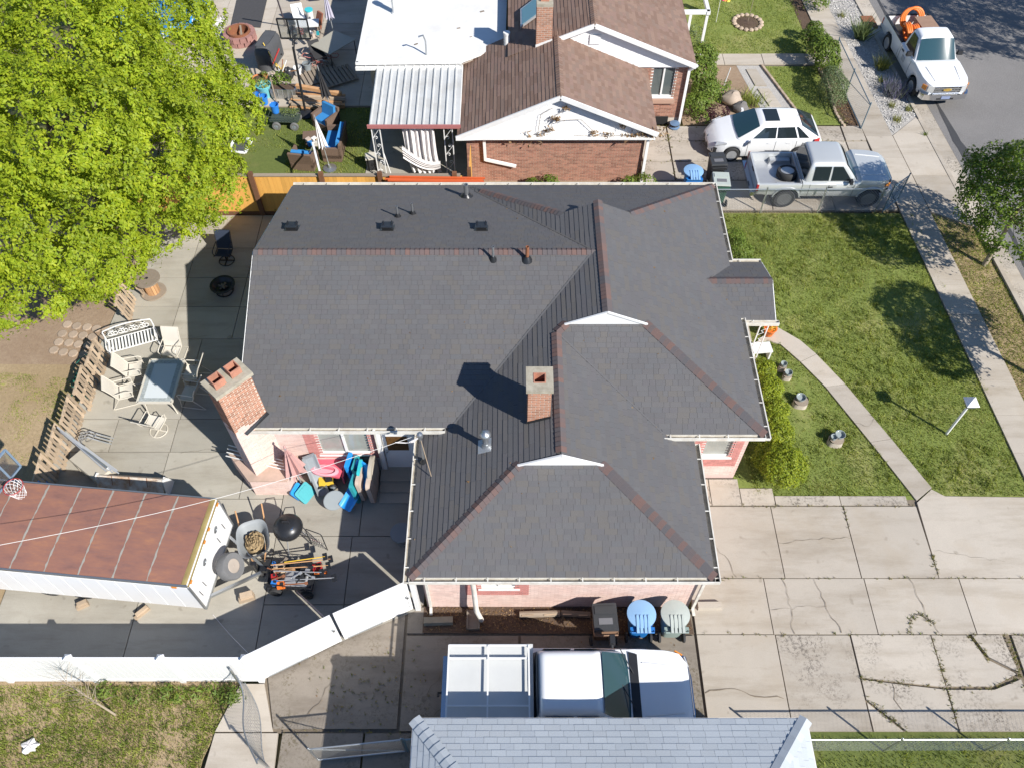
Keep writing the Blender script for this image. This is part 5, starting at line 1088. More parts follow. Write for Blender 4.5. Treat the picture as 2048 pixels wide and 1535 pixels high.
bush('climbing_plants', 'leafy plants growing along the cedar fence behind the lawn chair', [(-9.0+i*.42, 23.2, .35, .3) for i in range(6)], 30, 12, .1, .09, L_bush, cat='plants')
bush('weeds', 'long leafy green weeds along the foot of the white vinyl fence', [(-7.0-i*.38, 5.75+random.uniform(-.08, .05), .16, random.uniform(.10, .2), .9) for i in range(9)]+[(-7.0, 5.65, .12, .22), (-6.85, 5.75, .16, .22)], 60, 6, .09, .11, L_bush, cat='weeds', stem=False, asp=.3)
bush('weeds', 'tangled green growth under the round planter by the tree', [(-11.2, 29.6, .3, .4), (-11.6, 30.2, .3, .45), (-12.2, 30.5, .4, .5)], 26, 12, .1, .09, L_bush, cat='weeds', stem=False)
bush('bush', 'green shrub by the dark path at the top of the neighbour lawn', [(14.0, 36.6, .5, .55), (13.8, 37.6, .6, .5)], 26, 14, .1, .09, L_bush)
bush('bush', 'white flowering plant beside the porch corner', [(8.19, 34.28, 0.3)+(.3,), (8.29, 33.66, 0.25)+(.25,)], 26, 12, .1, .07, L_sage)
def tuft(name, label, c, n, h, w, m, spread, lean, cat='plant', group=None):
    t = thing(name, label, cat, (c[0], c[1], 0), 0, group); p = rng.normal(0, spread, (n, 2))
    b = blades('leaves', p, h, w, m, None, lean, 0, t); del b['kind']; MB().lathe([(spread*1.2, 0), (spread*.8, .05), (0, .06)], (0, 0, 0), 8).build('crown', m_soil, t); return t
tuft('yucca', 'spiky yucca in the rock strip behind the white pickup', (15.55, 34.14, 0), 170, (.6, 1.0), .035, L_sage, .1, 1.0)
tuft('ornamental_grass', 'tall ornamental grass tuft by the pickup rear wheel', (15.90, 31.86, 0), 260, (.4, .7), .014, L_blade, .12, .9, group='grass tufts in the rock strip')
tuft('ornamental_grass', 'small grass tuft beside the lavender in the rock strip', (15.64, 30.89, 0), 60, (.2, .35), .012, L_blade, .07, .9, group='grass tufts in the rock strip')
tuft('lavender', 'purple blooming lavender in the rock strip', (15.96, 30.02, 0), 420, (.4, .7), .018, L_lav, .2, .9)
tuft('ornamental_grass', 'grass tuft below the lavender at the strip end', (15.63, 29.17, 0), 70, (.18, .32), .012, L_blade, .07, .9, group='grass tufts in the rock strip')
tuft('ornamental_grass', 'pale grass tuft nearest the kerb', (16.22, 28.94, 0), 70, (.18, .32), .012, L_blade, .06, .9, group='grass tufts in the rock strip')
tuft('ornamental_grass', 'bright grass tuft at the tip of the rock strip', (15.58, 28.25, 0), 80, (.2, .32), .012, L_blade, .08, .9, group='grass tufts in the rock strip')
tuft('ornamental_grass', 'dry grass tuft at the top of the rock strip', (15.11, 35.88, 0), 60, (.2, .4), .012, L_blade, .08, .9, group='grass tufts in the rock strip')
tuft('weed', 'single weed in the apron joint by the kerb', (16.47, 27.33, 0), 50, (.08, .2), .014, L_bush, .05, .9)
tuft('grass_clump', 'overgrown green grass clump beside the boulder', (9.86, 29.51, 0), 320, (.25, .5), .014, L_grass, .3, .9)
# bare sapling in the south yard
sp = thing('bare_sapling', 'thin leafless sapling in front of the white vinyl fence', 'tree', (-9.62, 5.25, 0))
s = MB(); s.tube([(0, 0, 0), (-.25, .12, .6), (-.5, .25, 1.15), (-.62, .32, 1.7)], [.028, .022, .016, .008], 6); s.build('trunk', m_palebark, sp)
s = MB()
for _ in range(46):
    k = random.uniform(.35, 1); p = Vector((-.62*k, .32*k, 1.7*k)); dd = Vector((random.gauss(-.2, .6), random.gauss(.0, .5), random.uniform(.2, .9))).normalized()*random.uniform(.3, .75)
    s.tube([p, p+dd*.5+Vector((0, 0, .03)), p+dd], [.006, .004, .002], 3)
s.build('twigs', m_palebark, sp)
# tree ring and boulders
tr = thing('tree_ring', 'ring of pale stones round a tiny tree on the neighbour lawn', 'tree ring', (10.73, 35.39, 0))
sm = MB().lathe([(.1, 0), (.12, .06), (.07, .11), (0, .12)], n=7).mesh('stone', mat('pale stone', (.46, .36, .27), .9, rnd=.15))
for i in range(17):
    o = link(bpy.data.objects.new('stone', sm)); o.parent = tr; a = i/17*6.283; o.location = (.62*math.cos(a), .62*math.sin(a), 0); o.rotation_euler.z = a
MB().lathe([(.6, .02), (.3, .06), (0, .08)], n=16).build('mulch', m_soil, tr); MB().tube([(0, 0, 0), (.02, .02, 1.3)], .012, 5).build('stem', m_palebark, tr)
def rock(name, label, c, s, m):
    b = MB(); b.grid(lambda u, v: (s[0]*math.cos(u*6.283)*math.sin(v*3.1416)*(1+.16*math.sin(u*19+v*7)), s[1]*math.sin(u*6.283)*math.sin(v*3.1416)*(1+.14*math.cos(u*13+v*5)), s[2]*(.55-math.cos(v*3.1416)*.75*(1+.1*math.sin(u*11)))), 14, 9, True)
    b.v = [(x+c[0]*0, y, z) for x, y, z in b.v]; o = b.build(name, m, None, smooth=35); o.location = (c[0], c[1], 0); return tag(o, label, 'rock')
m_rock = mat('tan boulder', (.42, .34, .27), .95, var=.2, scale=4, bump=.6, bscale=14); m_rockd = mat('grey boulder', (.16, .15, .145), .9, var=.25, scale=5, bump=.5, bscale=14)
rock('boulder', 'tan boulder beside the purple shrub', (9.07, 29.51, 0), (.42, .4, .35), m_rock); rock('boulder', 'dark grey boulder behind the white hatchback', (9.35, 28.94, 0), (.32, .28, .3), m_rockd); rock('boulder', 'dark grey boulder half hidden by flower bed plants', (7.90, 30.02, 0), (.35, .3, .3), m_rockd)

# ------------------------------------------------------------------ vehicles
ARCH = []
def ip(tbl, x): return float(np.interp(x, [t[0] for t in tbl], [t[1] for t in tbl]))
class Body:
    def __init__(s, w, top, belt, bot, wheels, arch_r, wheel_z, tuck=.09):
        s.w, s.top, s.belt, s.bot, s.wheels, s.ar, s.wz, s.tuck = w, top, belt, bot, wheels, arch_r, wheel_z, tuck
    def zb(s, x):
        z = ip(s.bot, x)
        for xw in s.wheels:
            d = abs(x-xw)
            if d < s.ar: z = max(z, s.wz+math.sqrt(max(0, s.ar**2-d*d)))
        return z
    def ring(s, x, hi=True):
        w, t, b, zb = ip(s.w, x), ip(s.top, x), ip(s.belt, x), s.zb(x); b = min(b, t-.02); zb = min(zb, b-.06)
        r = [(w-.05, zb), (w-.012, zb+.05), (w, zb+(b-zb)*.55), (w-.02, b), (w-s.tuck, t-.012)]
        if hi: r += [(w*.55, t+.012), (0, t+.018)]
        return r
    def stations(s, x0, x1):
        xs = set(np.linspace(x0, x1, 22))
        for xw in s.wheels:
            for k in range(-8, 9):
                x = xw+s.ar*math.sin(k/8*math.pi/2)
                if x0 < x < x1: xs.add(x)
        return sorted(xs)
    def loft(s, mb, x0, x1, capf=True, capr=True):
        xs = s.stations(x0, x1); rows = []
        for x in xs:
            r = s.ring(x); rows.append([(x, y, z) for y, z in r]+[(x, -y, z) for y, z in r[-2::-1]])
        n = len(rows[0]); o = len(mb.v)
        for r in rows: mb.v += r
        for i in range(len(xs)-1):
            for j in range(n-1): a = o+i*n+j; mb.f.append((a, a+1, a+n+1, a+n))
        if capr: mb.f.append(tuple(o+j for j in range(n)))
        if capf: mb.f.append(tuple(o+(len(xs)-1)*n+j for j in range(n))[::-1])
    def seam(s, x, m, parent, name='door_seam', zlo=.02, dx=0):
        for sg in (1, -1):
            r = s.ring(x)[:4]; MB().tube([(x+dx*i, sg*(y+.003), z) for i, (y, z) in enumerate(r)], .007, 4).build(name, m, parent)
def wheel(parent, x, y, r, w, side, rim_m=m_alu, tyre_m=m_rubber, spokes=5, rimr=.66):
    M_ = Matrix.Rotation(R(90) if side < 0 else R(-90), 4, 'X')
    t = MB().lathe([(r*rimr, -w*.5), (r*.93, -w*.5), (r, -w*.36), (r, w*.36), (r*.93, w*.5), (r*rimr, w*.46), (r*(rimr-.04), w*.25)], (x, y, r), 26, M_).build('wheel', tyre_m, parent, smooth=40)
    b = MB(); rr = r*rimr
    b.lathe([(rr, .44*w), (rr*.93, .46*w), (rr*.9, .3*w)], (0, 0, 0), 26); 
    for i in range(spokes): b.box((rr*.5*math.cos(i*6.283/spokes), rr*.5*math.sin(i*6.283/spokes), .33*w), (rr*.92, rr*(.5/spokes+.06), .05), rz=i*6.283/spokes)
    b.lathe([(rr*.2, .3*w), (rr*.18, .44*w), (0, .46*w)], (0, 0, 0), 12)
    b.v = [tuple((M_ @ Vector(v))+Vector((x, y, r))) for v in b.v]
    b.build('rim', rim_m, t, smooth=40)
    MB().lathe([(rr*.92, .2*w), (0, .2*w)], (0, 0, 0), 20).xf(Matrix.Translation((x, y, r)) @ M_).build('brake_disc', m_black, t)
def glass_panel(parent, pts, m=m_glass, off=.008, name='window', inset=.0):
    P_ = [Vector(p) for p in pts]; c = sum(P_, Vector())/len(P_); n = (P_[1]-P_[0]).cross(P_[-1]-P_[0]).normalized()
    P_ = [p.lerp(c, inset) for p in P_]
    return MB().slab([p-n*.01 for p in P_], n*(off+.01)).build(name, m, parent)
def cabin(parent, paint, A, B_, C_, D, zb, zr, wb, wr, wind=m_glassgreen, sideglass=m_glass, splits=(), rear=True, crown=.03, nm='cabin', taper=.0):
    """A windscreen base, B roof front, C roof rear, D rear base (all x); returns corner helper"""
    def wroof(x): return wr*(1-taper*(B_-x)/(B_-C_))
    c = MB()
    base = [(A, wb*.97), (A-.35, wb), (D+.1, wb), (D, wb*.96)]; 
    nu, nv = 9, 9
    def rf(u, v):
        x = B_+(C_-B_)*u; y = (v*2-1)*wroof(x); return (x, y, zr+crown*(1-(v*2-1)**2)+.02*math.sin(u*3.14)-.02*(abs(v*2-1) > .98))
    c.grid(rf, nu, nv)
    rs = [rf(0, v/8) for v in range(9)]; re_ = [rf(1, v/8) for v in range(9)]
    wA = [(A+.06*(1-(v/4-1)**2), (v/4-1)*wb*.97, zb) for v in range(9)]; wD = [(D, (v/4-1)*wb*.97, zb) for v in range(9)]
    for rowa, rowb in ((wA, rs), (re_, wD)):
        o = len(c.v); c.v += rowa+rowb
        for j in range(8): c.f.append((o+j, o+j+1, o+9+j+1, o+9+j))
    for sg in (0, 8):
        o = len(c.v); top_ = [rf(u/8, 0 if sg == 0 else 1) for u in range(9)]; bot = [(A+(D-A)*u/8, (-1 if sg == 0 else 1)*wb*.985, zb) for u in range(9)]
        c.v += top_+bot
        for j in range(8): c.f.append((o+j, o+j+1, o+9+j+1, o+9+j))
    body = c.build(nm, paint, parent, smooth=180)
    import bmesh
    bm_ = bmesh.new(); bm_.from_mesh(body.data); bmesh.ops.remove_doubles(bm_, verts=bm_.verts, dist=.03); bmesh.ops.recalc_face_normals(bm_, faces=bm_.faces); bm_.to_mesh(body.data); bm_.free()
    sub = body.modifiers.new('soft', 'SUBSURF'); sub.levels = 2; sub.render_levels = 2
    # glazing
    def P3(u, x, zf, sg):
        return None
    s = 1
    gl = MB(); n = 8
    def bil(a, b, t): return tuple(a[i]+(b[i]-a[i])*t for i in range(3))
    def strip(rowa, rowb, t0, t1, off, name, m):
        g = MB(); o = Vector(off)
        va = [Vector(bil(rowa[j], rowb[j], t0))+o for j in range(9)]; vb = [Vector(bil(rowa[j], rowb[j], t1))+o for j in range(9)]
        def sub(row): # pull the ends in
            cx = row[4]; return [cx+(p-cx)*.93 for p in row]
        va, vb = sub(va), sub(vb); g.add([tuple(p) for p in va+vb], [(j, j+1, 9+j+1, 9+j) for j in range(8)]); return g.build(name, m, parent, smooth=60)
    strip(wA, rs, .06, .93, (.012, 0, .010), 'windscreen', wind)
    if rear: strip(wD, re_, .1, .9, (-.012, 0, .010), 'rear_window', sideglass)
    # side windows: list of (x fractions) along belt
    for sg in (-1, 1):
        for (xb0, xb1, xt0, xt1) in splits:
            y0 = sg*wb*.985; 
            def pt(x, f):
                yb, yr = sg*wb*.985, sg*wroof(min(max(x, C_), B_)); return (x, yb+(yr-yb)*f+sg*.012, zb+(zr-zb)*f)
            q = [pt(xb0, .1), pt(xb1, .1), pt(xt1, .86), pt(xt0, .86)]
            g = MB().add(q, [(0, 1, 2, 3)]); g.slab([Vector(p) for p in q], (0, -sg*.008, 0)); g.f.pop(0)
            g.build('side_window', sideglass, parent)
    return body
def mirror(parent, x, y, z, m, s=1.0):
    for sg in (1, -1): MB().box((x, sg*(y+.13*s), z), (.12*s, .2*s, .16*s), top=.85).bar((x, sg*(y-.02), z-.05), (x, sg*(y+.05), z-.03), .05, .04).build('mirror', m, parent)
def under(parent, x0, x1, w, z0, z1): MB().box(((x0+x1)/2, 0, (z0+z1)/2), (x1-x0, w*2, z1-z0)).build('underbody', m_dark, parent)

# ---- white hatchback
hb = thing('hatchback', 'white five door hatchback with a dark sunroof on the neighbour driveway', 'car', (9.68, 26.58, .04), R(181)); hb.scale = (.96, 1, 1)
B = Body([(-2.2, .70), (-2.0, .82), (-1.2, .875), (1.2, .875), (1.8, .80), (2.12, .62), (2.22, .5)], [(-2.2, .8), (-2.05, 1.0), (-1.6, 1.02), (.9, .99), (1.3, .93), (1.9, .80), (2.15, .66), (2.23, .55)],
         [(-2.2, .72), (-1.5, .97), (.8, .92), (1.6, .78), (2.22, .5)], [(-2.2, .38), (-1.9, .26), (1.9, .22), (2.23, .3)], (-1.31, 1.33), .345, .31)
b = MB(); B.loft(b, -2.2, 2.23); b.build('body', m_carwhite, hb, smooth=38)
cabin(hb, m_carwhite, 1.2, .32, -1.2, -2.08, .96, 1.44, .80, .59, splits=[(.62, -.28, .18, -.28), (-.34, -1.15, -.34, -.98), (-1.22, -1.62, -1.07, -1.14)], taper=.08)
under(hb, -2.0, 2.05, .72, .2, .55)
for x in (-1.31, 1.33):
    for sg in (1, -1): wheel(hb, x, sg*.79, .315, .2, sg, m_alu, spokes=10)
MB().slab([(.12, -.36, 1.485), (.12, .36, 1.485), (-.42, .36, 1.488), (-.42, -.36, 1.488)], (0, 0, .012)).build('sunroof', m_glass, hb)
mirror(hb, .72, .86, 1.0, m_carwhite, .85)
for sg in (1, -1):
    MB().add([(2.02, sg*.70, .66), (1.62, sg*.815, .77), (1.58, sg*.80, .84), (1.95, sg*.62, .78)], [(0, 1, 2, 3)]).slab([(2.02, sg*.71, .66), (1.62, sg*.825, .77), (1.58, sg*.81, .85), (1.95, sg*.63, .80)], (.015, sg*.01, .01)).build('headlight', m_headlamp, hb)
    MB().slab([(-2.06, sg*.74, .82), (-1.78, sg*.865, .86), (-1.82, sg*.83, .99), (-2.05, sg*.70, .97)], (-.012, sg*.012, 0)).build('tail_light', m_redlens, hb)
    MB().box((2.06, sg*.55, .4), (.1, .14, .12)).build('fog_lamp_recess', m_black, hb)
    for x in (.0, -.75): MB().box((x-.05, sg*.865, .86), (.16, .03, .03)).build('door_handle', m_carwhite, hb)
MB().slab([(2.225, -.42, .34), (2.225, .42, .34), (2.2, .34, .5), (2.2, -.34, .5)], (.02, 0, 0)).build('grille', m_black, hb)
MB().lathe([(.055, 0), (.05, .02), (0, .025)], (2.2, 0, .60), 12, Matrix.Rotation(R(70), 4, 'Y')).build('badge', m_chrome, hb)
MB().box((2.235, 0, .42), (.02, .3, .09)).build('plate', m_white, hb)
for x in (.78, -.3, -1.12): B.seam(x, m_black, hb)
MB().tube([(-1.2, 0, 1.46), (-1.35, 0, 1.5)], .012, 5).build('antenna', m_black, hb)

def pickup(root, paint, xt, xbf, xcr, W, wheels, wr, zr, xA, xB, xC, hood, nose, roof_z, splits, arch=.45, bedz=1.02, wheel_w=.27, rim=m_alu, tyre=m_rubber, lift=0., bedcover=None, spokes=6, cabw=None, bed_in=None):
    hw = W/2; Z = lift
    B = Body([(xt, hw-.02), (wheels[0], hw), (wheels[1], hw), (nose-.45, hw-.02), (nose-.18, hw-.09), (nose-.05, hw-.2), (nose, hw-.3)], [(xt, bedz+Z), (xbf, bedz+.04+Z), (xA, bedz+.06+Z), (xA+.1, hood+.02+Z), (nose-.3, hood-.03+Z), (nose-.05, hood-.06+Z), (nose, hood-.12+Z)],
             [(xt, bedz-.06+Z), (xbf, bedz+Z), (xA, bedz-.02+Z), (nose-.3, hood-.14+Z), (nose, hood-.22+Z)], [(xt, .52+Z), (wheels[0]+arch, .42+Z), (wheels[1]-arch, .42+Z), (nose, .5+Z)], wheels, arch, wr+Z*.15, .07)
    b = MB(); B.loft(b, xbf+.02, nose); b.build('body', paint, root, smooth=38)
    # load bed
    xs = B.stations(xt, xbf)
    for sg in (1, -1):
        bd = MB()
        rows = [[(x, sg*(hw-.045), B.zb(x)), (x, sg*(hw-.005), B.zb(x)+.06), (x, sg*hw, max(B.zb(x)+.08, .8+Z)), (x, sg*(hw-.02), bedz+Z-.02), (x, sg*(hw-.03), bedz+Z), (x, sg*(hw-.11), bedz+Z), (x, sg*(hw-.13), .66+Z)] for x in xs]
        o = len(bd.v); n = 7
        for r in rows: bd.v += r
        for i in range(len(xs)-1):
            for j in range(n-1): a = o+i*n+j; bd.f.append((a, a+1, a+n+1, a+n))
        bd.build('bed_side', paint, root, smooth=38)
    MB().box(((xt+xbf)/2, 0, .64+Z), (xbf-xt, W-.22, .05)).box((xbf-.02, 0, (bedz+.6)/2+Z), (.05, W-.1, bedz-.58)).build('bed_floor', bed_in or m_black, root)
    for sg in (1, -1): MB().box((wheels[0], sg*(hw-.24), .72+Z), (.85, .24, .22), top=.85).build('wheel_well', bed_in or m_black, root)
    tg = MB().box((xt+.03, 0, .8+Z), (.07, W-.14, bedz-.55)).build('tailgate', paint, root); MB().box((xt-.01, 0, .95+Z), (.03, .25, .06)).build('handle', m_black, tg)
    MB().box((xt-.1, 0, .52+Z), (.16, W-.1, .16)).build('rear_bumper', m_chrome, root)
    for sg in (1, -1): MB().box((xt+.02, sg*(hw-.04), .84+Z), (.07, .1, .26)).build('tail_light', m_redlens, root)
    cabin(root, paint, xA, xB, xC, xcr, bedz+.02+Z, roof_z+Z, (cabw or hw-.09), (cabw or hw-.09)*.80, splits=splits)
    under(root, xt+.1, nose-.3, hw-.3, .4+Z, .62+Z); under(root, xbf, nose-.2, hw-.14, .5+Z, .8+Z)
    for x in wheels:
        for sg in (1, -1): wheel(root, x, sg*(hw-wheel_w/2-.0), wr, wheel_w, sg, rim, tyre, spokes)
    return B
def front_end(root, nose, hw, hood, Z, grille=m_black, chrome=m_chrome, bars=2, emblem=False):
    zt, zb = hood-.14+Z, .72+Z; g = MB().slab([(nose+.004, -hw*.52, zb), (nose+.004, hw*.52, zb), (nose+.004, hw*.52, zt), (nose+.004, -hw*.52, zt)], (.02, 0, 0)).build('grille', grille, root)
    for k in range(bars): z = zb+(zt-zb)*(k+1)/(bars+1); MB().bar((nose+.03, -hw*.54, z), (nose+.03, hw*.54, z), .03, .045).build('grille_bar', chrome, g)
    MB().tube([(nose+.02, -hw*.54, zb), (nose+.02, hw*.54, zb), (nose+.02, hw*.54, zt), (nose+.02, -hw*.54, zt)], .02, 5, True).build('grille_surround', chrome, g)
    for sg in (1, -1): MB().slab([(nose+.012, sg*hw*.56, zb+.04), (nose-.06, sg*(hw-.2), zb+.06), (nose-.06, sg*(hw-.2), zt+.01), (nose+.012, sg*hw*.56, zt)], (.03, 0, 0)).build('headlight', m_headlamp, root); MB().slab([(nose-.09, sg*(hw-.17), zb+.08), (nose-.26, sg*(hw-.06), zb+.1), (nose-.26, sg*(hw-.06), zt-.02), (nose-.09, sg*(hw-.17), zt-.01)], (.02, sg*.025, 0)).build('side_lamp', m_amber, root)
    b = MB(); pts = [(-hw, -.16), (-hw*.9, .06), (-hw*.4, .14), (hw*.4, .14), (hw*.9, .06), (hw, -.16)]
    for (y0, x0), (y1, x1) in zip(pts[:-1], pts[1:]): b.slab([(nose+x0, y0, .46+Z), (nose+x1, y1, .46+Z), (nose+x1, y1, .70+Z), (nose+x0, y0, .70+Z)], (-.14, 0, 0))
    b.build('front_bumper', chrome, root); MB().slab([(nose+.142, -hw*.35, .5+Z), (nose+.142, hw*.35, .5+Z), (nose+.142, hw*.35, .58+Z), (nose+.142, -hw*.35, .58+Z)], (.006, 0, 0)).build('air_intake', m_black, root)
    for sg in (1, -1): MB().bar((nose-.2, sg*hw*.52, hood-.02+Z), (nose-1.1, sg*hw*.60, hood+.035+Z), .025, .012).build('hood_crease', m_white, root)
# ---- silver pickup
sp_ = thing('pickup_truck', 'silver extended cab pickup with a spare tyre in its bed', 'pickup', (11.42, 24.02, .05), R(0))
B = pickup(sp_, m_carsilver, -2.62, -1.02, -.95, 1.86, (-1.5, 1.56), .40, 1.0, .98, .42, -.85, 1.12, 2.24, 1.70, [(.74, -.02, .30, -.02), (-.1, -.68, -.1, -.66)], .48, .98, .28, mat('dark alloy', (.2, .2, .21), .4, .5, var=.2), lift=.1, spokes=8, bed_in=m_alu)
for x in (.86, -.06, -.74): B.seam(x, m_black, sp_)
mirror(sp_, .66, .84, 1.25, m_black, .9)
for sg in (1, -1):
    MB().box((.0, sg*.935, .98), (.16, .02, .04)).build('door_handle', m_black, sp_)
    MB().tube([(1.56+.5*math.cos(a), sg*.945, .46+.5*math.sin(a)) for a in [R(8+i*18) for i in range(10)]], .03, 5).build('fender_flare', m_carsilver, sp_); MB().tube([(-1.5+.5*math.cos(a), sg*.945, .46+.5*math.sin(a)) for a in [R(8+i*18) for i in range(10)]], .03, 5).build('fender_flare', m_carsilver, sp_)
front_end(sp_, 2.24, .93, 1.12, .1, m_black, m_carsilver, 1)
tw = thing('offroad_spare', 'off road tyre lying in the silver pickup bed', 'tyre', (10.05, 23.95, .82), .3)
wheel(tw, 0, 0, .37, .26, 1, m_alu, m_rubber, 8); 
for o in tw.children_recursive: pass
for ch in list(tw.children):
    for o in [ch]+list(ch.children): o.data.transform(Matrix.Translation((0, 0, .13)) @ Matrix.Rotation(R(82), 4, 'X') @ Matrix.Translation((0, 0, -.37)))
# ---- white utility pickup with hoses
wp_ = thing('pickup_truck', 'white single cab pickup carrying orange hose parked at the kerb', 'pickup', (17.42, 31.75, -.02), R(-87.3))
B = pickup(wp_, m_carwhite, -2.55, -.42, -.38, 1.98, (-1.55, 1.62), .37, 1.0, 1.0, .42, -.3, 1.16, 2.6, 1.84, [(.78, -.14, .30, -.14)], .46, 1.08, .26, m_alu, bed_in=m_black)
for x in (.9, -.22): B.seam(x, m_black, wp_)
mirror(wp_, .68, .92, 1.28, m_black, 1.1)
for sg in (1, -1):
    MB().box((.0, sg*1.0, 1.0), (.18, .02, .05)).build('door_handle', m_black, wp_)
front_end(wp_, 2.6, .99, 1.16, 0)
for sg in (1, -1): MB().bar((-2.5, sg*.93, 1.1), (-.45, sg*.93, 1.12), .1, .04).build('bed_rail', m_black, wp_)
MB().bar((-2.52, -.9, 1.1), (-2.52, .9, 1.1), .07, .04).build('tailgate_cap', m_black, wp_)
ez = .875; MB().slab([(2.652, y_, ez+z_) for y_, z_ in ((-.17, .03), (-.07, .05), (-.07, .075), (.07, .075), (.07, .05), (.17, .03), (.15, -.03), (.07, -.02), (.07, -.045), (-.07, -.045), (-.07, -.02), (-.15, -.03))], (.012, 0, 0)).build('emblem', mat('gold emblem', (.75, .5, .12), .3, .6), wp_)
MB().box((2.76, 0, .6), (.015, .36, .12)).build('plate', mat('plate', (.25, .3, .45), .5), wp_)
MB().slab([(.75, .30, 1.34), (.75, .48, 1.34), (.66, .48, 1.44), (.66, .30, 1.44)], (.012, 0, .01)).build('permit', mat('permit card', (.75, .65, .35), .6), wp_)
MB().box((.25, -1.0, .78), (.3, .008, .22)).build('door_lettering', mat('door lettering', (.42, .44, .46), .6), wp_)
def ring_pts(c, r, tilt, n=22, axis='x'):
    M_ = Matrix.Rotation(tilt, 4, 'Y') if axis == 'x' else Matrix.Rotation(tilt, 4, 'X')
    return [Vector(c)+(M_ @ Vector((r*math.cos(i*6.283/n), r*math.sin(i*6.283/n), 0))) for i in range(n)]
for k, (c, r, t, ax, lab) in enumerate((((16.85, 32.85, 1.06), .38, R(70), 'x', 'orange corrugated hose coil leaning at the pickup side'), ((17.1, 32.7, 1.08), .36, R(74), 'x', 'orange hose coil beside the brown crate in the pickup'), ((17.35, 34.0, 1.05), .40, R(65), 'y', 'orange hose coil at the rear of the pickup bed'))):
    h = thing('hose_coil', lab, 'hose', (c[0], c[1], .65), 0, 'orange hose coils in the white pickup')
    for j in range(3): MB().tube(ring_pts((0+j*.07, 0, c[2]-.65+.02*j), r, t, axis=ax), .06, 8, True).build('hose_loop', m_orange, h, smooth=60)
cr = thing('crate', 'brown padded crate in the white pickup bed', 'crate', (17.7, 33.1, .68), R(8)); m_crate = mat('brown leatherette', (.30, .19, .13), .7, var=.25, scale=6)
MB().box((0, 0, .32), (.72, .95, .64), top=.95).build('box', m_crate, cr); MB().box((0, 0, .67), (.74, .97, .08), rx=.03).build('lid', m_crate, cr); MB().bar((-.33, .1, .0), (-.33, .1, .56), .02, .05).build('strap', m_black, cr)
# ---- white truck with ladder rack in the foreground
ft = thing('pickup_truck', 'white extended cab pickup with a ladder rack beside the pink wall', 'pickup', (1.35, 5.52, .055), R(0))
B = pickup(ft, m_carwhite, -2.85, -.92, -.9, 2.0, (-1.75, 1.75), .38, 1.0, 1.38, .66, -.75, 1.16, 2.82, 1.82, [(1.1, .1, .55, .1), (.02, -.65, .02, -.62)], .46, 1.1, .26, m_alu)
for x in (1.25, .06, -.74): B.seam(x, m_black, ft)
mirror(ft, 1.05, .95, 1.3, m_black, 1.2)
front_end(ft, 2.82, 1.0, 1.16, 0)
MB().slab([(1.42, -.86, 1.175), (1.42, .86, 1.175), (1.62, .8, 1.19), (1.62, -.8, 1.19)], (0, 0, .02)).build('cowl', m_black, ft)
for y0 in (-.5, .35): MB().bar((1.5, y0, 1.22), (1.2, y0+.55, 1.36), .02, .02).build('wiper', m_black, ft)
MB().slab([(-2.84, -.93, 1.5), (-.86, -.93, 1.5), (-.86, .93, 1.5), (-2.84, .93, 1.5)], (0, 0, .05)).build('topper_roof', mat('grey bed cover', (.56, .57, .56), .5, var=.06, scale=3), ft)
for c, d in (((-1.9, -.92, 1.3), (1.84, .04, .42)), ((-1.9, .92, 1.3), (1.84, .04, .42)), ((-2.82, 0, 1.3), (.04, 1.8, .42)), ((-1.0, 0, 1.3), (.04, 1.8, .42))): MB().box(c, d).build('topper_wall', m_carwhite, ft)
for y in (-.86, .86, -.5, .56): MB().bar((-2.83, y, 1.66), (-.95, y, 1.66), .035, .035).build('rack_bar', m_white, ft)
for x in (-2.82, -1.9, -.96): MB().bar((x, -.86, 1.69), (x, .86, 1.69), .035, .035).build('rack_crossbar', m_white, ft)
for x in (-2.82, -.96):
    for y in (-.86, .86): MB().bar((x, y, 1.55), (x, y, 1.66), .035, .035).build('rack_post', m_white, ft)
MB().tube([(-3.0, .1, .5), (-3.12, .1, .52), (-3.12, .0, .52)], .03, 6).build('tow_hook', m_blkmetal, ft)

# ------------------------------------------------------------------ things on the pink house plot
# ---- enclosed trailer
tl = thing('enclosed_trailer', 'white enclosed trailer with a rusty brown metal roof beside the vinyl fence', 'trailer', (-7.72, 8.9, .05), R(-5.5))
def rust_roof():
    m, nt, bs = new_mat('rusted roof sheet')
    a = noise(nt, 3.2, 8, .7, (.35, 1, 1), 'obj'); c = ramp(nt, a, [(.22, (.15, .08, .07)), (.42, (.25, .12, .092)), (.58, (.30, .14, .095)), (.75, (.40, .185, .095))])
    c = mix(nt, ramp(nt, noise(nt, 26, 3, .6, (.08, 1, 1), 'obj'), [(.5, (0, 0, 0)), (.75, (.4,) * 3)]), c, (.20, .12, .11))
    c = mix(nt, ramp(nt, noise(nt, 9, 6, .75, None, 'obj'), [(.6, (0, 0, 0)), (.8, (.6,) * 3)]), c, (.36, .13, .03))
    nt.links.new(c, bs.inputs['Base Color']); bs.inputs['Roughness'].default_value = .72; add_bump(nt, bs, noise(nt, 30, 4, .7, None, 'obj'), .25, .005); return m
m_rr = rust_roof(); TW, TZ0, TZ1, TL = 1.18, .46, 1.94, 7.0
MB().box((-TL/2, 0, (TZ0+TZ1)/2-.01), (TL, TW*2, TZ1-TZ0-.02)).build('box', m_vinyl, tl)
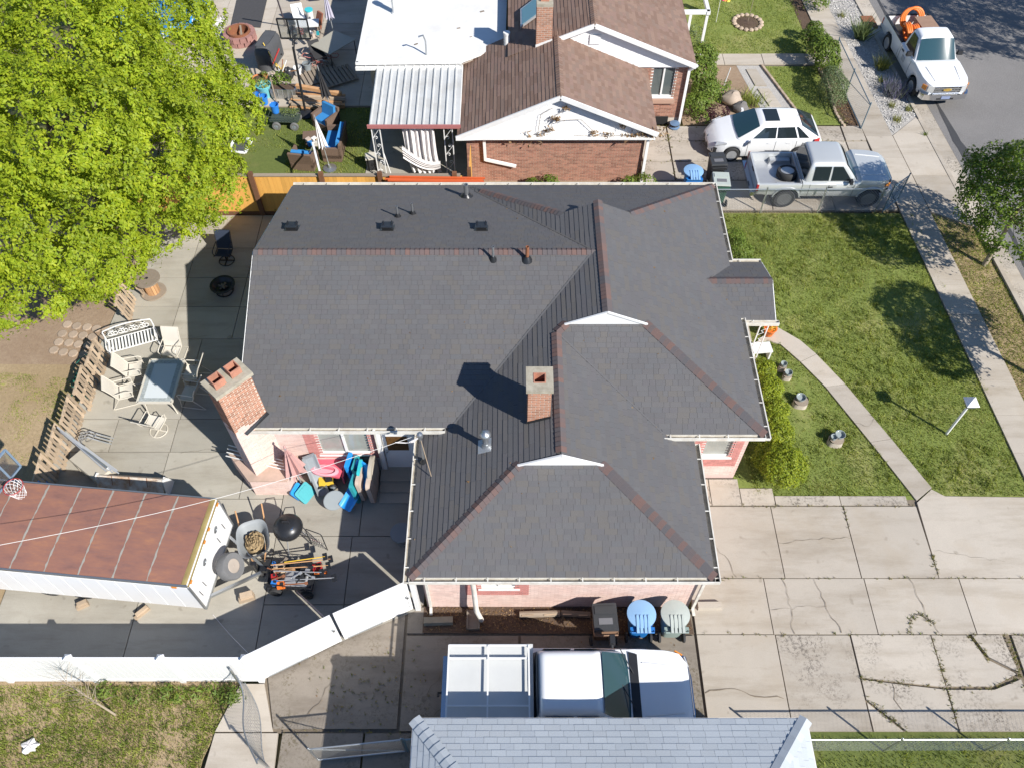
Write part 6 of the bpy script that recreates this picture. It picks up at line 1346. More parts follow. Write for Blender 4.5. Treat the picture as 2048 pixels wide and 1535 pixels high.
for i in range(8):
    x1 = -.14-i*.86; x0 = x1-.86; MB().grid(lambda u, v: (x1+(x0-x1)*u, (v*2-1)*(TW-.02), TZ1+.03*(1-(v*2-1)**2)+.004), 4, 9).build('roof_panel', m_rr, tl)
    b = MB(); vv = []
    for j in range(27):
        y = (j/13-1)*(TW-.02); w_ = .016+random.uniform(-.01, .016); xx = x0+random.uniform(-.008, .008); z = TZ1+.03*(1-(j/13-1)**2)+.010; vv += [(xx-w_, y, z), (xx+w_, y, z)]
    b.add(vv, [(2*j, 2*j+1, 2*j+3, 2*j+2) for j in range(26)]); b.build('seam_sealant', mat('grey sealant', (.33, .31, .27), .7, var=.15, scale=8) if i == 0 else bpy.data.materials['grey sealant'], tl)
for sg in (1, -1): MB().bar((-TL, sg*(TW+.005), TZ1-.03), (0, sg*(TW+.005), TZ1-.03), .035, .09).build('roof_rail', m_galv, tl); 
for sg in (-1,):
    for i in range(15): MB().box((-.25-i*.46, sg*(TW+.006), (TZ0+TZ1)/2-.05), (.44, .012, TZ1-TZ0-.16)).build('side_panel', m_vinyl, tl)
MB().grid(lambda u, v: (-.14+.16*math.sin(u*1.57), (v*2-1)*TW, TZ1-.10+.115*math.cos(u*1.57)), 7, 3).build('front_radius', mat('yellowed aluminium', (.42, .33, .13), .5, .4, var=.25, scale=5, dirt=(.2, .13, .05), dirt_amt=.5), tl, smooth=60)
MB().box((.008, 0, (TZ0+TZ1)/2-.08), (.02, TW*2-.06, TZ1-TZ0-.2)).build('front_panel', m_vinyl, tl)
for sg in (1, -1): MB().bar((.01, sg*(TW), TZ0), (.01, sg*(TW), TZ1-.12), .05, .05).build('corner_post', m_galv, tl)
MB().bar((0.01, -TW, TZ0-.02), (0.01, TW, TZ0-.02), .06, .1).build('front_sill', m_galv, tl)
for y in (.55, -.35): MB().lathe([(.1, 0), (.1, .015), (.07, .02), (.07, .008), (0, .008)], (.018, y, 1.45), 14, Matrix.Rotation(R(90), 4, 'Y')).build('vent', m_galv, tl, smooth=40)
for y in (1.05, .35, .0, -1.05): MB().box((.05, y, TZ1-.06), (.03, .1, .045)).build('marker_light', m_amber, tl)
MB().box((-.35, -TW-.02, TZ1-.13), (.12, .03, .05)).build('marker_light', m_amber, tl)
for y in (.85, .45, -.75, -1.0): MB().bar((.03, y, .9), (.03, y-.02, 1.2), .015, .015).build('tie_hook', m_blkmetal, tl)
for sg in (1, -1): MB().bar((0, sg*.85, .42), (1.15, sg*.08, .42), .07, .1).build('tongue', m_galv, tl)
MB().tube([(1.0, 0, .02), (1.0, 0, .75)], .035, 8).box((1.0, 0, .78), (.14, .1, .06)).build('jack', m_blkmetal, tl); MB().box((1.22, 0, .46), (.22, .14, .12)).build('coupler', m_blkmetal, tl)
for x in (-3.4, -4.3):
    for sg in (1, -1): wheel(tl, x, sg*.98, .33, .2, sg, m_white, m_rubber, 5)
wheel(tl, 0, 0, .36, .30, 1, mat('pale steel rim', (.42, .36, .3), .6, .2, var=.2), m_greyrub, 7, .52)
sw = [o for o in tl.children if o.name.startswith('wheel')][-1]; sw.name = 'spare_wheel'; sw['label'] = 'dusty grey spare wheel leaning on the trailer front'
for o in [sw]+list(sw.children): o.data.transform(Matrix.Translation((.5, -.2, .95)) @ Matrix.Rotation(R(-32), 4, 'Y') @ Matrix.Rotation(R(-90), 4, 'Z') @ Matrix.Translation((0, 0, -.36)))
for c, d, rz, lab in (((-6.95, 8.15, .12), (.4, .16, .14), .3, 'pair of pale timber blocks under the trailer tongue'), ((-11.2, 7.95, .1), (.3, .12, .1), .5, 'grey block peeking from under the trailer side'), ((-9.6, 7.75, .1), (.42, .1, .08), .8, 'plank end lying under the trailer')):
    t = thing('timber_block', lab, 'block', (c[0], c[1], .05), rz); MB().box((0, 0, d[2]/2), d).build('block', m_woodlt, t); MB().box((.03, .02, d[2]*1.5), (d[0]*.8, d[1]*.9, d[2])).build('block', m_woodlt, t)
# ---- kettle grill
kg = thing('kettle_grill', 'black kettle charcoal grill with domed lid beside the tool cart', 'grill', (-5.95, 9.78, 0.05))
MB().lathe([(.0, .52), (.12, .54), (.24, .64), (.285, .78)], n=24).build('bowl', m_blkmetal, kg, smooth=60)
ld = MB().lathe([(.29, .78), (.285, .84), (.24, .95), (.13, 1.02), (0, 1.04)], n=24).build('lid', m_blkmetal, kg, smooth=60); MB().tube([(-.07, 0, 1.03), (-.06, 0, 1.11), (.06, 0, 1.11), (.07, 0, 1.03)], .012, 6).build('lid_handle', m_black, ld); MB().lathe([(.06, 1.005), (.05, 1.02), (0, 1.022)], (.1, -.08, -.02), 10).build('lid_vent', m_chrome, ld)
for a in (.3, 2.4, 4.5): MB().tube([(.16*math.cos(a), .16*math.sin(a), .6), (.32*math.cos(a), .32*math.sin(a), 0)], .012, 6).build('leg', m_alu, kg)
MB().tube([(-.15, .28, .8), (-.12, .42, .82), (.05, .44, .82), (.1, .28, .8)], .012, 6).build('side_handle', m_black, kg)
kg.scale = (1.36, 1.36, 1.12)
# ---- hand truck of wire
wr_ = thing('wire_rack', 'silver wire rack and hand truck behind the kettle grill', 'rack', (-5.24, 9.60, 0.05), R(-20)); rk = MB()
for i in range(7): MB().tube([(-.2+i*.07, 0, .05), (-.2+i*.07, .0, .62)], .007, 5).build('wire', m_chrome, wr_)
MB().tube([(-.24, 0, .05), (-.24, 0, .95), (-.2, .0, 1.02), (.2, 0, 1.02), (.24, 0, .95), (.24, 0, .05)], .014, 6).build('frame', m_blkmetal, wr_, smooth=60); MB().tube([(-.22, .02, .35), (.22, .02, .35)], .01, 5).build('crossbar', m_chrome, wr_)
# ---- wheelbarrow
wb = thing('wheelbarrow', 'grey plastic wheelbarrow loaded with brown yard debris', 'wheelbarrow', (-6.87, 9.52, 0.05), R(-72))
def tub(u, v):
    a = u*6.283; e = .62; c, s_ = math.cos(a), math.sin(a); x = math.copysign(abs(c)**e, c); y = math.copysign(abs(s_)**e, s_); k = .62+.38*v if v < .96 else 1.06
    return (x*.46*k, y*.34*k, .36+min(v, .96)*.30+.04*x*v)
MB().grid(tub, 32, 8, True).quad((-.25, -.18, .365), (.25, -.18, .365), (.25, .18, .365), (-.25, .18, .365)).build('tray', mat('grey poly', (.26, .28, .29), .6, var=.1), wb, smooth=50)
dbs = MB().grid(lambda u, v: (.30*v*math.cos(u*6.283)+.02, .22*v*math.sin(u*6.283), .60-.13*v*v+.035*math.sin(u*47+v*9)*v+.03*math.sin(v*27+u*19)+random.uniform(-.02, .02)), 30, 12, True).build('debris', mat('yard debris', (.30, .22, .12), .95, var=.5, scale=22, bump=1., bscale=40), None, smooth=60)
dbs.location = wb.location; dbs.rotation_euler = wb.rotation_euler; tag(dbs, 'heap of brown leaves and twigs in the wheelbarrow', 'debris')
for sg in (1, -1):
    MB().tube([(.45, sg*.12, .3), (-.2, sg*.27, .34), (-.85, sg*.3, .6)], .018, 6).build('handle', m_wood, wb); MB().tube([(-.15, sg*.26, .34), (-.3, sg*.26, 0), (-.42, sg*.26, .02)], .014, 6).build('leg', m_blkmetal, wb)
wheel(wb, .55, 0, .18, .09, 1, m_white, m_rubber, 3); wb.scale = (1.18,)*3; dbs.scale = (1.18,)*3
# ---- tool cart
tc = thing('tool_cart', 'black wire garden cart piled with garden tools behind the trailer hitch', 'cart', (-5.74, 8.59, 0.05), R(-6))
for z, s_ in ((.42, 1), (.62, 1.03)): MB().tube([(-.6*s_, -.34*s_, z), (.6*s_, -.34*s_, z), (.6*s_, .34*s_, z), (-.6*s_, .34*s_, z)], .014, 5, True).build('frame', m_blkmetal, tc)
for i in range(9):
    for sg in (1, -1): MB().tube([(-.58+i*.145, sg*.34, .42), (-.58+i*.145, sg*.35, .63)], .007, 4).build('wire', m_blkmetal, tc)
MB().box((0, 0, .40), (1.2, .68, .03)).build('floor', m_blkmetal, tc)
for x in (-.42, .42):
    for sg in (1, -1): wheel(tc, x, sg*.36, .17, .1, sg, m_black, m_rubber, 4)
cx, cy = (-5.74, 8.59, 0.05)[:2]
def ctool(name, label, cat, pts, r, m, extra=None):
    t = thing(name, label, cat, (cx, cy, .45)); MB().tube(pts, r, 6).build('handle', m, t)
    if extra: extra(t)
    return t
for k, (a, b, m, lab) in enumerate((((-.55, .22, .28), (1.0, .36, .34), m_wood, 'long wooden rake handle at the back of the tool cart'), ((-.5, .12, .26), (.95, .2, .3), m_wood, 'wooden shovel handle lying over the tool cart'), ((-.3, -.2, .26), (1.15, -.14, .3), m_alu, 'aluminium pole across the tool cart'), ((-.45, .05, .3), (.8, .02, .27), m_alu, 'grey pruner pole in the tool cart'), ((-.2, .28, .32), (.85, .42, .36), mat('yellow handle', (.7, .45, .05), .5), 'yellow handled hoe over the tool cart'))):
    ctool('garden_tool', lab, 'tool', [a, b], .014, m, lambda t, b=b: MB().box((b[0], b[1], b[2]), (.12, .2, .02), rz=.3).build('head', m_blkmetal, t))
for nm_, lab, x, y, d, m in (('grey_board', 'light grey board lying in the tool cart', .1, -.05, (.62, .42, .02), m_alu), ('red_can', 'red canister in the tool cart corner', -.45, -.05, (.14, .12, .2), m_redlens), ('blue_box', 'dark blue box in the tool cart', -.42, -.2, (.16, .14, .16), m_blue), ('orange_bucket', 'orange plastic tub in the tool cart', -.25, -.26, (.2, .16, .14), m_orange), ('orange_clamp', 'orange pruning saw at the cart end', .72, .1, (.34, .07, .05), m_orange), ('red_hedge_trimmer', 'red power tool on the cart end', .62, .26, (.26, .2, .12), m_redlens), ('blue_bottle', 'small blue bottle at the cart corner', -.5, .3, (.08, .08, .22), m_blue), ('straw_broom', 'straw broom head in the cart corner', -.38, .2, (.3, .22, .1), m_woodlt), ('black_tub', 'black tub buried among the cart tools', .35, .12, (.3, .2, .16), m_black)):
    t = thing(nm_, lab, nm_.split('_')[-1] , (cx+x, cy+y, .48), random.uniform(-.3, .3)); MB().box((0, 0, d[2]/2), d, top=.9).build('body', m, t); MB().box((d[0]*.2, 0, d[2]+.012), (d[0]*.4, d[1]*.4, .03)).build('top', m_black if m is not m_black else m_alu, t)
tag(MB().tube([(-5.63, 8.26, 0.35), (-4.51, 7.09, 1.65)], .017, 6).build('broom_pole', mat('rose pole', (.5, .38, .34), .5)), 'thin pinkish pole leaning from the cart to the white gate', 'pole')
tag(MB().tube([(-7.77, 7.73, 0.07), (-7.24, 7.22, 0.08), (-6.30, 6.36, 1.2)], .008, 5).build('rope', m_fab_white), 'thin pale cord running from the trailer corner to the gate', 'cord')
for nm_, lab, x, y, L, a, m in (('trowel', 'black trowel at the grill side of the garden cart', -.1, .3, .3, .2, m_black), ('hand_fork', 'rusty hand fork on the hitch end of the garden cart', -.5, .1, .3, -.4, m_rust), ('pruning_shears', 'silver pruning shears on the grey board in the cart', .15, -.08, .26, .5, m_alu), ('hammer', 'wooden handled hammer in the middle of the garden cart', -.12, .08, .36, .1, m_wood),
    ('pry_bar', 'rusty pry bar along the gate side of the cart', .2, -.3, .5, .05, m_rust), ('hand_saw', 'black handled saw lying over the cart tools', .3, .2, .48, -.2, m_black), ('mallet', 'grey wooden mallet by the broom in the cart', -.3, .3, .3, .7, m_greywood), ('wrench', 'silver wrench at the outer end of the garden cart', .5, -.08, .26, -.5, m_alu), ('file', 'long rusty file beside the red canister in the cart', -.32, -.12, .3, .3, m_rust), ('cord_reel', 'black cord reel on the grey board in the cart', .25, -.18, .2, .9, m_black)):
    o = MB().bar((-L/2, 0, 0), (L/2, 0, .03), .03, .025).box((L/2, 0, .03), (.08, .07, .035), rz=.3).lathe([(.02, -.012), (.022, .0), (0, .02)], (-L/2, 0, 0), 6).build(nm_, m); o.location = (cx+x, cy+y, .68+.02*(L*10 % 3)); o.rotation_euler.z = a; tag(o, lab, nm_.replace('_', ' '))
# ---- overhead service wire
ws = [Vector((-2.32, 11.07, 3.5)).lerp(Vector((-12.27, 7.91, 3.6)), t/16)-Vector((0, 0, .5*math.sin(t/16*3.1416))) for t in range(17)]
tag(MB().tube(ws, .0065, 5).build('service_wire', mat('white cable', (.72, .70, .67), .6)), 'white overhead cable crossing above the rusty trailer roof', 'cable')
# ---- basketball hoop at the left edge
def hoop(name, label, base, top, face, m_frame, net, arm=.6, bw=1.15, bh=.78, clear=True):
    h = thing(name, label, 'basketball hoop', base); t = Vector(top)-Vector(base); f = Vector((math.cos(face), math.sin(face), 0)); s_ = Vector((-f.y, f.x, 0)); zz = Vector((0, 0, 1))
    MB().tube([(0, 0, 0), t-f*arm-zz*.4], .05, 8).build('pole', m_blkmetal, h, smooth=50)
    for dz in (-.25, .15): MB().bar(t-f*arm-zz*.4+zz*dz*.5, t+zz*dz, .04, .05).build('arm', m_blkmetal, h)
    c = t+f*.03
    for a, b in (((-1, -1), (1, -1)), ((1, -1), (1, 1)), ((1, 1), (-1, 1)), ((-1, 1), (-1, -1)), ((-.35, -1), (-.35, 1)), ((.35, -1), (.35, 1))): MB().bar(c+s_*(a[0]*bw/2)+zz*(a[1]*bh/2), c+s_*(b[0]*bw/2)+zz*(b[1]*bh/2), .05, .05, f).build('frame_bar', m_frame, h)
    gm = bpy.data.materials.get('clear backboard')
    if not gm: gm = glass_mat('clear backboard', (.75, .78, .78), .05, .95)
    MB().slab([c-s_*bw/2-zz*bh/2, c+s_*bw/2-zz*bh/2, c+s_*bw/2+zz*bh/2, c-s_*bw/2+zz*bh/2], f*.008).build('backboard', gm, h)
    rc = c+f*.32-zz*(bh/2-.12); rp = [rc+f*(.23*math.cos(i/20*6.283))+s_*(.23*math.sin(i/20*6.283)) for i in range(20)]
    MB().tube(rp, .011, 6, True).build('rim', m_redlens if net else m_rust, h); MB().bar(c-zz*(bh/2-.12), rc-f*.23, .12, .03).build('bracket', m_blkmetal, h)
    if net:
        n = MB()
        for i in range(12):
            for d in (1, -1):
                n.tube([rc+(f*math.cos(a)+s_*math.sin(a))*(.225-.1*k/5)-zz*(.42*k/5) for k, a in [(k, (i+d*k*.5)/12*6.283) for k in range(6)]], .007, 3)
        n.build('net', m_fab_white, h)
    return h
hoop('basketball_hoop', 'basketball hoop with white net over the rusty trailer roof', (-14.3, 11.2, 0), (-12.55, 9.95, 3.35), R(-20), mat('blue grey frame', (.25, .36, .48), .4, .4), True, .7)
# ---- pallets
m_pal = m_woodlt; slat = MB().box((0, 0, .5), (.095, .018, 1.0)).mesh('slat', m_pal); strg = MB().box((0, 0, 0), (1.06, .04, .09)).mesh('stringer', m_pal)
def pallet(label, p, rz, tilt):
    t = thing('pallet', label, 'pallet', p, rz, 'pallets standing on edge as a fence'); M_ = Matrix.Rotation(tilt, 4, 'X')
    for i in range(7):
        o = link(bpy.data.objects.new('slat', slat)); o.parent = t; o.matrix_local = M_ @ Matrix.Translation((-.48+i*.16+random.uniform(-.015, .015), 0, random.uniform(-.05, .04))) @ Matrix.Rotation(random.uniform(-.03, .03), 4, 'Y')
    for z in (.08, .5, .93):
        o = link(bpy.data.objects.new('stringer', strg)); o.parent = t; o.matrix_local = M_ @ Matrix.Translation((0, .03, z))
for k, (t_, lab) in enumerate(((0, 'pallet behind the white scroll bench, topmost in the fence'), (1, 'second pallet down from the white bench'), (2, 'third pallet beside the outdoor dining chairs'), (3, 'fourth pallet with gaps above the scrap metal pile'), (4, 'lowest pallet in the fence by the beige deck box'))): pallet(lab, (-12.82-.062*t_, 15.65-t_*1.04, .04), R(91+random.uniform(-4, 4)), R(-6))
for t_, lab in ((0, 'pallet under the tree behind the cable spool'), (1, 'pallet below the cable spool at the tree edge')): pallet(lab, (-12.42-.17*t_, 19.2-t_*1.12, .04), R(96), R(-10))
# ---- patio furniture
def scroll(c, r, turns, d=1, start=0, n=18, ax=(1, 0, 0)):
    a = Vector(ax); return [Vector(c)+a*(r*(1-i/n*.8)*math.cos(start+d*i/n*turns*6.283))+Vector((0, 0, 1))*(r*(1-i/n*.8)*math.sin(start+d*i/n*turns*6.283)) for i in range(n)]
bn = thing('garden_bench', 'white wrought iron scroll bench at the top of the patio', 'bench', (-12.05, 16.5, .05), R(21))
bkl = lambda x: .9+.1*math.cos(x/.72*1.57)
MB().tube([(-.74, .2, 0), (-.74, .22, .86)]+[(x/10*.72, .24, bkl(x/10*.72)) for x in range(-10, 11)]+[(.74, .22, .86), (.74, .2, 0)], .02, 6).build('back_frame', m_white, bn); MB().tube([(-.74, .22, .5), (.74, .22, .5)], .014, 5).build('back_rail', m_white, bn)
for x in (-.48, -.16, .16, .48):
    for d in (1, -1): MB().tube(scroll((x+d*.07, .23, .72), .13, 1.3, d, 1.57), .012, 5).build('scroll', m_white, bn)
for i in range(15): MB().bar((-.7+i*.1, -.25, .44), (-.7+i*.1, .22, .46), .05, .012).build('seat_slat', m_white, bn)
for x in (-.74, .74):
    MB().tube([(x, -.26, 0), (x, -.26, .44), (x, -.28, .64), (x, -.2, .68), (x, .2, .66)], .017, 6).build('arm', m_white, bn); MB().tube([(x, -.26, .42), (x, .2, .42)], .014, 5).build('side_rail', m_white, bn)
MB().tube([(-.74, -.26, .43), (.74, -.26, .43)], .016, 5).build('front_rail', m_white, bn)
tb = thing('patio_table', 'rectangular glass topped patio table with cream frame', 'table', (-10.62, 14.73, .05))
hx, hy = .51, .79
for a, b in (((-hx, -hy), (hx, -hy)), ((hx, -hy), (hx, hy)), ((hx, hy), (-hx, hy)), ((-hx, hy), (-hx, -hy))): MB().bar((a[0], a[1], .68), (b[0], b[1], .68), .07, .05).build('rim', m_cream, tb)
gt = glass_mat('painted sheen table glass', (.60, .64, .66), .2); MB().box((0, 0, .695), (hx*2-.06, hy*2-.06, .012)).build('glass_top', gt, tb)  # whitish glass colour stands in for the sunlit reflection on the table
m_frost = mat('frosted glass border', (.34, .37, .37), .5, var=.6, scale=16)
for c, d in (((0, hy-.09, .706), (hx*2-.07, .12, .006)), ((0, -hy+.09, .706), (hx*2-.07, .12, .006)), ((hx-.1, 0, .706), (.12, hy*2-.31, .006)), ((-hx+.1, 0, .706), (.12, hy*2-.31, .006))): MB().box(c, d).build('glass_border', m_frost, tb)
for x in (-.4, .4):
    for y in (-.66, .66): MB().tube([(x, y, .67), (x*1.02, y*1.02, .35), (x*1.12, y*1.08, 0)], .024, 6).build('leg', m_cream, tb)
def sling_chair(name, label, cat, loc, rz, frame, fabric, swivel=False, group=None):
    t = thing(name, label, cat, loc, rz, group)
    prof = [(-.02, .40), (.1, .385), (.25, .40), (.38, .44)]; bk = [(-.04, .42), (-.10, .55), (-.16, .75), (-.26, .98), (-.30, 1.04)]
    def seat(u, v):
        k = u*3; i = min(2, int(k)); f_ = k-i; y, z = [prof[i][j]+(prof[i+1][j]-prof[i][j])*f_ for j in (0, 1)]; return ((v-.5)*.5, y, z)
    def back(u, v):
        k = u*4; i = min(3, int(k)); f_ = k-i; y, z = [bk[i][j]+(bk[i+1][j]-bk[i][j])*f_ for j in (0, 1)]; return ((v-.5)*.5, y, z-.03*math.sin(v*3.14)*u*0)
    MB().grid(seat, 7, 3).build('seat', fabric, t, smooth=60); MB().grid(back, 9, 3).build('backrest', fabric, t, smooth=60)
    for sg in (1, -1):
        x = sg*.27
        MB().tube([(x, .40, .44), (x, .25, .41), (x, .0, .41)]+[(x, y, z) for y, z in bk], .016, 6).build('side_rail', frame, t); MB().tube([(x, .36, .43), (x, .40, .62), (x, .33, .67), (x, -.12, .66)], .016, 6).build('armrest', frame, t)
        if not swivel: MB().tube([(x, .36, .43), (x, .44, 0), (x, .4, .01), (x, -.3, .01), (x, -.34, .02), (x, -.05, .41)], .015, 6).build('leg', frame, t)
    MB().tube([(-.27, -.30, 1.04), (.27, -.30, 1.04)], .016, 6).build('top_rail', frame, t)
    if swivel:
        MB().tube([(0, .15, .38), (0, .15, .06)], .035, 8).build('pedestal', frame, t); MB().tube([(.26*math.cos(i/20*6.283), .15+.26*math.sin(i/20*6.283), .02) for i in range(20)], .016, 6, True).build('base_ring', frame, t)
        MB().bar((-.26, .15, .03), (.26, .15, .03), .04, .02).bar((0, -.11, .031), (0, .41, .031), .04, .02).build('base_cross', frame, t)
    return t
gp = 'cream dining chairs round the patio table'
c0 = sling_chair('dining_chair', 'cream sling dining chair at the head of the table beside the bench', 'chair', (-10.72, 16.25, .05), R(176), m_cream, m_sling, group=gp)
clone(c0, (-11.85, 15.35, .05), R(-78), 'cream sling dining chair on the left of the table, nearer the bench', gp); clone(c0, (-11.9, 14.5, .05), R(-72), 'cream sling dining chair on the left of the table, nearer the trailer', gp)
clone(c0, (-9.72, 15.25, .05), R(88), 'cream sling dining chair right of the table in the shade, nearer the bench', gp); clone(c0, (-9.62, 14.45, .05), R(82), 'cream sling dining chair right of the table in the shade, nearer the chimney', gp)
sling_chair('dining_chair', 'cream swivel dining chair with a ring base at the lower end of the table', 'chair', (-10.62, 13.25, .05), R(-14), m_cream, m_sling, True, gp)
sling_chair('swivel_chair', 'dark navy swivel patio chair in the shade beside the roof', 'chair', (-9.95, 20.55, .05), R(178), m_blkmetal, mat('navy sling', (.02, .03, .055), .8), True)
fb_ = thing('fire_bowl', 'dark round fire bowl in the shade on the patio', 'fire pit', (-9.74, 18.99, 0.05)); MB().lathe([(.1, .12), (.26, .16), (.36, .3), (.42, .31), (.42, .33), (.34, .32), (.24, .2), (0, .17)], n=24).build('bowl', m_blkmetal, fb_, smooth=40); MB().lathe([(.3, .0), (.3, .03), (.27, .03), (.27, 0)], n=20).build('base_ring', m_blkmetal, fb_)
for a in range(4): MB().tube([(.28*math.cos(a*1.57), .28*math.sin(a*1.57), .02), (.2*math.cos(a*1.57), .2*math.sin(a*1.57), .16)], .014, 5).build('leg', m_blkmetal, fb_)
for a in range(3): MB().tube([(.15*math.cos(a*2.1), .15*math.sin(a*2.1), .22), (-.15*math.cos(a*2.1), -.15*math.sin(a*2.1), .27)], .035, 6).build('log', m_bark, fb_)
cs = thing('cable_spool', 'wooden cable spool used as a table at the tree edge', 'spool', (-12.13, 18.92, 0.05))
for z in (.02, .66): MB().lathe([(0, z), (.42, z), (.42, z+.05), (0, z+.05)], n=28).build('flange', m_greywood, cs, smooth=40)
for i in range(14): MB().box((.21*math.cos(i/14*6.283), .21*math.sin(i/14*6.283), .365), (.03, .088, .59), rz=i/14*6.283).build('stave', m_wood, cs)
MB().lathe([(.05, .712), (.05, .7161), (0, .7161)], n=10).build('hub_hole', m_dark, cs)
# ---- scrap corner
sc_ = thing('folded_parasol', 'grey folded umbrella frame leaning over the scrap by the pallets', 'umbrella frame', (-12.59, 12.70, 0.05)); l = Vector(sc_.location)
for k in range(7): MB().bar(Vector((-12.88, 12.73, 1.15))-l+Vector((0, .0, .02*k)), Vector((-11.24, 11.62, 0.7))-l+Vector((.05*(k-3), .04*(k % 3), -.02*k)), .035, .03).build('rib', m_alu, sc_)
MB().tube([Vector((-12.84, 12.69, 1.1))-l, Vector((-11.37, 11.70, 0.75))-l], .035, 8).build('pole', m_galv, sc_)
ch_ = thing('bent_chair', 'bent grey metal chair frame in the scrap pile', 'chair frame', (-12.39, 12.78, 0.06))
for k in range(3): MB().tube([(-.3, .1*k, .1), (-.2, .1*k, .5), (.1, .1*k, .6), (.35, .1*k, .4), (.7, .1*k-.05, .3)], .018, 6).build('tube', m_alu, ch_)
MB().tube([(.1+.2*math.cos(i/16*6.283), .1+.12*math.sin(i/16*6.283), .45+.14*math.cos(i/16*6.283)) for i in range(16)], .016, 5, True).build('ring', m_galv, ch_)
db = thing('deck_box', 'beige plastic deck box lying beside the pallets', 'box', (-11.96, 11.94, 0.05), R(-36)); m_beige = mat('beige plastic', (.44, .40, .33), .6, var=.08, scale=4)
MB().box((0, 0, .25), (1.25, .55, .5)).build('body', m_beige, db); MB().box((0, 0, .53), (1.3, .6, .07), top=.93).build('lid', m_beige, db)
for x in (-.4, 0, .4): MB().box((x, -.28, .25), (.04, .02, .42)).build('rib', m_beige, db)
fd = thing('steel_trough', 'rusty white A-shaped metal trough behind the trailer', 'trough', (-10.71, 11.45, 0.05), R(-4)); m_rw = mat('rusty white paint', (.62, .58, .52), .7, var=.1, scale=4, dirt=(.38, .19, .07), dirt_amt=.9, dscale=3.2)
MB().slab([(-.95, .22, .28), (.95, .22, .28), (.95, 0, .62), (-.95, 0, .62)], (0, .012, .012)).build('rear_sheet', m_rw, fd); MB().slab([(-.95, -.26, .28), (.95, -.26, .28), (.95, 0, .64), (-.95, 0, .64)], (0, -.012, .012)).build('front_sheet', m_rw, fd)
for x in (-.96, .96): MB().slab([(x, -.3, .0), (x, .3, .0), (x, .06, .66), (x, -.06, .66)], (.03, 0, 0)).build('end_frame', m_white, fd)
for x in (-.5, 0, .5): MB().bar((x, -.255, .30), (x, -.01, .66), .02, .01).build('rib', m_rust, fd)
bt = MB().grid(lambda u, v: (.3*math.sin(v*3.14)*math.cos(u*6.283)*(1+.15*math.sin(u*19)), .25*math.sin(v*3.14)*math.sin(u*6.283)*(1+.12*math.cos(u*23)), .22-.22*math.cos(v*3.14)+.03*math.sin(u*31)), 26, 9, True).build('blue_tarp', m_blue); bt.location = (-13.35, 11.35, 0); tag(bt, 'crumpled blue tarp bundle at the end of the pallets', 'tarp')
bt2 = thing('green_hose_pile', 'dark green hose heaped behind the pallet fence', 'hose', (-13.35, 15.2, 0)); m_ghose = mat('green hose', (.02, .13, .09), .5)
for k in range(7): MB().tube([(.25*math.cos(i/14*6.283+k)+random.uniform(-.05, .05), .5*math.sin(i/14*6.283)+.15*(k-3), .05+.05*k+.03*math.sin(i)) for i in range(14)], .016, 5, True).build('loop', m_ghose, bt2)
# ---- things along the pink rear wall
pu = thing('patio_umbrella', 'closed dusty pink patio umbrella standing by the corner chimney', 'umbrella', (-6.0, 11.52, .05)); m_pinkc = mat('dusty pink canvas', (.50, .30, .28), .9, var=.12, scale=6)
MB().tube([(0, 0, 0), (-.05, 0, 2.15)], .02, 8).build('pole', m_alu, pu)
for i in range(8):
    a = i/8*6.283; c, s_ = math.cos(a), math.sin(a)
    MB().add([(-.05, 0, 2.12), (.34*c-.02, .34*s_, .75+.06*(i % 2)), (.13*math.cos(a+.4)-.02, .13*math.sin(a+.4), .85), (.34*math.cos(a+.785)-.02, .34*math.sin(a+.785), .75+.06*((i+1) % 2))], [(0, 1, 2), (0, 2, 3)]).build('canopy_fold', m_pinkc, pu)
MB().lathe([(.04, 2.1), (.03, 2.16), (0, 2.2)], (-.05, 0, 0), 8).build('finial', m_pinkc, pu)
for k in range(4): tag(MB().bar(Vector((-8.05, 12.35, 0.93))+Vector((0, -.12*k, 0)), Vector((-6.41, 11.80, 0.95))+Vector((.04*k, -.1*k, .05)), .025, .025).build('white_stick', m_white), ('uppermost thin white stick across the pink barbecue bench', 'second thin white stick down across the barbecue bench', 'third thin white stick down across the barbecue bench', 'lowest thin white stick across the pink barbecue bench')[k], 'stick', 'white sticks across the barbecue bench')
def rbox(name, label, cat, loc, size, rz, m, tilt=(0, 0), r=.06, parts=()):
    """moulded plastic panel: rounded outline, thickness, raised rib"""
    t = thing(name, label, cat, loc, rz); w, d, h = size; n = 5; pts = []
    for cx_, cz_, a0 in ((w/2-r, h-r, 0), (-w/2+r, h-r, 90), (-w/2+r, r, 180), (w/2-r, r, 270)):
        for i in range(n): a = R(a0+i*90/(n-1)); pts.append((cx_+r*math.cos(a), 0, cz_+r*math.sin(a)))
    M_ = Matrix.Rotation(tilt[0], 4, 'X') @ Matrix.Rotation(tilt[1], 4, 'Y')
    MB().slab([Vector(p)-Vector((0, d/2, 0)) for p in pts], (0, d, 0)).xf(M_).build('shell', m, t, smooth=35)
    MB().slab([Vector((p[0]*.72, -d/2-.012, h/2+(p[2]-h/2)*.72)) for p in pts], (0, .013, 0)).xf(M_).build('recess_panel', m, t, smooth=35); return t
m_pinkp = mat('pink plastic', (.72, .12, .17), .4, var=.1); m_teal = mat('teal plastic', (.03, .32, .36), .45, var=.1); m_gry = mat('grey plastic', (.22, .25, .27), .5, var=.1); m_bluep = mat('bright blue plastic', (.02, .28, .72), .4, var=.1); m_tan = mat('tan plastic', (.52, .42, .35), .55, var=.1)
pc = thing('toy_kitchen', 'bright pink plastic toy seat with tray among the playground pieces', 'toy', (-5.15, 11.94, 0.05), R(-8)); pc.scale = (1.2, 1.2, 1.1)
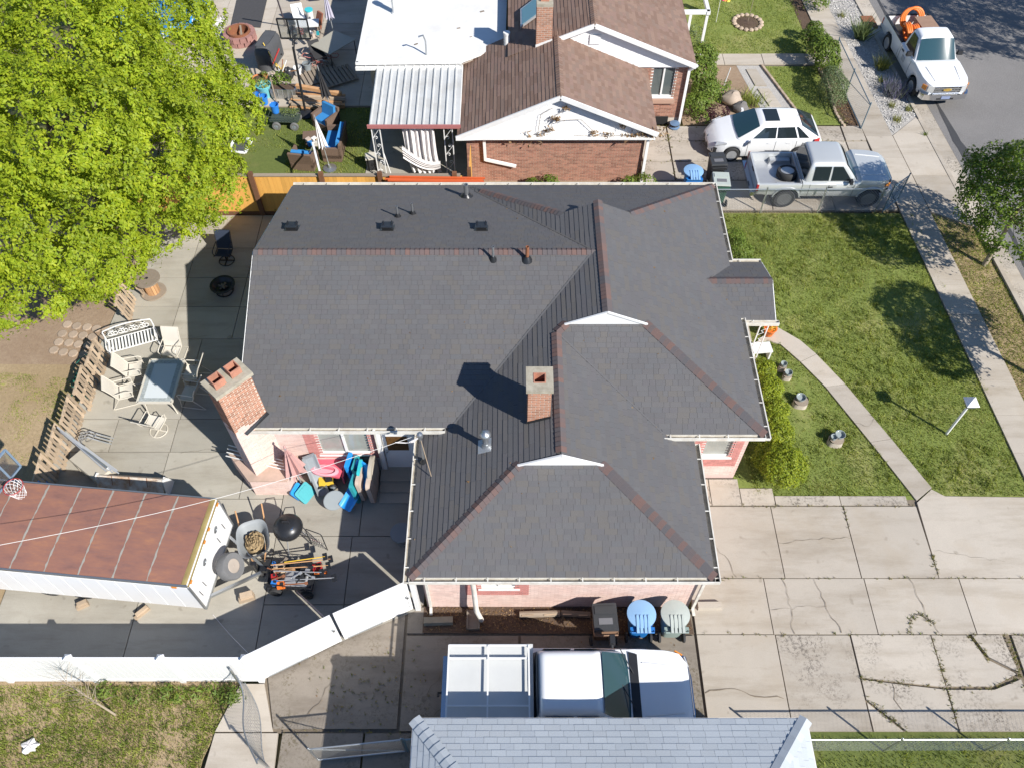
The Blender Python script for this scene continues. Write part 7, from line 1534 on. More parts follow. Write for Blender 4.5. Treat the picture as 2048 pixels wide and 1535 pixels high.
MB().grid(lambda u, v: (-.33+.66*u, .12+.25*v, .5+.45*v+.06*math.sin(u*3.14)), 8, 4).slab([(-.33, .1, .05), (.33, .1, .05), (.33, .1, .5), (-.33, .1, .5)], (0, .3, 0)).build('backrest', m_pinkp, pc, smooth=40); MB().slab([(-.36, -.3, .42), (.3, -.34, .42), (.33, .1, .48), (-.33, .1, .48)], (0, 0, .08)).build('tray', m_pinkp, pc); MB().lathe([(.3, .5), (.31, .56), (.24, .58), (.22, .52)], (-.08, -.22, 0), 18, Matrix.Diagonal((1.1, .5, 1, 1))).build('rim', mat('pale pink plastic', (.8, .35, .4), .4), pc, smooth=40)
for sg in (1, -1): MB().slab([(sg*.33, -.3, .1), (sg*.33, .35, .1), (sg*.33, .35, .7), (sg*.33, -.3, .45)], (.04, 0, 0)).build('side', m_pinkp, pc)
ty = thing('toy_truck', 'yellow and black ride-on toy truck under the pink seat', 'toy', (-5.29, 11.56, 0.05), R(10)); MB().box((0, 0, .28), (.42, .3, .16), top=.9).build('body', m_yel, ty); MB().box((.1, 0, .42), (.2, .26, .14), top=.8).build('cab', m_black, ty)
for x in (-.16, .16):
    for sg in (1, -1): wheel(ty, x, sg*.17, .12, .08, sg, m_gry, m_black, 4)
def slide(name, label, top, bot, w, m, lip=.1):
    a = Vector(top); b = Vector(bot); t = thing(name, label, 'slide', (b.x, b.y, .05)); l = Vector(t.location); d = (b-a); s_ = Vector((-d.y, d.x, 0)).normalized()
    def f(u, v):
        p = a.lerp(b, u)-l+Vector((0, 0, -.18*math.sin(u*3.14)+(.0))); k = (v-.5)*2; return p+s_*(k*w/2)+Vector((0, 0, lip*max(0, abs(k)-.6)/.4))
    MB().grid(f, 14, 11).build('chute', m, t, smooth=50)
    for sg in (1, -1): MB().slab([f(0, .5+sg*.5)-Vector((0, 0, .02)), f(.5, .5+sg*.5)-Vector((0, 0, .02)), f(.5, .5+sg*.5)-Vector((0, 0, .14)), f(0, .5+sg*.5)-Vector((0, 0, .2))], s_*sg*.03).build('side_rib', m, t)
    MB().slab([f(0, 0), f(0, 1), f(0, 1)-Vector((0, 0, a.z-.1)), f(0, 0)-Vector((0, 0, a.z-.1))], -Vector((d.x, d.y, 0)).normalized()*.05).build('support', m, t); return t
slide('toy_slide', 'bright blue plastic slide standing among the toys by the steps', (-4.11, 11.61, 1.05), (-4.68, 10.73, 0.12), .42, m_bluep); slide('toy_slide', 'grey plastic slide leaning left of the pink toy seat', (-5.69, 11.91, 0.95), (-5.32, 11.16, 0.15), .34, m_gry)
rbox('playhouse_piece', 'teal plastic panel lying under the grey slide', 'playhouse piece', (-5.71, 11.13, 0.05), (.5, .08, .45), R(60), m_teal, (R(-50), 0)); rbox('playhouse_piece', 'blue plastic panel edge left of the teal piece', 'playhouse piece', (-5.94, 11.21, 0.05), (.4, .07, .4), R(70), m_bluep, (R(-40), 0))
dk = MB().lathe([(0, -.02), (.36, -.02), (.38, 0), (.36, .02), (0, .02)], n=28, m=Matrix.Rotation(R(58), 4, 'Y')).build('play_table', m_gry, None, smooth=40); dk.scale = (.8, .8, .8); dk.location = (-4.98, 10.92, 0.3); dk.rotation_euler.z = R(-60); tag(dk, 'round grey plastic table top leaning on the blue slide', 'table top')
rbox('playhouse_piece', 'teal plastic wall panel behind the blue slide', 'playhouse piece', (-4.29, 11.21, 0.05), (.55, .09, .95), R(80), m_teal, (R(-6), 0)); rbox('playhouse_piece', 'dark teal panel between the slide and the wall', 'playhouse piece', (-4.28, 11.72, .05), (.5, .08, 1.0), R(80), m_teal, (R(-6), 0)); rbox('playhouse_piece', 'blue plastic arch panel leaning on the wall behind the slide', 'playhouse piece', (-4.5, 11.78, .05), (.5, .08, 1.05), R(80), m_bluep, (R(-4), 0))
rbox('playhouse_piece', 'tan plastic playhouse panel with rounded corners near the steps', 'playhouse piece', (-4.15, 11.29, 0.05), (.6, .1, 1.05), R(84), m_tan, (R(-4), 0), .12); rbox('playhouse_piece', 'turquoise panel between two tan playhouse panels', 'playhouse piece', (-4.15, 11.5, .05), (.5, .07, 1.15), R(86), mat('turquoise plastic', (.04, .5, .55), .45), (R(-3), 0)); rbox('playhouse_piece', 'tan playhouse wall panel closest to the steps', 'playhouse piece', (-3.88, 11.29, 0.05), (.75, .12, 1.0), R(86), m_tan, (R(-3), 0), .14)
rbox('playhouse_piece', 'pale grey arched playhouse panel against the door jamb', 'playhouse piece', (-3.86, 11.55, .05), (.75, .1, 1.2), R(87), m_beige, (R(-2), 0), .25)
wp3 = thing('planter_tub', 'grey blue planter tub in the shade under the left eave', 'planter', (-3.00, 9.85, 0.05)); MB().lathe([(.2, 0), (.27, .4), (.29, .42), (.26, .42), (.24, .36), (0, .34)], n=18).build('tub', m_gry, wp3, smooth=40); MB().lathe([(.3, .40), (.3, .44), (.27, .44)], n=18).build('rim', m_gry, wp3)
# ---- bins
def bin_(label, loc, rz, body, lid, round_=True, group='wheelie bins by the wall'):
    t = thing('wheelie_bin', label, 'bin', loc, rz, group)
    def bx(u, v):
        a = u*6.283; e = .35; c, s_ = math.cos(a), math.sin(a); k = .8+.2*v; return (math.copysign(abs(c)**e, c)*.29*k, math.copysign(abs(s_)**e, s_)*.30*k+(.03*v), .06+.92*v)
    MB().grid(bx, 28, 4, True).build('body', body, t, smooth=40)
    if round_:
        MB().lathe([(0, 1.04), (.2, 1.03), (.36, .995), (.365, .97), (.33, .97)], (0, .04, 0), 26).build('lid', lid, t, smooth=40)
        for x in (-.12, -.03, .07, .16): MB().slab([(x-.025, -.02, 1.035), (x+.025, -.02, 1.035), (x+.035, -.44, .96), (x-.035, -.44, .96)], (0, 0, .03)).build('hinge_rib', lid, t)
    else:
        MB().box((0, .02, 1.02), (.62, .72, .06), top=.94).build('lid', lid, t); MB().box((0, .18, 1.06), (.5, .2, .03)).build('lid_panel', lid, t); MB().box((0, -.1, 1.055), (.34, .16, .012)).build('label', mat('bin decal', (.16, .16, .17), .5), t)
    MB().tube([(-.28, -.34, .9), (-.28, -.42, .95), (.28, -.42, .95), (.28, -.34, .9)], .02, 6).build('handle', body, t); MB().box((0, -.32, .86), (.6, .1, .12)).build('collar', body, t)
    for sg in (1, -1): wheel(t, sg*.0, 0, .13, .06, sg, m_black, m_rubber, 4); 
    ws_ = [o for o in t.children if o.name.startswith('wheel')]
    for sg, o in zip((1, -1), ws_):
        for q in [o]+list(o.children): q.data.transform(Matrix.Translation((sg*.31, -.26, 0)) @ Matrix.Rotation(R(-90), 4, 'Z'))
    return t
m_binblk = mat('black bin lid', (.045, .047, .05), .45, var=.2); m_binbrn = mat('brown bin', (.24, .14, .085), .6, var=.15); m_binblue = mat('blue bin', (.015, .16, .48), .5, var=.1); m_binlidblue = mat('faded blue lid', (.24, .42, .66), .5, var=.08); m_bingrn = mat('grey green bin', (.24, .31, .29), .55, var=.1); m_binlidgrn = mat('faded green lid', (.42, .46, .43), .5, var=.08); m_bingdk = mat('dark green bin', (.03, .09, .06), .55, var=.15)
bin_('brown trash bin with a flat black lid beside the truck', (2.30, 7.28, 0.05), R(2), m_binbrn, m_binblk, False); bin_('blue recycling bin with round lid between two other bins', (3.21, 7.35, 0.05), 0, m_binblue, m_binlidblue); bin_('grey green bin with round lid nearest the driveway', (4.05, 7.35, 0.05), 0, m_bingrn, m_binlidgrn)
bin_('dark grey bin with flat lid beside the hatchback', (7.60, 24.58, 0.05), R(4), m_black, m_binblk, False, 'bins on the neighbour driveway'); bin_('green bin with pale lid behind the chain link corner', (7.57, 23.47, 0.05), R(-3), m_bingdk, m_binlidgrn, False, 'bins on the neighbour driveway'); bin_('blue bin with round lid half hidden behind the charcoal roof', (6.63, 23.94, 0.05), 0, m_binblue, m_binlidblue, True, 'bins on the neighbour driveway')
# ---- blocks and timbers by the wall
def wstop(label, loc, rz, L, m): 
    o = MB().slab([(-L/2, -.11, 0), (-L/2, .11, 0), (-L/2, .08, .13), (-L/2, -.08, .13)], (L, 0, 0)).build('concrete_block', m); o.location = loc; o.rotation_euler.z = rz; return tag(o, label, 'block')
wstop('mossy concrete curb block by the left downspout', (-1.9, 7.55, .055), R(2), .75, mat('mossy concrete', (.26, .235, .18), .95, var=.3, scale=6)); wstop('pale concrete curb block right of the bins', (5.15, 7.95, .055), R(1), .62, m_conc); 
sb = MB().slab([(-.17, -.3, 0), (.17, -.3, 0), (.17, .2, 0), (-.17, .2, 0)], (0, 0, .09)).box((-.15, -.05, .11), (.04, .5, .05)).box((.15, -.05, .11), (.04, .5, .05)).build('splash_block', m_conc_dirty); sb.location = (-1.0, 7.62, .055); tag(sb, 'white splash block below the round downspout', 'block')
for x, L, rz, lab in ((.72, 1.05, .03, 'weathered landscape timber left of the bins'), (1.65, .75, -.06, 'shorter split timber touching the brown bin')):
    t = thing('landscape_timber', lab, 'timber', (x, 7.72, .06), rz); MB().tube([(-L/2, 0, .07), (L/2, 0, .07)], .085, 8).build('log', m_greywood, t)
    for k in (-.3, .25): MB().box((k*L, -.05, .14), (L*.3, .03, .03), rz=.05).build('splinter', m_woodlt, t)
# ---- front garden
lm_ = thing('lamp_post', 'white post with pyramid capped lantern on the front lawn', 'lamp post', (13.02, 13.31, 0)); MB().tube([(0, 0, 0), (0, 0, 1.5)], .04, 10).build('post', m_vinyl, lm_, smooth=40); MB().lathe([(.1, 1.48), (.17, 1.52), (.2, 1.66)], n=4, m=Matrix.Rotation(R(45), 4, 'Z')).build('lantern', m_winglass, lm_); MB().lathe([(.25, 1.66), (.25, 1.68), (0, 1.86)], n=4, m=Matrix.Rotation(R(45), 4, 'Z')).build('cap', m_vinyl, lm_)
def stump(label, loc, r, h, pots):
    t = thing('tree_stump', label, 'stump', loc); b = MB().grid(lambda u, v: (r*(1.15-.15*v)*(1+.08*math.sin(u*25)+.1*math.sin(u*13))*math.cos(u*6.283), r*(1.15-.15*v)*(1+.08*math.sin(u*25)+.1*math.sin(u*13))*math.sin(u*6.283), h*v), 28, 4, True); b.build('trunk', mat('bleached stump', (.46, .40, .33), .95, var=.3, scale=9, bump=.5, bscale=25) if not bpy.data.materials.get('bleached stump') else bpy.data.materials['bleached stump'], t, smooth=60); MB().lathe([(r*.98, h-.004), (0, h+.01)], n=20).build('cut_face', m_greywood, t)
    for x, y, rr in pots: MB().lathe([(rr*.7, h), (rr, h+.14), (rr*.92, h+.14), (rr*.85, h+.06), (0, h+.06)], (x, y, 0), 16).build('bowl', mat('glass bowl', (.32, .36, .36), .15) if not bpy.data.materials.get('glass bowl') else bpy.data.materials['glass bowl'], t, smooth=40)
stump('pale tree stump beside the walk carrying one wide bowl', (8.86, 14.42, 0), .22, .15, [(-.03, .04, .15)]); stump('tree stump further down the walk carrying two bowls', (9.62, 13.04, 0), .22, .18, [(-.12, -.02, .1), (.08, .06, .15)]); stump('small tree stump beside the upper hedge', (8.63, 15.39, 0), .14, .16, [(0, 0, .12)]); stump('smallest stump at the top of the hedge near the porch', (8.54, 15.72, 0), .13, .18, [(0, 0, .1)])
bx_ = thing('porch_bench', 'small white bench beside the porch above the hedge', 'bench', (7.89, 16.23, 0.02), R(6)); MB().box((0, 0, .42), (.62, .4, .05)).build('seat', m_white, bx_)
for x in (-.27, .27): MB().box((x, 0, .2), (.05, .36, .4)).build('leg', m_white, bx_)
fp = thing('flower_pot', 'orange flower pot beside the porch gutter', 'pot', (8.34, 17.07, 0.1)); MB().lathe([(.14, .0), (.2, .3), (.22, .32), (.18, .32), (.16, .26), (0, .26)], n=16).build('pot', m_orange, fp, smooth=40); foliage(fp, 'leaves', [((8.34, 17.07, 0.1)[0], (8.34, 17.07, 0.1)[1], .45, .14)], 90, 8, .05, .05, leaf_mat('orange petals', [(.8, .35, .03), (.75, .5, .05), (.3, .3, .05)], .2))
rg = thing('hanging_wreath', 'dark hoop wreath hung under the porch eave', 'wreath', (6.71, 16.10, 1.6)); MB().tube(ring_pts((0, 0, 0), .22, R(60), 20, 'y'), .02, 6, True).build('hoop', m_bark, rg); foliage(rg, 'leaves', [(rg.location.x, rg.location.y, 1.6, .17)], 50, 6, .06, .06, L_blade)
bg_ = MB().grid(lambda u, v: (.2*math.sin(v*3.14)*math.cos(u*6.283)*(1+.25*math.sin(u*31)), .16*math.sin(v*3.14)*math.sin(u*6.283)*(1+.2*math.cos(u*27)), .06-.06*math.cos(v*3.14)+.02*math.sin(u*40)), 24, 7, True).build('plastic_bag', m_fab_white); bg_.location = (-11.43, 4.53, 0); tag(bg_, 'crumpled pale plastic bag on the dry grass at the bottom left', 'bag')

# ------------------------------------------------------------------ the neighbour's back yard
pool = thing('swimming_pool', 'round above ground pool with a blue cover half hidden by the tree', 'pool', (-16.35, 35.3, 0)); PR = 2.75
m_pwall = mat('grey plank pool wall', (.16, .13, .12), .8, rnd=.25, var=.2, scale=6); pm_ = MB().box((0, 0, .58), (.02, .285, 1.14)).mesh('wall_stave', m_pwall)
for i in range(60):
    o = link(bpy.data.objects.new('wall_stave', pm_)); o.parent = pool; a = i/60*6.283; o.location = (PR*math.cos(a), PR*math.sin(a), .02); o.rotation_euler.z = a
MB().lathe([(0, 1.06), (1.2, 1.05), (2.4, 1.1), (PR+.04, 1.2), (PR+.1, 1.12), (PR+.07, .85), (PR+.04, .85)], n=48).build('cover', mat('blue vinyl cover', (.02, .22, .55), .45, var=.2, scale=3), pool, smooth=50)
for i in range(12): a = i/12*6.283; MB().bar(((PR+.08)*math.cos(a), (PR+.08)*math.sin(a), 0), ((PR+.08)*math.cos(a), (PR+.08)*math.sin(a), 1.1), .08, .05).build('upright', m_white, pool)
tag(MB().slab([(-12.73, 35.08, 0.06), (-11.36, 34.92, 0.06), (-11.52, 38.37, 0.06), (-12.95, 38.37, 0.06)], (0, 0, .03)).build('rubber_mat', mat('black mesh mat', (.06, .058, .06), .85, var=.25, scale=10)), 'faded black mesh mat lying on the neighbour patio', 'mat')
tag(MB().slab([(-13.99, 35.24, 0.06), (-13.19, 35.78, 0.06), (-12.98, 34.44, 0.06), (-13.29, 33.77, 0.06)], (0, 0, .05)).build('loose_board', m_fab_white), 'pale board lying beside the pool wall', 'board')
fpit = thing('fire_pit', 'round fire pit of reddish blocks with a rusty steel ring', 'fire pit', (-12.06, 33.97, 0.06)); m_rblk = mat('red landscaping block', (.33, .17, .15), .95, rnd=.2, var=.2, scale=8, bump=.4); bk_ = MB().box((0, 0, .1), (.2, .28, .19), top=.9).mesh('block', m_rblk)
for k in range(2):
    for i in range(14):
        o = link(bpy.data.objects.new('block', bk_)); o.parent = fpit; a = (i+.5*k)/14*6.283; o.location = (.6*math.cos(a), .6*math.sin(a), .2*k); o.rotation_euler.z = a+random.uniform(-.06, .06)
MB().lathe([(.5, .05), (.5, .48), (.44, .48), (.44, .05)], n=28).build('steel_ring', m_rust, fpit, smooth=40); MB().lathe([(.44, .1), (0, .12)], n=20).build('ash', mat('rusty ash', (.25, .12, .06), .95, var=.3), fpit)
tag(MB().bar(Vector((-12.09, 34.50, 0.5)), Vector((-11.88, 33.65, 0.35)), .08, .04).build('plank', m_greywood), 'grey plank leaning inside the fire pit', 'plank')
gc = thing('covered_grill', 'barbecue under a faded black fabric cover', 'grill', (-10.44, 32.38, 0.05), R(78)); m_cover = mat('faded black cover', (.075, .078, .085), .8, var=.25, scale=4)
def cov(u, v):
    a = u*6.283; e = .5; c, s_ = math.cos(a), math.sin(a); k = 1-.25*max(0, v-.7)/.3; f_ = 1+.03*math.sin(u*40)*(1-v); return (math.copysign(abs(c)**e, c)*.82*k*f_, math.copysign(abs(s_)**e, s_)*.36*k*f_, 1.1*v if v < .85 else .935+.12*(v-.85)/.15)
MB().grid(cov, 40, 12, True).quad((-.6, -.25, 1.05), (.6, -.25, 1.05), (.6, .25, 1.05), (-.6, .25, 1.05)).build('cover', m_cover, gc, smooth=60); MB().bar((-.7, -.4, .3), (.2, -.4, .5), .03, .06).build('red_strap', m_redlens, gc)
bbh = hoop('basketball_hoop', 'black framed basketball hoop standing in the neighbour back yard', (-8.41, 28.67, 0), (-8.35, 29.5, 3.25), R(88), m_blkmetal, True, .55, 1.15, .8)
bb2 = MB().lathe([(.3, 0), (.33, .06), (.2, .16), (0, .2)], n=14).build('hoop_base', m_blkmetal, bbh, smooth=40)
def stick(name, label, cat, a, b, r, m, tip=None):
    t = thing(name, label, cat, b if b[2] < a[2] else a); l = Vector(t.location); MB().tube([Vector(a)-l, Vector(b)-l], r, 6).build('shaft', m, t)
    MB().bar(Vector(b)-l+Vector((-.1, 0, .02)), Vector(b)-l+Vector((.1, .02, .02)), .06, .04).build('head', tip or m_blkmetal, t); return t
stick('yellow_pole', 'long yellow handled tool leaning on the black covered grill', 'tool', (-10.44, 31.90, 1.2), (-9.85, 31.35, 0.1), .02, m_yel); stick('tether_pole', 'tall dark pole behind the basketball backboard', 'pole', (-9.92, 33.52, 2.6), (-10.24, 35.08, 0.06), .035, mat('purple grey pole', (.08, .06, .08), .5)); stick('shovel', 'shovel leaning among the lumber', 'shovel', (-10.58, 32.16, 0.9), (-10.07, 32.59, 0.2), .014, m_wood)
# outdoor table and its umbrella
def canopy(name, label, base, h, r, m, lean=(0, 0), foot=True):
    t = thing(name, label, 'umbrella', base); lx, ly = lean; MB().tube([(0, 0, 0), (lx, ly, h)], .02, 8).build('pole', m_alu, t)
    for i in range(8):
        a = i/8*6.283
        MB().add([(lx, ly, h), (lx*.5+r*math.cos(a), ly*.5+r*math.sin(a), h*.42), (lx*.5+r*.45*math.cos(a+.39), ly*.5+r*.45*math.sin(a+.39), h*.46), (lx*.5+r*math.cos(a+.785), ly*.5+r*math.sin(a+.785), h*.42)], [(0, 1, 2), (0, 2, 3)]).build('canopy_fold', m, t)
    if foot: MB().lathe([(.26, 0), (.26, .05), (.08, .09), (.05, .2)], n=18).build('base', m_galv, t, smooth=40)
    return t
nt_ = thing('patio_table', 'grey square patio table half in the house shadow', 'table', (-7.87, 33.02, 0.05)); l = Vector(nt_.location); tp = [Vector((-8.60, 32.44, 0.72))-l, Vector((-7.70, 31.78, 0.72))-l, Vector((-6.72, 32.90, 0.72))-l, Vector((-7.76, 33.59, 0.72))-l]
MB().slab(tp, (0, 0, .03)).build('top', mat('grey green table top', (.36, .34, .28), .5, var=.1), nt_)
for p in tp: MB().tube([p*.92+Vector((0, 0, .05)), Vector((p.x*.92, p.y*.92, 0))], .02, 6).build('leg', m_blkmetal, nt_)
canopy('patio_umbrella', 'closed lilac grey umbrella by the square patio table', (-7.85, 33.90, 0.05), 2.5, .2, mat('lilac canvas', (.48, .46, .55), .85, var=.08), (-.1, 0)); stick('folding_chair', 'dark folded chair lying in the sun below the grey table', 'chair', (-9.04, 31.63, 0.3), (-8.04, 32.14, 0.3), .02, m_blkmetal)
fc = thing('metal_chair', 'dark metal patio chair fallen beside the grey table', 'chair', (-8.32, 32.27, 0.05), R(30)); MB().slab([(-.25, -.25, .35), (.25, -.25, .35), (.25, .2, .45), (-.25, .2, .45)], (0, 0, .02)).build('seat', m_fab_blk, fc); MB().slab([(-.25, .2, .45), (.25, .2, .45), (.25, .45, .8), (-.25, .45, .8)], (0, .02, 0)).build('backrest', m_fab_blk, fc)
for x in (-.25, .25):
    for y in (-.25, .25): MB().tube([(x, y, .4), (x*1.1, y*1.2, 0)], .015, 5).build('leg', m_blkmetal, fc)
wc_ = thing('plastic_chair', 'white plastic chair beside the upper patio clutter', 'chair', (-9.56, 35.10, 0.05), R(20)); MB().box((0, 0, .4), (.5, .5, .04)).build('seat', m_white, wc_); MB().box((0, .25, .65), (.5, .04, .5), rx=-.2).build('backrest', m_white, wc_)
for x in (-.22, .22):
    for y in (-.22, .22): MB().bar((x, y, 0), (x*.95, y*.95, .4), .04, .04).build('leg', m_white, wc_)
bk = thing('bucket', 'white bucket with turquoise lid on the neighbour patio', 'bucket', (-9.17, 35.51, 0.05)); MB().lathe([(.14, 0), (.17, .5), (.16, .5)], n=16).build('pail', m_white, bk, smooth=40); MB().lathe([(.185, .5), (.185, .56), (0, .57)], n=16).build('lid', mat('turquoise lid', (.05, .5, .55), .4), bk, smooth=40)
tag(MB().slab([(-8.93, 34.89, 0.1), (-8.64, 34.69, 0.1), (-8.39, 34.62, 0.9), (-8.64, 34.87, 0.9)], (.06, .03, 0)).build('leaning_door_leaf', mat('red brown panel', (.33, .12, .07), .7, var=.15)), 'red brown panel leaning beside the bucket', 'panel')
wt = thing('work_table', 'low white table by the basketball backboard', 'table', (-9.04, 34.30, 0.05), R(5)); MB().box((0, 0, .6), (1.0, .6, .04)).build('top', m_white, wt)
for x in (-.45, .45):
    for y in (-.25, .25): MB().bar((x, y, 0), (x, y, .58), .04, .04).build('leg', m_greywood, wt)
for k, (nm_, m, c, x, y) in enumerate((('red_jar', m_redlens, 'red jar', -.38, .1), ('black_radio', m_black, 'black radio box', -.2, -.1), ('white_jug', m_white, 'white jug', 0, .12), ('tan_carton', m_tan, 'tan carton', .18, -.12), ('teal_tin', m_teal, 'teal tin', .34, .08), ('steel_can', m_galv, 'steel can', .1, .0))):
    t = MB().box((0, 0, .07), (.13, .11, .14), top=.85).lathe([(.03, .14), (.03, .17), (0, .17)], n=8).build(nm_, m); t.location = Vector((-8.77, 33.27, 0.68))+Vector((x, y, 0)); t.rotation_euler.z = random.random(); tag(t, c+' standing on the low white table behind the backboard', c.split()[-1])
# lumber, pallets and tangled hose
lbm = thing('lumber_stack', 'stack of tan boards lying beside the house shadow', 'lumber', (-8.04, 29.44, 0.05), R(-4))
for k in range(13): MB().box((random.uniform(-.12, .12), -.45+.15*(k % 7)+random.uniform(-.02, .02), .06+.09*(k//7)), (2.1+random.uniform(-.35, .3), .12, .06), rz=random.uniform(-.05, .05)).build('board', m_woodlt if k % 3 else m_wood, lbm)
tag(MB().bar((-8.92, 29.99, 0.45), (-7.00, 29.44, 0.45), .16, .14).build('timber_post', m_wood), 'thick orange brown post on top of the lumber stack', 'post'); tag(MB().bar((-8.64, 29.04, 0.12), (-6.85, 29.10, 0.12), .1, .18).build('timber_edge', m_wood), 'orange brown timber edging the neighbour patio', 'timber')
for k, (p, rz, lab) in enumerate((((-7.46, 31.07, 0.12), .5, 'slatted deck panel lying in the house shadow'), ((-8.18, 31.31, 0.08), .45, 'slatted deck panel at the edge of the sun'))):
    t = thing('wooden_grating', lab, 'grating', p, rz)
    for i in range(9): MB().box((-.72+i*.18, 0, .05), (.13, 1.2, .03)).build('slat', m_greywood, t)
    for y in (-.5, .5): MB().box((0, y, .01), (1.6, .08, .05)).build('stringer', m_greywood, t)
hz = thing('hose_tangle', 'tangled red and grey hose heap by the lumber', 'hose', (-8.33, 32.38, 0.05))
for k in range(14):
    x, y = random.gauss(0, .3), random.gauss(0, .2); MB().tube([(x+.22*math.cos(i/10*6.283)*random.uniform(.7, 1.3), y+.16*math.sin(i/10*6.283)*random.uniform(.7, 1.3), .06+.04*k*.5+.05*math.sin(i*2)) for i in range(10)], .014, 5, True).build('loop', random.choice([mat('red hose', (.45, .13, .11), .5) if not bpy.data.materials.get('red hose') else bpy.data.materials['red hose'], m_tan, m_galv]), hz)
# planters and pots
pt = thing('planter_trough', 'galvanised planter trough with leafy green plant', 'planter', (-9.43, 29.88, 0.05), R(-3)); MB().box((0, 0, .22), (1.0, .42, .44), top=1.08).build('trough', m_galv, pt); MB().box((0, 0, .43), (.98, .4, .03)).build('soil', m_soil, pt); foliage(pt, 'leaves', [((-9.73, 30.29, 0.05)[0], (-9.73, 30.29, 0.05)[1], .6, .32), ((-9.41, 30.29, 0.05)[0], (-9.41, 30.29, 0.05)[1], .55, .25)], 40, 10, .08, .08, L_street)
for i in range(5): MB().bar((-.4+i*.2, -.235, .05), (-.4+i*.2, -.245, .42), .03, .015).build('rib', m_alu, pt)
def pot(name, label, p, r, h, m, leafy=None, lm=L_bush):
    t = thing(name, label, 'pot', p); MB().lathe([(r*.7, 0), (r, h*.9), (r*1.08, h*.92), (r*1.08, h), (r*.95, h), (r*.9, h*.85), (0, h*.83)], n=18).build('pot', m, t, smooth=40)
    if leafy: foliage(t, 'leaves', [(p[0], p[1], p[2]+h+leafy*.3, leafy)], 60, 9, .07, .07, lm)
    else: MB().lathe([(r*.88, h*.86), (0, h*.88)], n=12).build('soil', m_soil, t)
pot('flower_pot', 'large turquoise pot with green grass beside the trough', (-10.24, 29.88, 0.05), .3, .55, mat('turquoise glaze', (.16, .5, .56), .35), .24, L_grass); pot('flower_pot', 'orange terracotta pot at the tree edge', (-10.64, 30.71, 0.05), .26, .3, mat('terracotta', (.5, .18, .07), .8)); pot('flower_pot', 'small terracotta pot by the black rubbish heap', (-10.48, 31.00, 0.05), .16, .22, bpy.data.materials['terracotta'], .15)
def bucket(label, p, m):
    t = thing('bucket', label, 'bucket', p); MB().lathe([(.13, 0), (.17, .34), (.185, .34), (.185, .37), (.16, .37), (.15, .05), (0, .05)], n=16).build('pail', m, t, smooth=40); MB().tube([(-.17, 0, .33), (-.15, .1, .42), (0, .16, .45), (.15, .1, .42), (.17, 0, .33)], .008, 4).build('handle', m_galv, t); return t
bucket('bright blue bucket beside the turquoise pot', (-10.19, 29.34, 0.05), m_blue); bucket('smaller blue bucket left of the bright blue one', (-10.48, 29.47, 0.05), m_blue); bucket('magenta pink bucket behind the blue buckets', (-10.50, 29.95, 0.05), mat('magenta plastic', (.7, .03, .3), .4)); bucket('grey bucket tipped by the hose heap', (-8.75, 31.64, 0.05), m_gry); bucket('white bucket under the basketball pole', (-9.09, 31.35, 0.05), m_white)
rh = thing('rubbish_heap', 'black bags and scrap heaped beside the basketball pole', 'rubbish', (-9.66, 31.17, 0.05))
for k in range(6): x, y, s_ = random.gauss(0, .25), random.gauss(0, .18), random.uniform(.12, .24); MB().grid(lambda u, v: (x+s_*math.sin(v*3.14)*math.cos(u*6.283)*(1+.18*math.sin(u*25+k)), y+s_*math.sin(v*3.14)*math.sin(u*6.283)*(1+.16*math.cos(u*21)), s_*.9-s_*.9*math.cos(v*3.14)+.02*math.sin(u*33)), 18, 8, True).build('bag', [m_black, m_fab_blk, m_tan, m_black, m_white, m_fab_blk][k], rh)
for k in range(8): a = random.uniform(0, 6.28); MB().bar((random.gauss(0, .2), random.gauss(0, .2), .1), (random.gauss(0, .2)+.5*math.cos(a), random.gauss(0, .2)+.4*math.sin(a), random.uniform(.3, .7)), .03, .03).build('stick', random.choice([m_wood, m_yel, m_rust, m_white]), rh)
for p, s_ in (((-10.05, 30.65, 0), 1.0), ((-8.95, 29.27, 0), .8)): pass
stick('timber_pole', 'grey pole leaning beside the galvanised trough', 'pole', (-9.88, 29.91, 0.9), (-9.72, 29.40, 0.05), .03, m_greywood)
# wagon
wg = thing('garden_wagon', 'green mesh garden wagon with black wheels on the back lawn', 'wagon', (-9.08, 28.02, 0), R(-3)); m_mesh = mat('dark green mesh', (.06, .08, .06), .6, .2)
MB().box((0, 0, .33), (1.15, .55, .03)).build('deck', m_mesh, wg)
for y in (-.28, .28):
    for z in (.45, .58): MB().tube([(-.58, y, z), (.58, y, z)], .01, 4).build('rail', m_mesh, wg)
    for i in range(10): MB().tube([(-.56+i*.125, y, .34), (-.56+i*.125, y, .58)], .007, 4).build('wire', m_mesh, wg)
for x in (-.58, .58): MB().tube([(x, -.28, .58), (x, .28, .58)], .01, 4).build('end_rail', m_mesh, wg)
for x in (-.32, .4):
    for sg in (1, -1): wheel(wg, x, sg*.32, .17, .1, sg, m_gry, m_greyrub, 4, .5)
MB().tube([(-.58, 0, .3), (-1.05, .1, .55)], .014, 5).build('handle', m_blkmetal, wg)
bucket('blue bucket standing in the garden wagon', ((-9.50, 28.35, 0)[0], (-9.50, 28.35, 0)[1], .36), m_blue); foliage(tag(thing('cut_branches', 'cut green branches heaped in the garden wagon', 'branches', (-8.75, 28.25, .36)), None, None), 'leaves', [(-8.75, 28.25, .45, .22), (-9.05, 28.2, .42, .18)], 40, 8, .08, .07, L_sage)
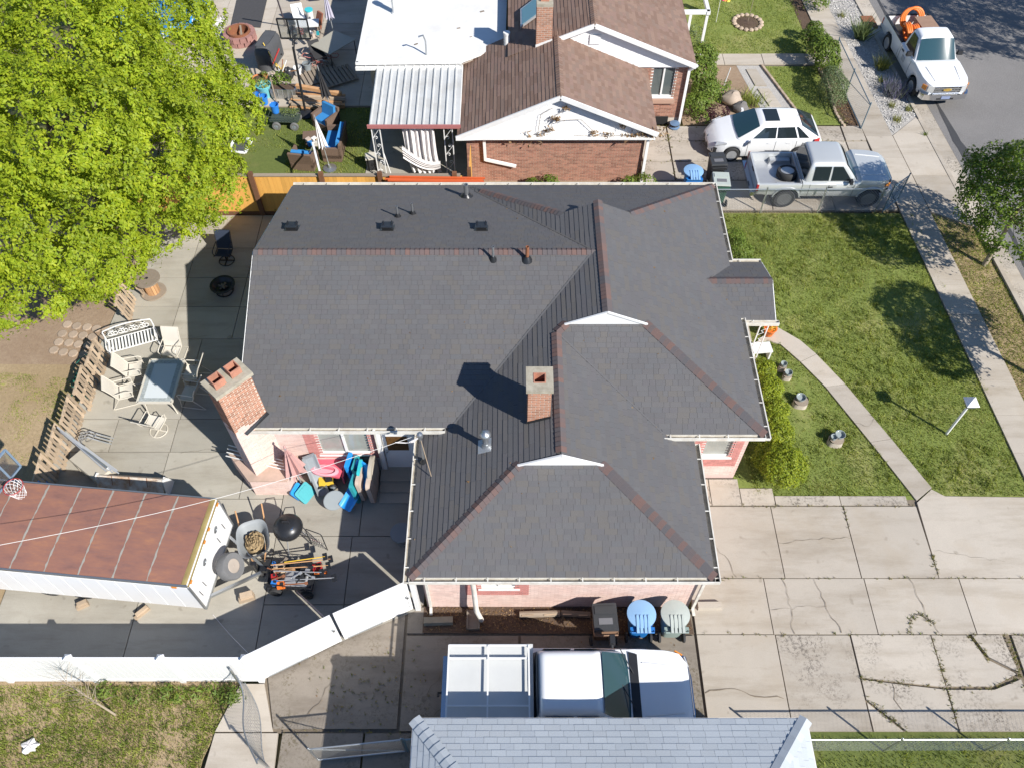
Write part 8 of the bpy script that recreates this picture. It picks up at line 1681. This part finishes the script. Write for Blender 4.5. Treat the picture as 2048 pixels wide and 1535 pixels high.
# lounge furniture
m_wick = mat('brown wicker', (.16, .105, .075), .85, var=.35, scale=30, bump=.5, bscale=70)
def lounge(label, p, rz, w, group='wicker seats with blue cushions'):
    t = thing('wicker_seat', label, 'seat', p, rz, group)
    MB().box((0, 0, .17), (w, .72, .3)).build('base', m_wick, t); MB().box((0, .33, .5), (w, .1, .62), rx=-.15).build('back_frame', m_wick, t)
    for sg in (1, -1): MB().box((sg*(w/2-.05), 0, .4), (.1, .72, .46)).build('arm', m_wick, t)
    MB().box((0, -.03, .38), (w-.22, .62, .13), top=.95).build('seat_cushion', m_cushion, t, smooth=35); MB().box((0, .24, .62), (w-.22, .14, .5), rx=-.2, top=.95).build('back_cushion', m_cushion, t); return t
lounge('wicker armchair with blue cushions under the black umbrella', (-7.44, 27.96, 0), R(-35), .85); lounge('wicker loveseat with blue cushions by the house shadow', (-6.91, 26.46, 0), R(-92), 1.5); lounge('wicker armchair with blue cushion nearest the cedar fence', (-7.96, 25.56, 0), R(172), .9)
canopy('patio_umbrella', 'closed black umbrella behind the blue cushioned armchair', (-7.23, 28.41, 0), 2.35, .22, m_fab_blk, (-.25, .1), False); canopy('patio_umbrella', 'closed white umbrella between the wicker seats', (-7.00, 25.33, 0), 2.4, .2, m_fab_white, (-.15, .05))
ot = thing('side_table', 'small outdoor table covered with boxes beside the white umbrella', 'table', (-7.83, 26.83, 0), R(8)); MB().box((0, 0, .42), (.7, .5, .04)).build('top', m_wick, ot); MB().box((0, 0, .2), (.6, .42, .38)).build('base', m_wick, ot)
for k, (m, c, x, y) in enumerate(((m_tan, 'tan carton', -.22, .1), (m_white, 'white carton', 0, .14), (m_woodlt, 'wooden box', .2, .05), (m_cushion, 'blue carton', -.12, -.12), (m_cream, 'cream carton', .12, -.12))):
    t = MB().box((0, 0, .06), (.18, .15, .13), top=.95).box((0, 0, .13), (.19, .16, .02)).build(c.replace(' ', '_'), m); t.location = Vector((-7.67, 26.31, 0.45))+Vector((x, y, 0)); t.rotation_euler.z = random.random(); tag(t, c+' on the small outdoor table beside the white umbrella', c.split()[-1])
tag(MB().bar((-7.33, 25.00, 1.5), (-6.77, 23.13, 1.6), .07, .03).build('white_plank', m_vinyl), 'long white trim plank leaning on the cedar fence', 'plank'); tag(MB().tube([(-7.39, 25.38, 1.2), (-7.74, 25.68, 0.5)], .015, 5).build('white_stick', m_white), 'short white stick against the wicker armchair', 'stick')
sf = thing('old_window', 'white framed window lying on the grass under the tree', 'window', (-10.69, 26.66, 0.04), R(-8))
for a, b in (((-.34, -.42), (.34, -.42)), ((.34, -.42), (.34, .42)), ((.34, .42), (-.34, .42)), ((-.34, .42), (-.34, -.42))): MB().bar((a[0], a[1], .03), (b[0], b[1], .03), .1, .05).build('frame', m_vinyl, sf)
MB().box((0, 0, .02), (.6, .76, .01)).build('pane', m_cover, sf)
# odds and ends under the carport and beyond
kb = thing('cooler_box', 'dark cooler with cream lid beside the carport post', 'cooler', (-5.36, 25.37, 0.04), R(10)); MB().box((0, 0, .25), (.4, .35, .5)).build('body', m_black, kb); MB().box((0, 0, .53), (.42, .37, .07)).build('lid', m_cream, kb)
stick('paddle', 'blue and white paddle leaning by the carport post', 'paddle', (-4.77, 24.82, 1.3), (-4.58, 24.81, 0.1), .02, m_white, m_bluep)
for k, (p, m, lab) in enumerate((((-9.91, 37.11, 0.05), m_redlens, 'dark red chair at the top edge of the patio'), ((-8.98, 37.15, 0.05), m_black, 'dark chair at the top edge beside the red one'))):
    t = thing('lawn_chair', lab, 'chair', p, R(190)); MB().box((0, 0, .35), (.5, .5, .04)).build('seat', m, t); MB().box((0, .25, .6), (.5, .04, .5), rx=-.25).build('backrest', m, t)
    for x in (-.22, .22): MB().bar((x, -.25, 0), (x, .3, .5), .03, .03).build('leg', m_blkmetal, t)
tk = thing('utility_trailer', 'wheel and frame of a small trailer at the top edge', 'trailer', (-7.89, 37.81, 0.05)); MB().box((0, .3, .5), (1.0, 1.6, .08)).build('deck', m_wood, tk); wheel(tk, -.1, -.45, .28, .15, -1, m_alu, m_rubber, 4)
# neighbour front yard
fg = thing('garden_flag', 'pink and yellow striped flag by the neighbour porch', 'flag', (9.31, 35.47, 0)); MB().tube([(0, 0, 0), (0, .1, 1.9)], .012, 5).build('pole', m_white, fg)
for k, c in enumerate(((.75, .08, .2), (.8, .3, .08), (.75, .65, .1))): MB().grid(lambda u, v: (.05+.14*k+.14*u, .1-.04*math.sin(u*3+k), 1.85-v*.85-.1*(k+u)*.4), 3, 6).build('stripe', mat('flag stripe %d' % k, c, .8), fg)
stick('snow_stake', 'white garden stake with dark foot in the flower bed', 'stake', (8.93, 30.26, 1.1), (8.79, 30.22, 0.05), .022, m_white)
hc = thing('hose_reel', 'blue and black hose reel by the basement window', 'hose reel', (6.51, 27.80, 0.05)); MB().lathe([(.2, 0), (.22, .05), (.12, .1), (.12, .16), (.2, .2), (0, .22)], n=16).build('reel', mat('slate blue plastic', (.12, .2, .32), .5), hc, smooth=40); MB().tube(ring_pts((0, 0, .13), .15, 0, 16), .03, 6, True).build('hose', m_black, hc)
